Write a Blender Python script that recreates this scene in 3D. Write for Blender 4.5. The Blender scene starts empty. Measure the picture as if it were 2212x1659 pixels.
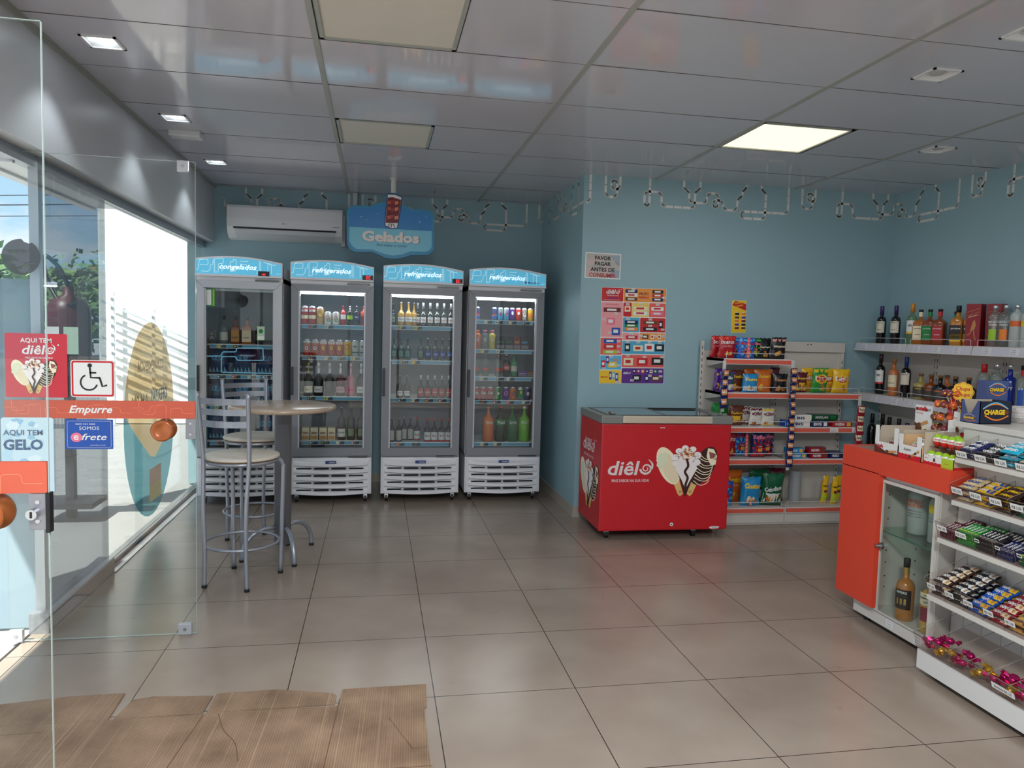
import bpy, bmesh, math, random
from math import sin, cos, pi, radians, sqrt
from mathutils import Vector, Matrix
random.seed(7)
scene = bpy.context.scene
COL = scene.collection
# ------------------------------------------------------------------ camera, sky, sun, exposure
camd = bpy.data.cameras.new('camera'); cam = bpy.data.objects.new('camera', camd); COL.objects.link(cam)
camd.sensor_width = 36.0; camd.lens = 36.0 * 1597.85 / 2212.0; camd.clip_start = 0.02; camd.clip_end = 500
def cam_matrix(loc, rx, ry, rz):
    R = Matrix.Rotation(rz, 3, 'Z') @ Matrix.Rotation(rx, 3, 'X') @ Matrix.Rotation(ry, 3, 'Y')
    r, f, u = R @ Vector((1, 0, 0)), R @ Vector((0, 1, 0)), R @ Vector((0, 0, 1))
    m = Matrix(((r.x, u.x, -f.x, loc[0]), (r.y, u.y, -f.y, loc[1]), (r.z, u.z, -f.z, loc[2]), (0, 0, 0, 1)))
    return m
cam.matrix_world = cam_matrix((0.28344, -3.48097, 1.51333), -0.07082, -0.02662, -0.18216)
scene.camera = cam
scene.view_settings.view_transform = 'Standard'; scene.view_settings.look = 'None'
scene.view_settings.gamma = 1.0; scene.view_settings.use_curve_mapping = False
scene.view_settings.exposure = 0.1
cy = scene.cycles
cy.max_bounces = 7; cy.diffuse_bounces = 4; cy.glossy_bounces = 3; cy.transmission_bounces = 4
cy.transparent_max_bounces = 16; cy.caustics_reflective = False; cy.caustics_refractive = False
cy.sample_clamp_indirect = 4.0; cy.use_denoising = True
H = 2.7825          # ceiling height
WY, WB, WX, WR, WL = 3.86, 2.34, 1.90, 4.69, -1.21   # back wall, shelf wall, column side, east wall, west beam face
FY = -6.2           # shop front behind the camera

def lin(c):
    return tuple((x / 255 / 12.92) if x / 255 <= 0.04045 else ((x / 255 + 0.055) / 1.055) ** 2.4 for x in c)

world = bpy.data.worlds.new('World'); scene.world = world; world.use_nodes = True
nt = world.node_tree; nt.nodes.clear()
def N(t, **k):
    n = nt.nodes.new(t)
    for a, b in k.items(): setattr(n, a, b)
    return n
tc = N('ShaderNodeTexCoord'); sep = N('ShaderNodeSeparateXYZ'); nt.links.new(tc.outputs['Generated'], sep.inputs[0])
ramp = N('ShaderNodeValToRGB'); nt.links.new(sep.outputs['Z'], ramp.inputs[0])
ramp.color_ramp.elements[0].position = 0.0; ramp.color_ramp.elements[0].color = (0.42, 0.58, 0.72, 1)
ramp.color_ramp.elements[1].position = 0.5; ramp.color_ramp.elements[1].color = (0.13, 0.28, 0.50, 1)
mp = N('ShaderNodeMapping'); mp.inputs['Scale'].default_value = (1, 1, 2.2); nt.links.new(tc.outputs['Generated'], mp.inputs[0])
nz = N('ShaderNodeTexNoise'); nz.inputs['Scale'].default_value = 4.2; nz.inputs['Detail'].default_value = 7; nz.inputs['Roughness'].default_value = 0.55
nt.links.new(mp.outputs[0], nz.inputs['Vector'])
cr = N('ShaderNodeValToRGB'); cr.color_ramp.elements[0].position = 0.49; cr.color_ramp.elements[1].position = 0.56
nt.links.new(nz.outputs[0], cr.inputs[0])
mx = N('ShaderNodeMixRGB'); mx.inputs[2].default_value = (0.62, 0.65, 0.70, 1)
nt.links.new(cr.outputs[0], mx.inputs[0]); nt.links.new(ramp.outputs[0], mx.inputs[1])
bg = N('ShaderNodeBackground'); bg.inputs['Strength'].default_value = 1.5; nt.links.new(mx.outputs[0], bg.inputs[0])
wo = N('ShaderNodeOutputWorld'); nt.links.new(bg.outputs[0], wo.inputs[0])
sund = bpy.data.lights.new('sun', 'SUN'); sund.energy = 11.0; sund.angle = radians(0.6); sund.color = (1, 0.95, 0.88)
sun = bpy.data.objects.new('sun', sund); COL.objects.link(sun)
sun.rotation_euler = Vector((-0.42, -0.60, 1.0)).to_track_quat('Z', 'Y').to_euler()

# ------------------------------------------------------------------ materials
MATS = {}
def M(name, rgb=None, rough=0.5, metal=0.0, spec=0.5, coat=0.0, emit=None, estr=0.0, noise=0.0, nscale=20.0, bump=0.0, trans=0.0, alpha=1.0):
    if name in MATS: return MATS[name]
    m = bpy.data.materials.new(name); m.use_nodes = True; t = m.node_tree; b = t.nodes['Principled BSDF']
    c = lin(rgb)
    b.inputs['Base Color'].default_value = (*c, 1); b.inputs['Roughness'].default_value = rough
    b.inputs['Metallic'].default_value = metal; b.inputs['Specular IOR Level'].default_value = spec
    b.inputs['Coat Weight'].default_value = coat; b.inputs['Transmission Weight'].default_value = trans
    b.inputs['Alpha'].default_value = alpha
    if emit: b.inputs['Emission Color'].default_value = (*lin(emit), 1); b.inputs['Emission Strength'].default_value = estr
    if noise or bump:
        tc = t.nodes.new('ShaderNodeTexCoord'); n = t.nodes.new('ShaderNodeTexNoise')
        n.inputs['Scale'].default_value = nscale; n.inputs['Detail'].default_value = 4
        t.links.new(tc.outputs['Object'], n.inputs['Vector'])
        if noise:
            x = t.nodes.new('ShaderNodeMixRGB'); x.inputs[1].default_value = (*[v * (1 - noise) for v in c], 1)
            x.inputs[2].default_value = (*[min(1, v * (1 + noise)) for v in c], 1)
            t.links.new(n.outputs[0], x.inputs[0]); t.links.new(x.outputs[0], b.inputs['Base Color'])
        if bump:
            bp = t.nodes.new('ShaderNodeBump'); bp.inputs['Strength'].default_value = bump; bp.inputs['Distance'].default_value = 0.01
            t.links.new(n.outputs[0], bp.inputs['Height']); t.links.new(bp.outputs[0], b.inputs['Normal'])
    MATS[name] = m; return m
def MG(name, tint=(240, 248, 246), refl=1.0, fres=1.5, rough=0.0, body=None, bodyw=0.0):
    """thin clear pane: what lies behind shows through, the surface mirrors by angle"""
    if name in MATS: return MATS[name]
    m = bpy.data.materials.new(name); m.use_nodes = True; t = m.node_tree; t.nodes.clear()
    tr = t.nodes.new('ShaderNodeBsdfTransparent'); tr.inputs[0].default_value = (*lin(tint), 1)
    gl = t.nodes.new('ShaderNodeBsdfGlossy'); gl.inputs['Roughness'].default_value = rough
    ge = t.nodes.new('ShaderNodeNewGeometry'); dt = t.nodes.new('ShaderNodeVectorMath'); dt.operation = 'DOT_PRODUCT'
    t.links.new(ge.outputs['Normal'], dt.inputs[0]); t.links.new(ge.outputs['Incoming'], dt.inputs[1])
    def ma(op, a, b=None, clamp=False):
        n = t.nodes.new('ShaderNodeMath'); n.operation = op; n.use_clamp = clamp
        for i, q in enumerate((a, b)):
            if isinstance(q, (int, float)): n.inputs[i].default_value = q
            elif q is not None: t.links.new(q, n.inputs[i])
        return n.outputs[0]
    f0 = ((fres - 1) / (fres + 1)) ** 2
    sch = ma('ADD', ma('MULTIPLY', ma('POWER', ma('SUBTRACT', 1.0, ma('ABSOLUTE', dt.outputs['Value'])), 5.0), 1 - f0), f0)
    mu_out = ma('MULTIPLY', sch, refl, True)
    mi = t.nodes.new('ShaderNodeMixShader'); o = t.nodes.new('ShaderNodeOutputMaterial')
    t.links.new(mu_out, mi.inputs[0])
    src = tr
    if bodyw:
        d = t.nodes.new('ShaderNodeBsdfDiffuse'); d.inputs[0].default_value = (*lin(body), 1)
        m2 = t.nodes.new('ShaderNodeMixShader'); m2.inputs[0].default_value = bodyw
        t.links.new(tr.outputs[0], m2.inputs[1]); t.links.new(d.outputs[0], m2.inputs[2]); src = m2
    t.links.new(src.outputs[0], mi.inputs[1]); t.links.new(gl.outputs[0], mi.inputs[2]); t.links.new(mi.outputs[0], o.inputs[0])
    MATS[name] = m; return m

WHITE = M('white_print', (235, 235, 232), 0.5); BLACK = M('black_print', (22, 22, 24), 0.5)
RED = M('red_print', (200, 30, 38), 0.45); YEL = M('yellow_print', (245, 200, 40), 0.45)
GRN = M('green_print', (20, 130, 60), 0.45); BLU = M('blue_print', (25, 80, 170), 0.45)
ORG = M('orange_print', (240, 130, 40), 0.45); CRM = M('cream_print', (240, 225, 190), 0.5)
PUR = M('purple_print', (95, 45, 140), 0.45); LBL = M('sky_blue_print', (90, 185, 225), 0.45)
DRD = M('dark_red_print', (115, 25, 40), 0.45); PNK = M('pink_print', (240, 120, 150), 0.45)
BRN = M('brown_print', (110, 65, 35), 0.5); GRY = M('grey_print', (120, 120, 122), 0.5); LIM = M('lime_print', (160, 205, 40), 0.45)
NAVY = M('navy_print', (28, 38, 95), 0.4); DGRN = M('dark_green_print', (15, 80, 50), 0.4); TAN = M('tan_print', (205, 150, 90), 0.5)
CHROME = M('polished_steel', (200, 200, 205), 0.22, 1.0); ALU = M('brushed_aluminium', (165, 168, 175), 0.38, 0.85)
PLAW = M('white_plastic', (228, 229, 230), 0.35); BLKP = M('black_plastic', (18, 18, 20), 0.4)
WPAINT = M('white_enamel', (222, 220, 216), 0.4)
ORN = M('orange_laminate', (222, 72, 48), 0.45, noise=0.02, nscale=3)
GLASS = MG('clear_glass', (253, 255, 254)); ACR = MG('clear_acrylic', (246, 243, 242), .8, 1.45)
EDGEG = M('glass_edge', (188, 204, 200), 0.15, alpha=0.8)

# ------------------------------------------------------------------ mesh builder
class MB:
    def __init__(s): s.v = []; s.f = []; s.mi = []; s.sm = []; s.mats = []
    def k(s, m):
        if m not in s.mats: s.mats.append(m)
        return s.mats.index(m)
    def add(s, vs, fs, m, smooth=False, T=None):
        b = len(s.v)
        s.v += [tuple(T @ Vector(p)) for p in vs] if T else [tuple(p) for p in vs]
        i = s.k(m)
        for f in fs: s.f.append([b + q for q in f]); s.mi.append(i); s.sm.append(smooth)
    def box(s, x0, y0, z0, x1, y1, z1, m, T=None, bv=0.0):
        if bv:
            bm = bmesh.new(); bmesh.ops.create_cube(bm, size=1.0)
            for v in bm.verts: v.co = Vector(((x0 + x1) / 2 + v.co.x * (x1 - x0), (y0 + y1) / 2 + v.co.y * (y1 - y0), (z0 + z1) / 2 + v.co.z * (z1 - z0)))
            bmesh.ops.bevel(bm, geom=list(bm.edges), offset=bv, segments=2, affect='EDGES', profile=0.6)
            s.add([v.co.copy() for v in bm.verts], [[v.index for v in f.verts] for f in bm.faces], m, False, T); bm.free(); return
        v = [(x, y, z) for z in (z0, z1) for y in (y0, y1) for x in (x0, x1)]
        s.add(v, [(0, 2, 3, 1), (4, 5, 7, 6), (0, 1, 5, 4), (2, 6, 7, 3), (0, 4, 6, 2), (1, 3, 7, 5)], m, False, T)
    def cyl(s, p0, p1, r, m, n=12, r2=None, caps=True, T=None, smooth=True):
        p0, p1 = Vector(p0), Vector(p1); d = (p1 - p0).normalized(); a = d.orthogonal().normalized(); b = d.cross(a); r2 = r if r2 is None else r2
        vs = [p0 + (a * cos(2 * pi * i / n) + b * sin(2 * pi * i / n)) * r for i in range(n)] + [p1 + (a * cos(2 * pi * i / n) + b * sin(2 * pi * i / n)) * r2 for i in range(n)]
        s.add(vs, [(i, (i + 1) % n, n + (i + 1) % n, n + i) for i in range(n)], m, smooth, T)
        if caps: s.add(vs, [list(range(n))[::-1], list(range(n, 2 * n))], m, False, T)
    def tube(s, path, r, m, n=8, closed=False, T=None, caps=True):
        P = [Vector(p) for p in path]; K = len(P); a = None; rings = []
        for i in range(K):
            if closed: d = (P[(i + 1) % K] - P[i - 1])
            else: d = P[min(i + 1, K - 1)] - P[max(i - 1, 0)]
            d.normalize()
            a = d.orthogonal().normalized() if a is None else (a - d * a.dot(d)).normalized()
            b = d.cross(a); rings.append([P[i] + (a * cos(2 * pi * j / n) + b * sin(2 * pi * j / n)) * r for j in range(n)])
        fs = [(i * n + j, i * n + (j + 1) % n, ((i + 1) % K) * n + (j + 1) % n, ((i + 1) % K) * n + j) for i in range(K if closed else K - 1) for j in range(n)]
        if not closed and caps: fs += [list(range(n))[::-1], [(K - 1) * n + j for j in range(n)]]
        s.add([q for R in rings for q in R], fs, m, True, T)
    def lathe(s, prof, m, n=20, c=(0, 0, 0), T=None, arc=None, smooth=True):
        a0, a1 = arc if arc else (0, 2 * pi); k = n if not arc else n + 1
        vs = [(c[0] + r * cos(a0 + (a1 - a0) * i / n), c[1] + r * sin(a0 + (a1 - a0) * i / n), c[2] + z) for r, z in prof for i in range(k)]
        fs = [(j * k + i, j * k + (i + 1) % k, (j + 1) * k + (i + 1) % k, (j + 1) * k + i) for j in range(len(prof) - 1) for i in range(n)]
        s.add(vs, fs, m, smooth, T)
    def prism(s, pts, d0, d1, m, axis='y', T=None, inner=None):
        """outline pts (a,b) pushed along axis: 'y' -> (a, d, b), 'x' -> (d, a, b), 'z' -> (a, b, d)"""
        g = {'y': lambda a, b, d: (a, d, b), 'x': lambda a, b, d: (d, a, b), 'z': lambda a, b, d: (a, b, d)}[axis]
        n = len(pts); vs = [g(a, b, d0) for a, b in pts] + [g(a, b, d1) for a, b in pts]
        fs = [(i, (i + 1) % n, n + (i + 1) % n, n + i) for i in range(n)]
        from mathutils.geometry import tessellate_polygon
        tri = tessellate_polygon([[Vector((a, b, 0)) for a, b in pts]])
        fs += [tuple(t) for t in tri] + [tuple(n + q for q in t[::-1]) for t in tri]
        s.add(vs, fs, m, False, T)
    def ball(s, c, r, m, n=12, sc=(1, 1, 1), T=None):
        k = max(4, n // 2)
        vs = [(c[0] + r * sc[0] * sin(pi * j / k) * cos(2 * pi * i / n), c[1] + r * sc[1] * sin(pi * j / k) * sin(2 * pi * i / n), c[2] + r * sc[2] * cos(pi * j / k)) for j in range(k + 1) for i in range(n)]
        s.add(vs, [(j * n + i, (j + 1) * n + i, (j + 1) * n + (i + 1) % n, j * n + (i + 1) % n) for j in range(k) for i in range(n)], m, True, T)
    def build(s, name, parent=None, loc=None, label=None):
        me = bpy.data.meshes.new(name); me.from_pydata(s.v, [], s.f)
        for m in s.mats: me.materials.append(m)
        me.polygons.foreach_set('material_index', s.mi); me.polygons.foreach_set('use_smooth', s.sm); me.update()
        o = bpy.data.objects.new(name, me); COL.objects.link(o)
        if parent: o.parent = parent
        if loc: o.location = loc
        if label: o['label'] = label
        return o
def tag(o, label, cat, group=None, loc=None, rz=0, kind=None):
    o['label'] = label; o['category'] = cat
    if group: o['group'] = group
    if kind: o['kind'] = kind
    if loc: o.location = loc
    if rz: o.rotation_euler.z = rz
    return o
def thing(name, label, cat, loc=(0, 0, 0), rz=0, group=None):
    o = bpy.data.objects.new(name, None); COL.objects.link(o); o.empty_display_size = 0.05
    return tag(o, label, cat, group, loc, rz)
def struct(name, mb, label=None):
    o = mb.build(name); o['kind'] = 'structure'
    if label: o['label'] = label
    return o
def dup(root, loc, label, rz=None, group=None, rot=None):
    def cp(o, par):
        c = o.copy(); COL.objects.link(c)
        if par: c.parent = par
        for ch in list(o.children): cp(ch, c)
        return c
    r = cp(root, None); r.location = loc; r['label'] = label
    if rz is not None: r.rotation_euler = (0, 0, rz)
    if rot is not None: r.rotation_euler = rot
    if group: r['group'] = group
    return r

# ------------------------------------------------------------------ flat drawing on surfaces (print, lettering, line art)
LAY = 0.0006
def plane(o, ux, uz):
    o, ux, uz = Vector(o), Vector(ux).normalized(), Vector(uz).normalized(); nn = ux.cross(uz)
    return lambda u, v, k=1.0: o + ux * u + uz * v + nn * (LAY * k)
def wrap(r, c=(0, 0, 0), face=-pi / 2):
    return lambda u, v, k=1.0: Vector((c[0] + (r + LAY * k) * cos(face + u / r), c[1] + (r + LAY * k) * sin(face + u / r), c[2] + v))
def d_rect(mb, F, u0, v0, u1, v1, m, k=1, n=1):
    q = 6 if getattr(F, 'curved', 0) else 1
    if q > 1: n = max(n, 6)
    mb.add([F(u0 + (u1 - u0) * i / n, v0 + (v1 - v0) * j / q, k) for j in range(q + 1) for i in range(n + 1)], [(j * (n + 1) + i, j * (n + 1) + i + 1, (j + 1) * (n + 1) + i + 1, (j + 1) * (n + 1) + i) for j in range(q) for i in range(n)], m)
def d_rrect(mb, F, u0, v0, u1, v1, r, m, k=1):
    pts = []
    for cx, cy_, a in ((u1 - r, v1 - r, 0), (u0 + r, v1 - r, 90), (u0 + r, v0 + r, 180), (u1 - r, v0 + r, 270)):
        pts += [(cx + r * cos(radians(a + t)), cy_ + r * sin(radians(a + t))) for t in (0, 30, 60, 90)]
    d_poly(mb, F, pts, m, k)
def d_poly(mb, F, pts, m, k=1):
    from mathutils.geometry import tessellate_polygon
    tri = tessellate_polygon([[Vector((a, b, 0)) for a, b in pts]])
    if getattr(F, 'curved', 0):
        T3 = [[Vector(pts[i]) for i in t] for t in tri]
        for _ in range(2):
            T3 = [q for a, b, c in T3 for q in ((a, (a + b) / 2, (a + c) / 2), (b, (b + c) / 2, (a + b) / 2), (c, (a + c) / 2, (b + c) / 2), ((a + b) / 2, (b + c) / 2, (a + c) / 2))]
        mb.add([F(p.x, p.y, k) for t in T3 for p in t], [(3 * i, 3 * i + 1, 3 * i + 2) for i in range(len(T3))], m); return
    mb.add([F(a, b, k) for a, b in pts], [tuple(t) for t in tri], m)
def d_ell(mb, F, u, v, a, b, m, k=1, n=20, rot=0):
    c, s_ = cos(rot), sin(rot)
    pts = [(u + a * cos(2 * pi * i / n) * c - b * sin(2 * pi * i / n) * s_, v + a * cos(2 * pi * i / n) * s_ + b * sin(2 * pi * i / n) * c) for i in range(n)]
    if getattr(F, 'curved', 0):
        vs = [(u + (x - u) * g, v + (y - v) * g) for g in (.02, .4, .72, 1) for x, y in pts]
        mb.add([F(x, y, k) for x, y in vs], [(j * n + i, j * n + (i + 1) % n, (j + 1) * n + (i + 1) % n, (j + 1) * n + i) for j in range(3) for i in range(n)] + [list(range(n))], m); return
    mb.add([F(x, y, k) for x, y in pts], [list(range(n))], m)
def rounded(pts, r, closed=False, n=4):
    out = []; K = len(pts)
    for i, p in enumerate(pts):
        if not closed and i in (0, K - 1): out.append(p); continue
        a, b = Vector(pts[i - 1]), Vector(pts[(i + 1) % K]); q = Vector(p)
        da, db = a - q, b - q; rr = min(r, da.length * 0.45, db.length * 0.45); pa, pb = q + da.normalized() * rr, q + db.normalized() * rr
        for j in range(n + 1):
            t = j / n; w = pa.lerp(q, t).lerp(q.lerp(pb, t), t); out.append((w.x, w.y))
    return out
def d_stroke(mb, F, pts, w, m, k=1, r=0.0, closed=False):
    if r: pts = rounded(pts, r, closed)
    P = [Vector(p) for p in pts]; K = len(P); L = []
    for i in range(K):
        d = (P[(i + 1) % K] - P[i - 1]) if closed else (P[min(i + 1, K - 1)] - P[max(i - 1, 0)])
        if d.length < 1e-9: d = Vector((1, 0))
        d.normalize(); nn = Vector((-d.y, d.x)); ww = w[i] if isinstance(w, (list, tuple)) else w
        L += [P[i] + nn * ww / 2, P[i] - nn * ww / 2]
    vs = [F(q.x, q.y, k) for q in L]; E_ = K if closed else K - 1
    mb.add(vs, [(2 * i, 2 * i + 1, 2 * ((i + 1) % K) + 1, 2 * ((i + 1) % K)) for i in range(E_)], m)
_T = {}
def text_geo(s, bold=0.0, shear=0.0):
    key = (s, bold, shear)
    if key not in _T:
        c = bpy.data.curves.new('t', 'FONT'); c.body = s; c.size = 1.0; c.offset = bold; c.shear = shear; c.resolution_u = 2; c.fill_mode = 'FRONT'
        o = bpy.data.objects.new('t', c); COL.objects.link(o)
        dg = bpy.context.evaluated_depsgraph_get(); me = bpy.data.meshes.new_from_object(o.evaluated_get(dg))
        vs = [(v.co.x, v.co.y) for v in me.vertices]; fs = [list(p.vertices) for p in me.polygons]
        bpy.data.objects.remove(o); bpy.data.curves.remove(c); bpy.data.meshes.remove(me)
        x0 = min(v[0] for v in vs); x1 = max(v[0] for v in vs); _T[key] = ([(a - x0, b) for a, b in vs], fs, x1 - x0)
    return _T[key]
def d_text(mb, F, s, u, v, h, m, k=2, al='c', bold=0.0, shear=0.0, rot=0.0, sx=1.0, width=None, mirror=False):
    """h: capital height; u, v: baseline anchor"""
    vs, fs, w = text_geo(s, bold, shear); sc = h / 0.72; fx = sc * sx
    if width: fx = width / w
    off = {'c': -w * fx / 2, 'l': 0, 'r': -w * fx}[al]; c, s_ = cos(rot), sin(rot); mm = -1 if mirror else 1
    pts = [((a * fx + off) * mm, b * sc) for a, b in vs]
    mb.add([F(u + a * c - b * s_, v + a * s_ + b * c, k) for a, b in pts], fs, m)
def scaleF(F, u0, v0, s, sv=None):
    sv = s if sv is None else sv
    return lambda u, v, k=1.0: F(u0 + u * s, v0 + v * sv, k)
def smooth_line(pts, n=6):
    out = []; K = len(pts)
    for i in range(K - 1):
        p0, p1, p2, p3 = [Vector(pts[max(0, min(K - 1, j))]) for j in (i - 1, i, i + 1, i + 2)]
        for j in range(n):
            t = j / n; q = 0.5 * ((2 * p1) + (-p0 + p2) * t + (2 * p0 - 5 * p1 + 4 * p2 - p3) * t * t + (-p0 + 3 * p1 - 3 * p2 + p3) * t ** 3); out.append(tuple(q))
    out.append(tuple(pts[-1])); return out
# ------------------------------------------------------------------ room shell
BLUEW = M('pale_blue_wall_paint', (149, 181, 190), 0.55, noise=0.03, nscale=2.5)
LINEW = M('pale_wall_line_paint', (226, 226, 222), 0.5)
GREYW = M('grey_wall_paint', (196, 197, 201), 0.35, noise=0.02, nscale=3)
CEILM = M('glossy_ceiling_lining', (204, 204, 214), 0.07, spec=0.6, noise=0.03, nscale=4, bump=0.004)
SEAM = M('ceiling_seam', (104, 100, 98), 0.6); BARM = M('ceiling_profile', (168, 172, 166), 0.4)
def tile_mat():
    m = bpy.data.materials.new('porcelain_floor_tiles'); m.use_nodes = True; t = m.node_tree; b = t.nodes['Principled BSDF']
    tc = t.nodes.new('ShaderNodeTexCoord'); sp = t.nodes.new('ShaderNodeSeparateXYZ'); t.links.new(tc.outputs['Object'], sp.inputs[0])
    def ma(op, a, bb=None):
        n = t.nodes.new('ShaderNodeMath'); n.operation = op
        for i, q in enumerate((a, bb)):
            if q is None: continue
            if isinstance(q, (int, float)): n.inputs[i].default_value = q
            else: t.links.new(q, n.inputs[i])
        return n.outputs[0]
    ms = []
    for out, off in ((sp.outputs[0], 0.0615), (sp.outputs[1], -2.4782)):
        f = ma('FRACT', ma('DIVIDE', ma('ADD', out, off + 60), 0.6)); d = ma('MINIMUM', f, ma('SUBTRACT', 1.0, f)); ms.append(ma('LESS_THAN', d, 0.0034))
    line = ma('MAXIMUM', ms[0], ms[1])
    n1 = t.nodes.new('ShaderNodeTexNoise'); n1.inputs['Scale'].default_value = 1.7; n1.inputs['Detail'].default_value = 6; t.links.new(tc.outputs['Object'], n1.inputs['Vector'])
    cr = t.nodes.new('ShaderNodeValToRGB'); cr.color_ramp.elements[0].position = 0.35; cr.color_ramp.elements[1].position = 0.68
    cr.color_ramp.elements[0].color = (*lin((142, 127, 114)), 1); cr.color_ramp.elements[1].color = (*lin((160, 146, 132)), 1)
    t.links.new(n1.outputs[0], cr.inputs[0])
    mx = t.nodes.new('ShaderNodeMixRGB'); mx.inputs[2].default_value = (*lin((52, 42, 36)), 1); t.links.new(line, mx.inputs[0]); t.links.new(cr.outputs[0], mx.inputs[1])
    n2 = t.nodes.new('ShaderNodeTexNoise'); n2.inputs['Scale'].default_value = 9; n2.inputs['Detail'].default_value = 8; t.links.new(tc.outputs['Object'], n2.inputs['Vector'])
    cr2 = t.nodes.new('ShaderNodeValToRGB'); cr2.color_ramp.elements[0].position = 0.70; cr2.color_ramp.elements[1].position = 0.76; t.links.new(n2.outputs[0], cr2.inputs[0])
    m3 = t.nodes.new('ShaderNodeMixRGB'); m3.blend_type = 'MULTIPLY'; m3.inputs[2].default_value = (0.8, 0.78, 0.76, 1); t.links.new(cr2.outputs[0], m3.inputs[0]); t.links.new(mx.outputs[0], m3.inputs[1])
    t.links.new(m3.outputs[0], b.inputs['Base Color']); b.inputs['Roughness'].default_value = 0.24; b.inputs['Specular IOR Level'].default_value = 0.5
    return m
TILE = tile_mat()
mb = MB(); mb.box(-1.33, FY, -0.1, 4.79, 4.0, 0.0, TILE); struct('floor', mb)
# ceiling: slightly uneven glossy panels in a slim profile grid
mb = MB(); rc = random.Random(3)
HOLES = [(-0.965, 0.285), (-0.965, 1.525), (-0.978, 2.78), (2.882, -0.29), (3.9, 0.91), (2.885, -0.8)]
xs = [-1.25 + 1.25 * i for i in range(6)]; ys = [-6.25 + 0.625 * j for j in range(17)]
for i in range(5):
    for j in range(16):
        x0, x1, y0, y1 = xs[i], min(xs[i + 1], 4.69), ys[j], ys[j + 1]
        if (i, j) in ((1, 9), (1, 12), (1, 6), (1, 3)) : x0 += 0.625       # light panel takes the first half of the bay
        if i == 3 and j in (11, 5, 2): x0 += 0.625
        if j == 15: y1 = 3.9
        a, b = [rc.uniform(-1, 1) * 0.0014 for _ in range(2)]
        def zz(x, y): return H + a * (1 - 2 * (x - x0) / (x1 - x0)) * (1 - (y - y0) / (y1 - y0)) + b * (1 - 2 * (x - x0) / (x1 - x0)) * ((y - y0) / (y1 - y0))
        cx = [x0] + sorted(q for h in HOLES if x0 < h[0] < x1 and y0 < h[1] < y1 for q in (h[0] - 0.07, h[0] + 0.07)) + [x1]
        cyy = [y0] + sorted(q for h in HOLES if x0 < h[0] < x1 and y0 < h[1] < y1 for q in (max(h[1] - 0.07, y0 + 0.001), min(h[1] + 0.07, y1 - 0.001))) + [y1]
        for p0, p1 in zip(cx, cx[1:]):
            for q0, q1 in zip(cyy, cyy[1:]):
                if any(abs((p0 + p1) / 2 - h[0]) < 0.06 and abs((q0 + q1) / 2 - h[1]) < 0.06 for h in HOLES): continue
                mb.add([(p0, q0, zz(p0, q0)), (p1, q0, zz(p1, q0)), (p1, q1, zz(p1, q1)), (p0, q1, zz(p0, q1))], [(0, 3, 2, 1)], CEILM)
for x in xs[1:5]:
    mb.box(x - 0.013, FY, H - 0.004, x + 0.013, WY, H + 0.004, BARM)
for y in ys[1:]:
    if y < WY: mb.box(WL, y - 0.0022, H - 0.0015, WR, y + 0.0022, H + 0.003, SEAM)
mb.box(-1.33, FY, H + 0.02, 4.79, 4.0, H + 0.1, GREYW)
struct('ceiling', mb)

# walls; the line ornament runs on from wall to wall just under the ceiling
PER = 1.733
ORN_PATHS = [
 [(0.3, 0), (0.3, .1), (.228, .104), (.225, .031), (.277, .031), (.275, .165), (.18, .165), (.178, 0)],
 [(.554, 0), (.553, .22), (.51, .22), (.51, .103), (.654, .104), (.66, .216), (.944, .216), (.948, .073), (.99, .069), (.99, 0)],
 [(.845, 0), (.849, .073), (.893, .075), (.897, .172), (1.048, .171), (1.054, .086), (1.154, .086), (1.154, .2), (1.103, .2), (1.104, .14), (1.195, .141), (1.202, .215), (1.319, .215), (1.325, .112), (1.362, .108), (1.367, .04), (1.402, .036), (1.403, 0)],
 [(1.533, 0), (1.537, .043), (1.577, .045), (1.577, .274), (1.357, .274), (1.358, .218), (1.785, .216), (1.785, 0)]]
def wall_point(s, z):
    """unrolled wall length s -> which wall and its point"""
    if s < WX - WL - (WX - WL) - (WY - WB): return 'back', (WX + s + (WY - WB), WY - 0.0008, z)
    if s < 0: return 'column', (WX - 0.0008, WB - s, z)
    if s < WR - WX: return 'shelf', (WX + s, WB - 0.0008, z)
    return 'east', (WR - 0.0008, WB - (s - (WR - WX)), z)
WM = {k: MB() for k in ('back', 'column', 'shelf', 'east')}
WM['back'].box(-1.45, WY, 0, WX + 0.1, WY + 0.12, H + 0.05, BLUEW)
WM['column'].box(WX, WB, 0, WX + 0.1, WY, H + 0.05, BLUEW)
WM['shelf'].box(WX + 0.1, WB, 0, WR, WB + 0.12, H + 0.05, BLUEW)
WM['east'].box(WR, FY, 0, WR + 0.12, WB + 0.12, H + 0.05, BLUEW)
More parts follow.
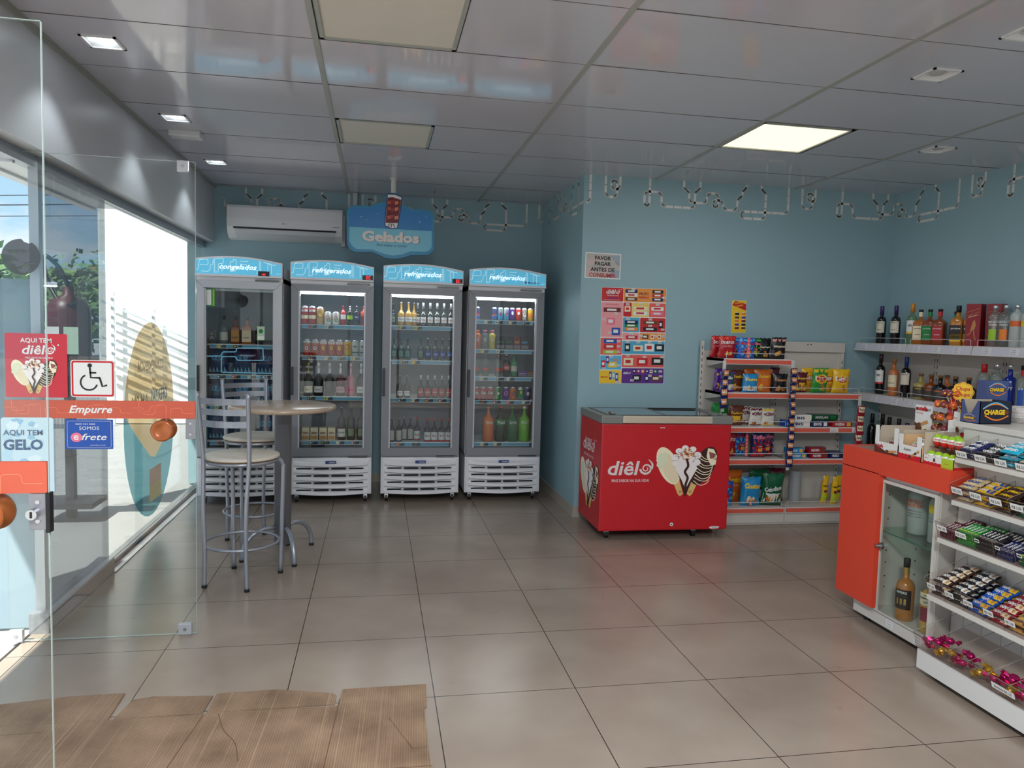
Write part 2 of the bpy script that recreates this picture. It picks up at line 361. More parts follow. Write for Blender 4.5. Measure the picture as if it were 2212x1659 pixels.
for k in range(-4, 6):
    for path in ORN_PATHS:
        pts = [Vector((a + k * PER, H - b)) for a, b in rounded([(a, b) for a, b in path], 0.028, n=5)]
        fine = []
        for a, b in zip(pts, pts[1:]):
            q = max(1, int((b - a).length / 0.06)); fine += [a.lerp(b, t / q) for t in range(q)]
        fine.append(pts[-1])
        for a, b in zip(fine, fine[1:]):
            s = (a.x + b.x) / 2
            if s < -(WY - WB) - (WX - WL) + 0.02 or s > WR - WX + 8: continue
            w, _ = wall_point(s, 0); d = (b - a)
            if d.length < 1e-6: continue
            d.normalize(); n_ = Vector((-d.y, d.x)) * 0.0098; e = d * 0.002
            lo = {'back': -99, 'column': -(WY - WB), 'shelf': 0, 'east': WR - WX}[w]; hi = {'back': -(WY - WB), 'column': 0, 'shelf': WR - WX, 'east': 99}[w]
            q = []
            for p_ in (a + n_ - e, a - n_ - e, b - n_ + e, b + n_ + e):
                ss = min(max(p_.x, lo + 1e-4), hi - 1e-4); q.append(wall_point(ss, min(p_.y, H))[1])
            WM[w].add(q, [(0, 1, 2, 3)], LINEW)
struct('wall_back', WM['back']); struct('wall_inner', WM['column']); struct('wall_right_back', WM['shelf']); struct('wall_right', WM['east'])
BASEM = M('beige_skirting_tile', (176, 166, 152), 0.35, noise=0.05, nscale=14)
mb = MB(); mb.box(WX - 0.012, WB - 0.012, 0, WX, WY, 0.085, BASEM); mb.box(WX, WB - 0.012, 0, WR, WB, 0.085, BASEM); mb.box(-1.2, WY - 0.012, 0, WX - 0.012, WY, 0.085, BASEM)
struct('baseboard_inner', mb)
# west side: deep header above the glass front, soffit, sills
mb = MB(); mb.box(-1.34, FY, 2.27, WL, WY, H + 0.05, GREYW); struct('wall_left', mb)
mb = MB(); mb.box(WL, FY, H - 0.02, WL + 0.012, WY, H, BARM); mb.box(WL, FY, H - 0.006, WL + 0.022, WY, H, BARM); struct('trim_1', mb)
mb = MB(); mb.box(-1.345, FY, 2.215, -1.29, WY, 2.27, ALU); struct('trim_2', mb)
STONE = M('grey_granite', (120, 122, 128), 0.12, noise=0.25, nscale=60); STONED = M('dark_granite', (48, 50, 56), 0.15, noise=0.2, nscale=80)
mb = MB(); mb.box(-1.36, 1.24, 0, -1.30, WY, 0.035, STONED); mb.box(-1.30, 1.24, 0, -1.245, WY, 0.006, STONE); struct('trim_3', mb)
mb = MB(); mb.box(-1.34, 0.33, 0, -1.252, 1.24, 0.10, STONE); struct('trim_4', mb)
TINT = MG('tinted_glass', (198, 203, 206), .8, 1.5)
def pane(idx, x, y0, y1, z0, z1, m=None):
    mb = MB(); mb.box(x - 0.004, y0, z0, x + 0.004, y1, z1, m or GLASS); struct('window_%d' % idx, mb)
pane(1, -1.285, 0.42, 1.235, 0.10, 2.215, TINT)
for i, (a, b) in enumerate(((1.25, 1.938), (1.942, 2.49), (2.494, 3.058), (3.062, 3.84))): pane(i + 2, -1.32, a, b, 0.035, 2.215)
mb = MB(); mb.box(-1.325, 0.375, 0, -1.283, 0.415, 2.27, ALU); struct('trim_5', mb)
# front part of the room, behind the camera: more glass
i = 6; y = FY + 0.05
while y < -1.5:
    y1 = min(y + 0.94, -1.44); pane(i, -1.32, y, y1 - 0.006, 0.035, 2.215); i += 1; y = y1 + 0.001
    if y1 >= -1.45: break
mb = MB(); mb.box(-1.325, -1.44, 0, -1.285, -1.405, 2.27, ALU); struct('trim_6', mb)
mb = MB(); mb.box(-1.34, FY, 2.27, WR + 0.1, FY + 0.12, H + 0.05, GREYW); mb.box(2.9, FY, 0, WR + 0.1, FY + 0.12, 2.27, GREYW); mb.box(-1.34, FY, 0, 2.9, FY + 0.1, 0.06, STONED)
for x in (-1.3, -0.3, 0.7, 1.8, 2.86): mb.box(x, FY + 0.02, 0.06, x + 0.05, FY + 0.08, 2.27, ALU)
struct('wall_front', mb)
for k, (a, b) in enumerate(((-1.25, -0.3), (-0.25, 0.7), (0.75, 1.8), (1.85, 2.86))):
    mb = MB(); mb.box(a, FY + 0.04, 0.06, b, FY + 0.05, 2.27, GLASS); struct('window_%d' % (20 + k), mb)

# ------------------------------------------------------------------ ceiling fittings
PANON = M('lit_light_panel', (255, 248, 225), 0.5, emit=(255, 243, 205), estr=1.15); PANOFF = M('unlit_light_panel', (222, 217, 204), 0.35, noise=0.04, nscale=8)
def panel_light(x0, y0, on, label):
    t = thing('ceiling_light_panel', label, 'ceiling light', (x0, y0, H), group='square ceiling light panels')
    w = 0.6; mb = MB(); mb.box(0.018, 0.018, 0.004, w - 0.018, w - 0.018, 0.008, PANON if on else PANOFF); mb.build('diffuser', t)
    mb = MB()
    for a in ((0, 0, w, 0.018), (0, w - 0.018, w, w), (0, 0, 0.018, w), (w - 0.018, 0, w, w)): mb.box(a[0], a[1], -0.003, a[2], a[3], 0.02, BARM)
    mb.build('frame', t); return t
for (x, y, on, lb) in ((2.51, 0.65, True, 'lit square ceiling panel glowing warm white above the snack shelves'),
        (0.02, -0.61, False, 'unlit cream ceiling panel at the top edge, the bigger looking of the two'),
        (0.02, 1.265, False, 'unlit cream ceiling panel in front of the hanging sign')):
    panel_light(x, y, on, lb)
for (x, y, on) in ((2.51, -3.1, 1), (0.02, -2.485, 1), (0.02, -4.36, 1), (2.51, -4.975, 1)):  # unseen lit panels, added behind the camera to brighten the room
    panel_light(x, y, on, 'added lit square ceiling panel, unseen over the front half of the shop')
def area(name, loc, size, power, col, sy=None):
    l = bpy.data.lights.new(name, 'AREA'); l.energy = power; l.size = size; l.color = col
    if sy: l.shape = 'RECTANGLE'; l.size_y = sy
    o = bpy.data.objects.new(name, l); COL.objects.link(o); o.location = loc; return o
for x, y in ((2.51, 0.65), (2.51, -3.1), (0.02, -2.485), (0.02, -4.36), (2.51, -4.975)):  # first lamp serves the visible lit panel, the others are added fill light
    area('panel_lamp', (x + 0.3, y + 0.3, H - 0.01), 0.55, (8 if y > 0 else 18) if x > 1 else (42 if y > -3 else 150), (0.95, 0.98, 1.0))
DLIT = M('lit_downlight_lamp', (255, 255, 255), 0.4, emit=(235, 248, 255), estr=14)
def downlight(x, y, on, label):
    t = thing('recessed_downlight', label, 'downlight', (x, y, H), group='square recessed downlights'); s = 0.078
    mb = MB()
    for a in ((-s, -s, s, -s + 0.012), (-s, s - 0.012, s, s), (-s, -s, -s + 0.012, s), (s - 0.012, -s, s, s)): mb.box(a[0], a[1], -0.006, a[2], a[3], 0.0, PLAW)
    mb.build('frame', t); q = s - 0.012; mb = MB(); c = [(-q, -q), (q, -q), (q, q), (-q, q)]; d = [(0.6 * a, 0.6 * b) for a, b in c]
    mb.add([(a, b, -0.001) for a, b in c] + [(a, b, 0.018) for a, b in d], [(i, (i + 1) % 4, 4 + (i + 1) % 4, 4 + i) for i in range(4)] + [(4, 5, 6, 7)], PLAW)
    mb.build('reflector', t)
    mb = MB(); mb.cyl((0, 0, 0.002), (0, 0, 0.016), 0.032, DLIT if on else M('unlit_downlight_lamp', (200, 200, 198), 0.2), 20); mb.build('lamp', t)
    if on:
        l = bpy.data.lights.new('downlight_lamp', 'SPOT'); l.energy = 11; l.spot_size = radians(100); l.spot_blend = 0.5; l.color = (0.86, 0.95, 1); l.shadow_soft_size = 0.03
        o = bpy.data.objects.new('downlight_lamp', l); COL.objects.link(o); o.location = (x, y, H - 0.012)
for x, y, on, lb in ((-0.965, 0.285, 1, 'lit square downlight over the glass door'), (-0.965, 1.525, 1, 'lit square downlight beside the small white ceiling box'),
                     (-0.978, 2.78, 1, 'lit square downlight above the air conditioner'), (2.882, -0.29, 0, 'unlit square downlight above the orange counter'),
                     (3.9, 0.91, 0, 'unlit square downlight above the liquor shelves'), (2.885, -0.8, 0, 'unlit square downlight cut off at the picture edge')):
    downlight(x, y, on, lb)
t = thing('emergency_light', 'small white box fitted flat to the ceiling between two downlights', 'emergency light', (-0.985, 1.87, H))
mb = MB(); mb.box(-0.098, -0.055, -0.04, 0.098, 0.055, 0, PLAW, bv=0.006); mb.build('housing', t)
mb = MB(); mb.box(-0.07, -0.04, -0.043, 0.07, 0.04, -0.038, M('frosted_lens', (214, 216, 214), 0.3)); mb.build('lens', t)
# ------------------------------------------------------------------ glass door leaves (both stand open into the shop)
ORS = M('orange_door_stripe', (204, 92, 68), 0.4); ORL = M('orange_stripe_lines', (232, 120, 88), 0.4)
COPPER = M('turned_wood_copper', (176, 98, 52), 0.28, 0.25, noise=0.12, nscale=9)
LOCKM = M('grey_lock_metal', (150, 150, 156), 0.35, 0.6)
def icecream(mb, F, k=1):
    """three ice creams drawn in a box about 1 wide and 0.85 high, anchored at the foot of the cone"""
    cr, cr2, ch, wh, pk, st, nu = CRM, M('ivory_print', (250, 240, 205), .5), M('chocolate_print', (62, 34, 30), .45), M('vanilla_print', (246, 238, 236), .5), M('cocoa_print', (150, 88, 82), .5), M('stick_print', (228, 190, 120), .5), M('nut_print', (212, 140, 78), .5)
    for sx in (-1, 1):
        d_poly(mb, F, [(sx * .13, .34), (sx * .24, .3), (sx * .125, .02), (sx * .085, -.02), (sx * .03, .02)], st, k)
        d_stroke(mb, F, [(sx * .085 + .028 * (1 - t / 9) * cos(t), .05 + .028 * (1 - t / 9) * sin(t)) for t in range(9)], .008, BRN, k + .5)
    d_ell(mb, F, -.30, .50, .165, .34, cr2, k + 1, 26, .42)
    d_ell(mb, F, -.28, .47, .12, .28, cr, k + 2, 22, .42)
    d_poly(mb, F, [(-.47, .70), (-.36, .74), (-.30, .66), (-.33, .55), (-.42, .44), (-.50, .50)], M('pale_green_print', (228, 232, 200), .5), k + 3)
    d_ell(mb, F, .30, .50, .18, .35, ch, k + 1, 26, -.46)
    d_poly(mb, F, [(.36, .80), (.46, .78), (.52, .66), (.50, .52), (.42, .50), (.34, .66)], cr2, k + 2)
    d_poly(mb, F, [(.38, .74), (.50, .70), (.51, .60), (.40, .62)], pk, k + 3)
    for i in range(9):
        y = .20 + i * .055; d_stroke(mb, F, smooth_line([(.13 + i * .012, y + .05), (.24 + i * .012, y - .03 + .02 * (i % 2)), (.34 + i * .016, y - .01), (.40 + i * .013, y + .05)], 4), .012, cr2, k + 4)
    d_poly(mb, F, [(0, -.03), (-.10, .28), (-.20, .52), (.20, .52), (.12, .28)], ch, k + 5)
    d_poly(mb, F, [(0, .10), (-.07, .26), (-.19, .46), (-.12, .56), (.14, .56), (.19, .46), (.08, .26)], wh, k + 6)
    for x, y, a in ((-.19, .64, .07), (-.13, .75, .062), (-.03, .80, .06), (.10, .78, .06), (.18, .68, .07), (.17, .56, .07), (-.17, .54, .07), (0, .64, .15)): d_ell(mb, F, x, y, a, a * .85, wh, k + 7, 14)
    for i in range(6):
        a = radians(15 + i * 30); d_stroke(mb, F, [(.10 * cos(a), .64 + .09 * sin(a)), (.21 * cos(a), .63 + .15 * sin(a))], .007, pk, k + 8)
    rr = random.Random(5)
    for i in range(40):
        a = rr.uniform(0, 2 * pi); q = rr.uniform(0, .13); d_ell(mb, F, q * cos(a), .70 + q * .7 * sin(a), .017, .014, nu, k + 9, 7)
    d_stroke(mb, F, smooth_line([(.0, .62), (.03, .5), (-.02, .4), (.03, .3), (0, .18), (0, .03)], 5), .04, ch, k + 10)
def dielo(mb, F, u, v, w, m, k=2, tag_=True):
    """hand drawn style ice cream maker lettering, w wide, baseline at v"""
    s = w / 2.3
    d_text(mb, F, 'diêl', u + .78 * s, v, s * .62, m, k, bold=.02, shear=.18, width=1.45 * s)
    cx, cy_ = u + 1.9 * s, v + .27 * s
    cx -= .10 * s; pts = [(cx + (.05 + .0135 * t) * s * cos(-t * .62 + 1.2), cy_ + (.05 + .0125 * t) * s * sin(-t * .62 + 1.2)) for t in range(18)]
    d_stroke(mb, F, pts, [(.03 + .0045 * t) * s for t in range(18)], m, k)
    d_stroke(mb, F, smooth_line([(cx + .24 * s, cy_ - .02 * s), (cx + .28 * s, cy_ + .2 * s), (cx + .10 * s, cy_ + .40 * s)], 4), [(.13 - .013 * j) * s for j in range(9)], m, k)
    d_ell(mb, F, cx + .5 * s, cy_ + .36 * s, .055 * s, .055 * s, m, k, 12)
    if tag_: d_text(mb, F, 'MAIS SABOR NA SUA VIDA!', u + 1.1 * s, v - .32 * s, s * .13, m, k, bold=.01, width=1.7 * s)
def leaf(y, label, empurre):
    t = thing('glass_door_leaf', label, 'door', (-1.38, y, 0)); w = 0.822; z0, z1 = 0.012, 2.258
    mb = MB(); mb.box(0, -0.004, z0, w, 0.004, z1, GLASS); mb.build('glass', t)
    mb = MB()
    mb.box(w, -0.004, z0, w + 0.0015, 0.004, z1, EDGEG); mb.box(0, -0.004, z1, w, 0.004, z1 + 0.0015, EDGEG); mb.box(0, -0.004, z0 - .0015, w, 0.004, z0, EDGEG); mb.build('polished_edge', t)
    mb = MB(); F = plane((0, -0.0042, 0), (1, 0, 0), (0, 0, 1)); s0, s1 = 1.059, 1.142
    for Fq in (F,):
        d_rrect(mb, Fq, 0.0, s0, w - 0.002, s1, .006, ORS, 1)
        for q in range(3):
            o = q * .27
            for pth in ([(o, .05), (o + .05, .05), (o + .05, .02), (o + .1, .02), (o + .1, .066), (o + .15, .066), (o + .15, .0)], [(o + .17, .0), (o + .17, .05), (o + .22, .05), (o + .22, .025), (o + .27, .025)], [(o + .03, .083), (o + .03, .035), (o + .08, .035), (o + .08, .06), (o + .13, .06)]):
                d_stroke(mb, Fq, [(min(max(a, .004), w - .01), s0 + b) for a, b in pth], .003, ORL, 2, r=.012)
        if empurre: d_text(mb, Fq, 'Empurre', .362, s0 + .026, .034, WHITE, 3, bold=.025, shear=.3, width=.185)
    mb.box(0, 0.0042, s0, w - 0.002, 0.0048, s1, ORS); mb.build('orange_stripe', t)
    mb = MB(); kx, kz = .678, 1.005
    prof = [(0, -.006), (.03, -.006), (.034, .004), (.05, .022), (.051, .03), (.042, .036), (.03, .03), (.012, .026), (0, .026)]
    for sgn in (-1, 1):
        T = Matrix.Translation((kx, sgn * 0.006, kz)) @ Matrix.Rotation(sgn * -pi / 2, 4, 'X'); mb.lathe(prof, COPPER, 28, T=T)
    mb.build('knob', t, label='round copper coloured pull knob')
    mb = MB()
    for sgn in (-1, 1):
        mb.box(w - 0.046, sgn * .006 - .002, .962, w, sgn * .006 + .002, 1.058, LOCKM, bv=.0015)
        for zz in (.985, 1.036): mb.cyl((w - .024, sgn * .008, zz), (w - .024, sgn * .011, zz), .0055, CHROME, 12)
    if not empurre:
        mb.box(w - 0.004, -.012, .955, w + .006, .012, 1.06, BLKP); mb.cyl((w - .03, -.008, 1.008), (w - .03, -.034, 1.008), .0135, CHROME, 20); mb.box(w - .0325, -.0355, 1.0, w - .0275, -.034, 1.016, BLKP)
    mb.build('lock', t)
    for x0, x1, za, zb, nm in ((0.0, .058, .006, .065, 'hinge'), (0.0, .058, 2.205, 2.266, 'hinge')) + (() if not empurre else ((w - .082, w - .022, .008, .062, 'corner_latch'), (w - .078, w - .025, 2.212, 2.262, 'corner_latch'))):
        mb = MB()
        mb.box(x0, -.012, za, x1, .012, zb, M('pale_zamak', (192, 194, 200), .3, .5), bv=.003)
        for sgn in (-1, 1): mb.cyl(((x0 + x1) / 2, sgn * .012, (za + zb) / 2), ((x0 + x1) / 2, sgn * .0145, (za + zb) / 2), .008, CHROME, 14)
        mb.build(nm, t)
    return t
leaf(0.235, 'glass door leaf with orange push stripe, disabled access sticker and ice cream sticker', True)
leaf(-1.378, 'second glass door leaf at the picture edge with cylinder lock and orange stripe', False)
DY = 0.235 - 0.0085
def sticker(name, x0, z0, x1, z1, label, cat, fn, r=.006, base=WHITE, y=DY):
    mb = MB(); pts = []
    mb.box(x0, y, z0, x1, y + .0006, z1, base) if r == 0 else None
    F = plane((x0, y, z0), (1, 0, 0), (0, 0, 1)); w, h = x1 - x0, z1 - z0
    if r: d_rrect(mb, F, 0, 0, w, h, r, base, 0); G = lambda u, v, k=1.0: F(u, v, k) + Vector((0, .0003, 0)); d_rrect(mb, G, 0, 0, w, h, r, base, -1)
    fn(mb, F, w, h); o = mb.build(name); return tag(o, label, cat)
def f(mb, F, w, h):
    d_rrect(mb, F, .004, .004, w - .004, h - .004, .01, RED, 1); d_rrect(mb, F, .012, .012, w - .012, h - .012, .006, WHITE, 2)
    S = scaleF(F, w * .5, h * .5, w / 1.9)
    d_ell(mb, S, -.12, .62, .1, .1, BLACK, 4, 18); d_stroke(mb, S, [(-.12, .52), (-.08, .05), (.32, .05)], .09, BLACK, 4); d_stroke(mb, S, [(-.12, .28), (.16, .28)], .08, BLACK, 4)
    d_stroke(mb, S, [(.30, .05), (.42, -.36), (.62, -.29)], .09, BLACK, 4)
    d_stroke(mb, S, [(-.16 + .36 * cos(radians(a)), -.17 + .36 * sin(radians(a))) for a in range(115, 352, 12)], .075, BLACK, 4)
sticker('accessibility_sticker', -1.10, 1.158, -.912, 1.33, 'white square sticker with black wheelchair symbol and red border on glass door', 'sticker', f, .012)
def f(mb, F, w, h):
    d_text(mb, F, 'AQUI TEM', w * .5, h * .86, .02, WHITE, 2, bold=.02, width=.13); dielo(mb, F, w * .26, h * .68, .155, WHITE, 2)
    S = scaleF(F, w * .46, .02, .185); icecream(mb, S, 2)
sticker('ice_cream_sticker', -1.372, 1.155, -1.113, 1.447, 'red sticker on glass door showing three ice creams', 'sticker', f, .006, M('faded_red_print', (204, 46, 62), .45))
def f(mb, F, w, h):
    rr = random.Random(9)
    for i in range(34):
        x, y, s_ = rr.uniform(.02, w - .02), rr.uniform(.02, h - .02), rr.uniform(.01, .03); a = rr.uniform(0, pi)
        q = [(min(max(x + s_ * cos(a + t), .003), w - .003), min(max(y + s_ * .8 * sin(a + t), .003), h - .003)) for t in (0, 1.2, 2.2, 3.3, 4.6)]
        d_poly(mb, F, q, [M('ice_light_print', (226, 243, 250), .5), M('ice_mid_print', (186, 222, 240), .5), M('ice_deep_print', (150, 198, 226), .5)][i % 3], 1 + i * .02)
    d_text(mb, F, 'AQUI TEM', w * .42, h * .77, .024, M('steel_blue_print', (70, 105, 140), .5), 4, bold=.02, width=.165); d_text(mb, F, 'GELO', w * .42, h * .58, .046, M('deep_blue_print', (40, 84, 130), .5), 4, bold=.035, width=.165)
sticker('ice_sticker', -1.395, .712, -1.176, 1.062, 'pale blue ice cube sticker low on glass door beside the blue freight sticker', 'sticker', f, .012, M('ice_base_print', (205, 232, 244), .5))
def f(mb, F, w, h):
    d_rrect(mb, F, .008, .007, w - .008, h - .007, .006, WHITE, 1); d_rrect(mb, F, .0092, .0082, w - .0092, h - .0082, .005, BLU, 2)
    d_text(mb, F, '0800 943 3800', w * .42, h * .82, .0075, WHITE, 3, width=.085); d_text(mb, F, 'SOMOS', w * .5, h * .655, .016, WHITE, 3, width=.085)
    d_ell(mb, F, w * .23, h * .4, .024, .022, PNK, 3, 24); d_text(mb, F, 'e', w * .225, h * .32, .034, WHITE, 4, bold=.02); d_text(mb, F, 'frete', w * .60, h * .31, .031, WHITE, 4, bold=.01, shear=.3, width=.108)
    d_text(mb, F, 'www.efrete.com.br', w * .68, h * .12, .006, WHITE, 3, width=.068)
sticker('freight_sticker', -1.126, .915, -.922, 1.054, 'blue rectangular sticker with white lettering under the orange stripe', 'sticker', f, .003, BLU)
GST = MG('dark_sticker_film', (96, 96, 100), .3, 1.4, body=(110, 108, 110), bodyw=.45)
mb = MB(); F = plane((-1.297, DY, 1.79), (1, 0, 0), (0, 0, 1))
d_poly(mb, F, [(.08 * cos(radians(a)), .08 * sin(radians(a)) - (.012 if abs(a - 70) < 14 else 0)) for a in range(0, 360, 8)], GST, 1)
d_text(mb, F, 'SORRIA', .0, .012, .013, M('dim_grey_print', (92, 90, 94), .5), 2, mirror=True, width=.08); d_rect(mb, F, -.06, -.03, .06, -.028, M('dim_grey_print'), 2)
tag(mb.build('round_sticker'), 'dark round see-through sticker high on the glass door', 'sticker')
# oval film on the shop front glass, its writing faces the street
BEI = MG('beige_film', (238, 214, 168), .5, 1.45, body=(232, 200, 150), bodyw=.5); TEA = MG('teal_film', (130, 196, 206), .5, 1.45, body=(84, 160, 178), bodyw=.45)
mb = MB(); F = plane((-1.3145, 2.225, .81), (0, 1, 0), (0, 0, 1)); A_, B_ = .60, .70
th0 = radians(172); th1 = radians(-6)
up = [(A_ * cos(th1 + (th0 - th1) * i / 24), B_ * sin(th1 + (th0 - th1) * i / 24)) for i in range(25)]
lo = [(A_ * cos(th0 + (2 * pi + th1 - th0) * i / 20), B_ * sin(th0 + (2 * pi + th1 - th0) * i / 20)) for i in range(21)]
vee = [(-.29, -.107), (-.03, -.264), (.085, -.29), (.265, -.21)]
d_poly(mb, F, up + vee, BEI, 1)
d_poly(mb, F, lo + list(reversed(vee)), TEA, 1)
FD = M('faded_film_print', (214, 176, 124), .6); FB = M('faded_blue_print', (120, 158, 170), .6)
d_text(mb, F, 'CONVENIENCIA', 0, .36, .07, FD, 2, width=.62, mirror=True, bold=.02); d_text(mb, F, 'OFERTAS', .2, .12, .09, FB, 2, width=.42, mirror=True, bold=.02); d_text(mb, F, 'AM PM', -.25, .12, .08, FD, 2, width=.36, mirror=True, bold=.02)
d_rect(mb, F, -.06, -.48, .23, -.36, M('pale_orange_film', (236, 190, 160), .6), 2); d_rect(mb, F, -.06, -.60, .23, -.48, M('pale_yellow_film', (236, 214, 130), .6), 2)
tag(mb.build('oval_window_film'), 'large oval film on the shop window, beige above and teal below', 'window sticker')

# ------------------------------------------------------------------ outside the glass
PAVE = M('pale_concrete_paving', (158, 157, 155), 0.75, noise=0.12, nscale=3)
mb = MB(); mb.box(-60, -30, -0.12, -1.36, 60, -0.015, PAVE); o = struct('ground', mb)
mb = MB(); mb.box(-1.36, -30, -0.12, 12, FY - 0.0, -0.015, PAVE); struct('ground_2', mb)
WSUN = M('white_render', (240, 238, 232), 0.8)
mb = MB(); mb.box(-2.25, -8, 2.52, -1.35, 3.84, 2.62, M('white_soffit', (215, 216, 218), .5)); mb.box(-2.30, -8, 2.50, -2.22, 3.84, 2.66, M('white_soffit')); struct('roof', mb)
def outer(name, mb, label, cat): return tag(mb.build(name), label, cat)
mb = MB(); mb.box(-3.72, 8.3, 0, -1.4, 8.6, 5.2, WSUN); outer('white_outbuilding', mb, 'bright white building wall seen through the shop window glass', 'building')
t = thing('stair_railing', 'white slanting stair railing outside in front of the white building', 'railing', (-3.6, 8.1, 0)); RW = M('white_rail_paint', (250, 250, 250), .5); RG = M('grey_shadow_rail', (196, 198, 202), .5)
mb = MB()
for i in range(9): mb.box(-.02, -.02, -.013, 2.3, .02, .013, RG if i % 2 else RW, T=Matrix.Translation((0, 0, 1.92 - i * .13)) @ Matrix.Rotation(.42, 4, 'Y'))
mb.build('rail', t); mb = MB()
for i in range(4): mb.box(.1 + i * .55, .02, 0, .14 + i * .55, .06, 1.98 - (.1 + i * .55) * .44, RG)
mb.build('post', t)
mb = MB(); mb.box(-2.15, .42, 0, -1.335, .44, 1.70, MG('frosted_panel', (225, 238, 244), .3, 1.45, body=(140, 160, 172), bodyw=.75)); outer('frosted_glass_screen', mb, 'pale frosted glass screen standing outside behind the glass door', 'screen')
LEAF = M('tree_leaf_green', (74, 104, 52), .8, noise=.45, nscale=5); LEAF2 = M('tree_leaf_pale', (112, 138, 76), .8, noise=.3, nscale=5); BARK = M('tree_bark', (90, 74, 60), .9)
def tree(x, y, h, w, seed, label):
    t = thing('leafy_tree', label, 'tree', (x, y, 0), group='trees across the road'); r = random.Random(seed)
    mb = MB(); mb.cyl((0, 0, 0), (.2, 0, h * .5), .22, BARK, 8, .12); mb.build('trunk', t)
    mb = MB()
    for i in range(2600):
        a, b = r.uniform(0, 2 * pi), r.uniform(-1, 1); q = r.uniform(.72, 1.05) if i % 3 else r.uniform(.3, .9)
        lump = 1 + .22 * sin(3 * a + seed) * cos(2.3 * b * 3)
        p = Vector((w * q * lump * sqrt(1 - b * b) * cos(a), w * .8 * q * lump * sqrt(1 - b * b) * sin(a), h * .58 + h * .42 * q * b * lump))
        u = Vector((r.gauss(0, 1), r.gauss(0, 1), r.gauss(0, .6))).normalized(); v = u.orthogonal().normalized(); s_ = r.uniform(.12, .26)
        mb.add([p - u * s_, p + v * s_ * .5, p + u * s_, p - v * s_ * .5], [(0, 1, 2, 3)], LEAF2 if r.random() < .35 else LEAF)
    mb.build('crown', t)
tree(-11.2, 18.5, 3.3, 3.0, 1, 'dense green tree behind the glass door, the nearer of the two crowns')
tree(-10.0, 29, 4.0, 3.6, 2, 'paler green tree crown rising in front of the clouds')
tree(-19, 25, 5.0, 4.2, 3, 'tall green tree crown seen through the doorway under the clouds')
WIRE = M('overhead_wire', (60, 64, 72), .7)
for i, (z0, z1, r_) in enumerate(((5.1, 6.0, .03), (4.6, 5.25, .014), (4.4, 4.95, .02), (4.15, 4.6, .012))):
    mb = MB(); mb.tube([(-40, 20, z0 - .6), (-18, 19, z0 - .35), (-2, 19, z1 + .1)], r_, WIRE, 5)
    tag(mb.build('overhead_cable'), 'thin dark overhead cable crossing the sky outside, %s of four' % ('topmost', 'second from top', 'third from top', 'lowest')[i], 'cable', 'overhead cables')
# wheeled fire extinguisher with its stand outside
t = thing('wheeled_fire_extinguisher', 'dark red wheeled fire extinguisher with black hose seen through the tinted glass', 'fire extinguisher', (-2.0, 2.62, 0)); ER = M('extinguisher_red', (84, 26, 30), .4)
mb = MB(); mb.lathe([(0, 1.18), (.13, 1.18), (.15, 1.22), (.15, 1.58), (.12, 1.66), (.04, 1.7), (.04, 1.76), (0, 1.76)], ER, 20); mb.build('cylinder', t)
mb = MB(); mb.tube(smooth_line([(0, 0, 1.76), (-.06, 0, 1.9), (-.16, 0, 1.98), (-.14, 0, 1.8), (0, -.1, 1.62), (.12, -.14, 1.66)], 6), .016, BLKP, 8); mb.build('hose', t)
mb = MB(); mb.box(-.03, -.03, 0, .03, .03, 1.2, M('dark_trolley_metal', (52, 54, 58), .6)); mb.box(-.2, -.16, .1, .2, .16, .14, M('dark_trolley_metal')); mb.box(-.17, -.14, 1.1, .17, .14, 1.2, M('dark_trolley_metal')); mb.build('trolley', t)
mb = MB()
for k in range(9): x = -.2 + k * .05; mb.box(x - .002, -.22, .72, x + .002, -.218, .9, ALU); mb.box(x - .002, -.02, .72, x + .002, -.018, .9, ALU)
for zz in (.72, .81, .9): mb.box(-.2, -.222, zz, .2, -.216, zz + .005, ALU); mb.box(-.2, -.02, zz, .2, -.016, zz + .005, ALU)
mb.box(-.2, -.22, .715, .2, -.02, .72, ALU); mb.build('wire_basket', t)
mb = MB(); F = plane((-.1, -.152, 1.26), (1, 0, 0), (0, 0, 1)); d_rect(mb, F, 0, 0, .09, .2, WHITE, 1); d_rect(mb, F, .12, 0, .22, .2, M('pale_green_tag', (190, 214, 190), .6), 1); mb.build('tag', t)
# ------------------------------------------------------------------ high table and two bar stools
TUBE = M('silver_painted_tube', (158, 162, 172), 0.35, 0.55); CUSH = M('cream_stool_seat', (206, 198, 184), 0.5, noise=0.04, nscale=12); PLYE = M('seat_board_edge', (176, 142, 108), 0.6)
GRAN = M('beige_speckled_stone', (180, 160, 140), 0.2, noise=0.25, nscale=70)
t = thing('bistro_table', 'tall round table with speckled beige stone top on a silver pedestal', 'table', (-0.31, 1.51, 0))
mb = MB(); mb.lathe([(0, .965), (.315, .965), (.335, .97), (.34, .982), (.335, .994), (.325, .998), (0, .998)], GRAN, 56); mb.build('tabletop', t)
mb = MB(); mb.lathe([(0, .08), (.054, .08), (.054, .945), (.1, .955), (.1, .965), (0, .965)], TUBE, 28); mb.build('pedestal', t)
for a in (-68, 52, 172 + 38):
    a = radians(a); mb = MB(); pts = [(.05, .19)] + [(.10 + .17 * sin(q * pi / 16), .03 + .165 * cos(q * pi / 16)) for q in range(9)] + [(.27, .0)]
    mb.tube([(r * cos(a), r * sin(a), z) for r, z in pts], .0145, TUBE, 10); mb.cyl((.27 * cos(a), .27 * sin(a), 0), (.27 * cos(a), .27 * sin(a), .014), .017, BLKP, 12); mb.build('foot', t)
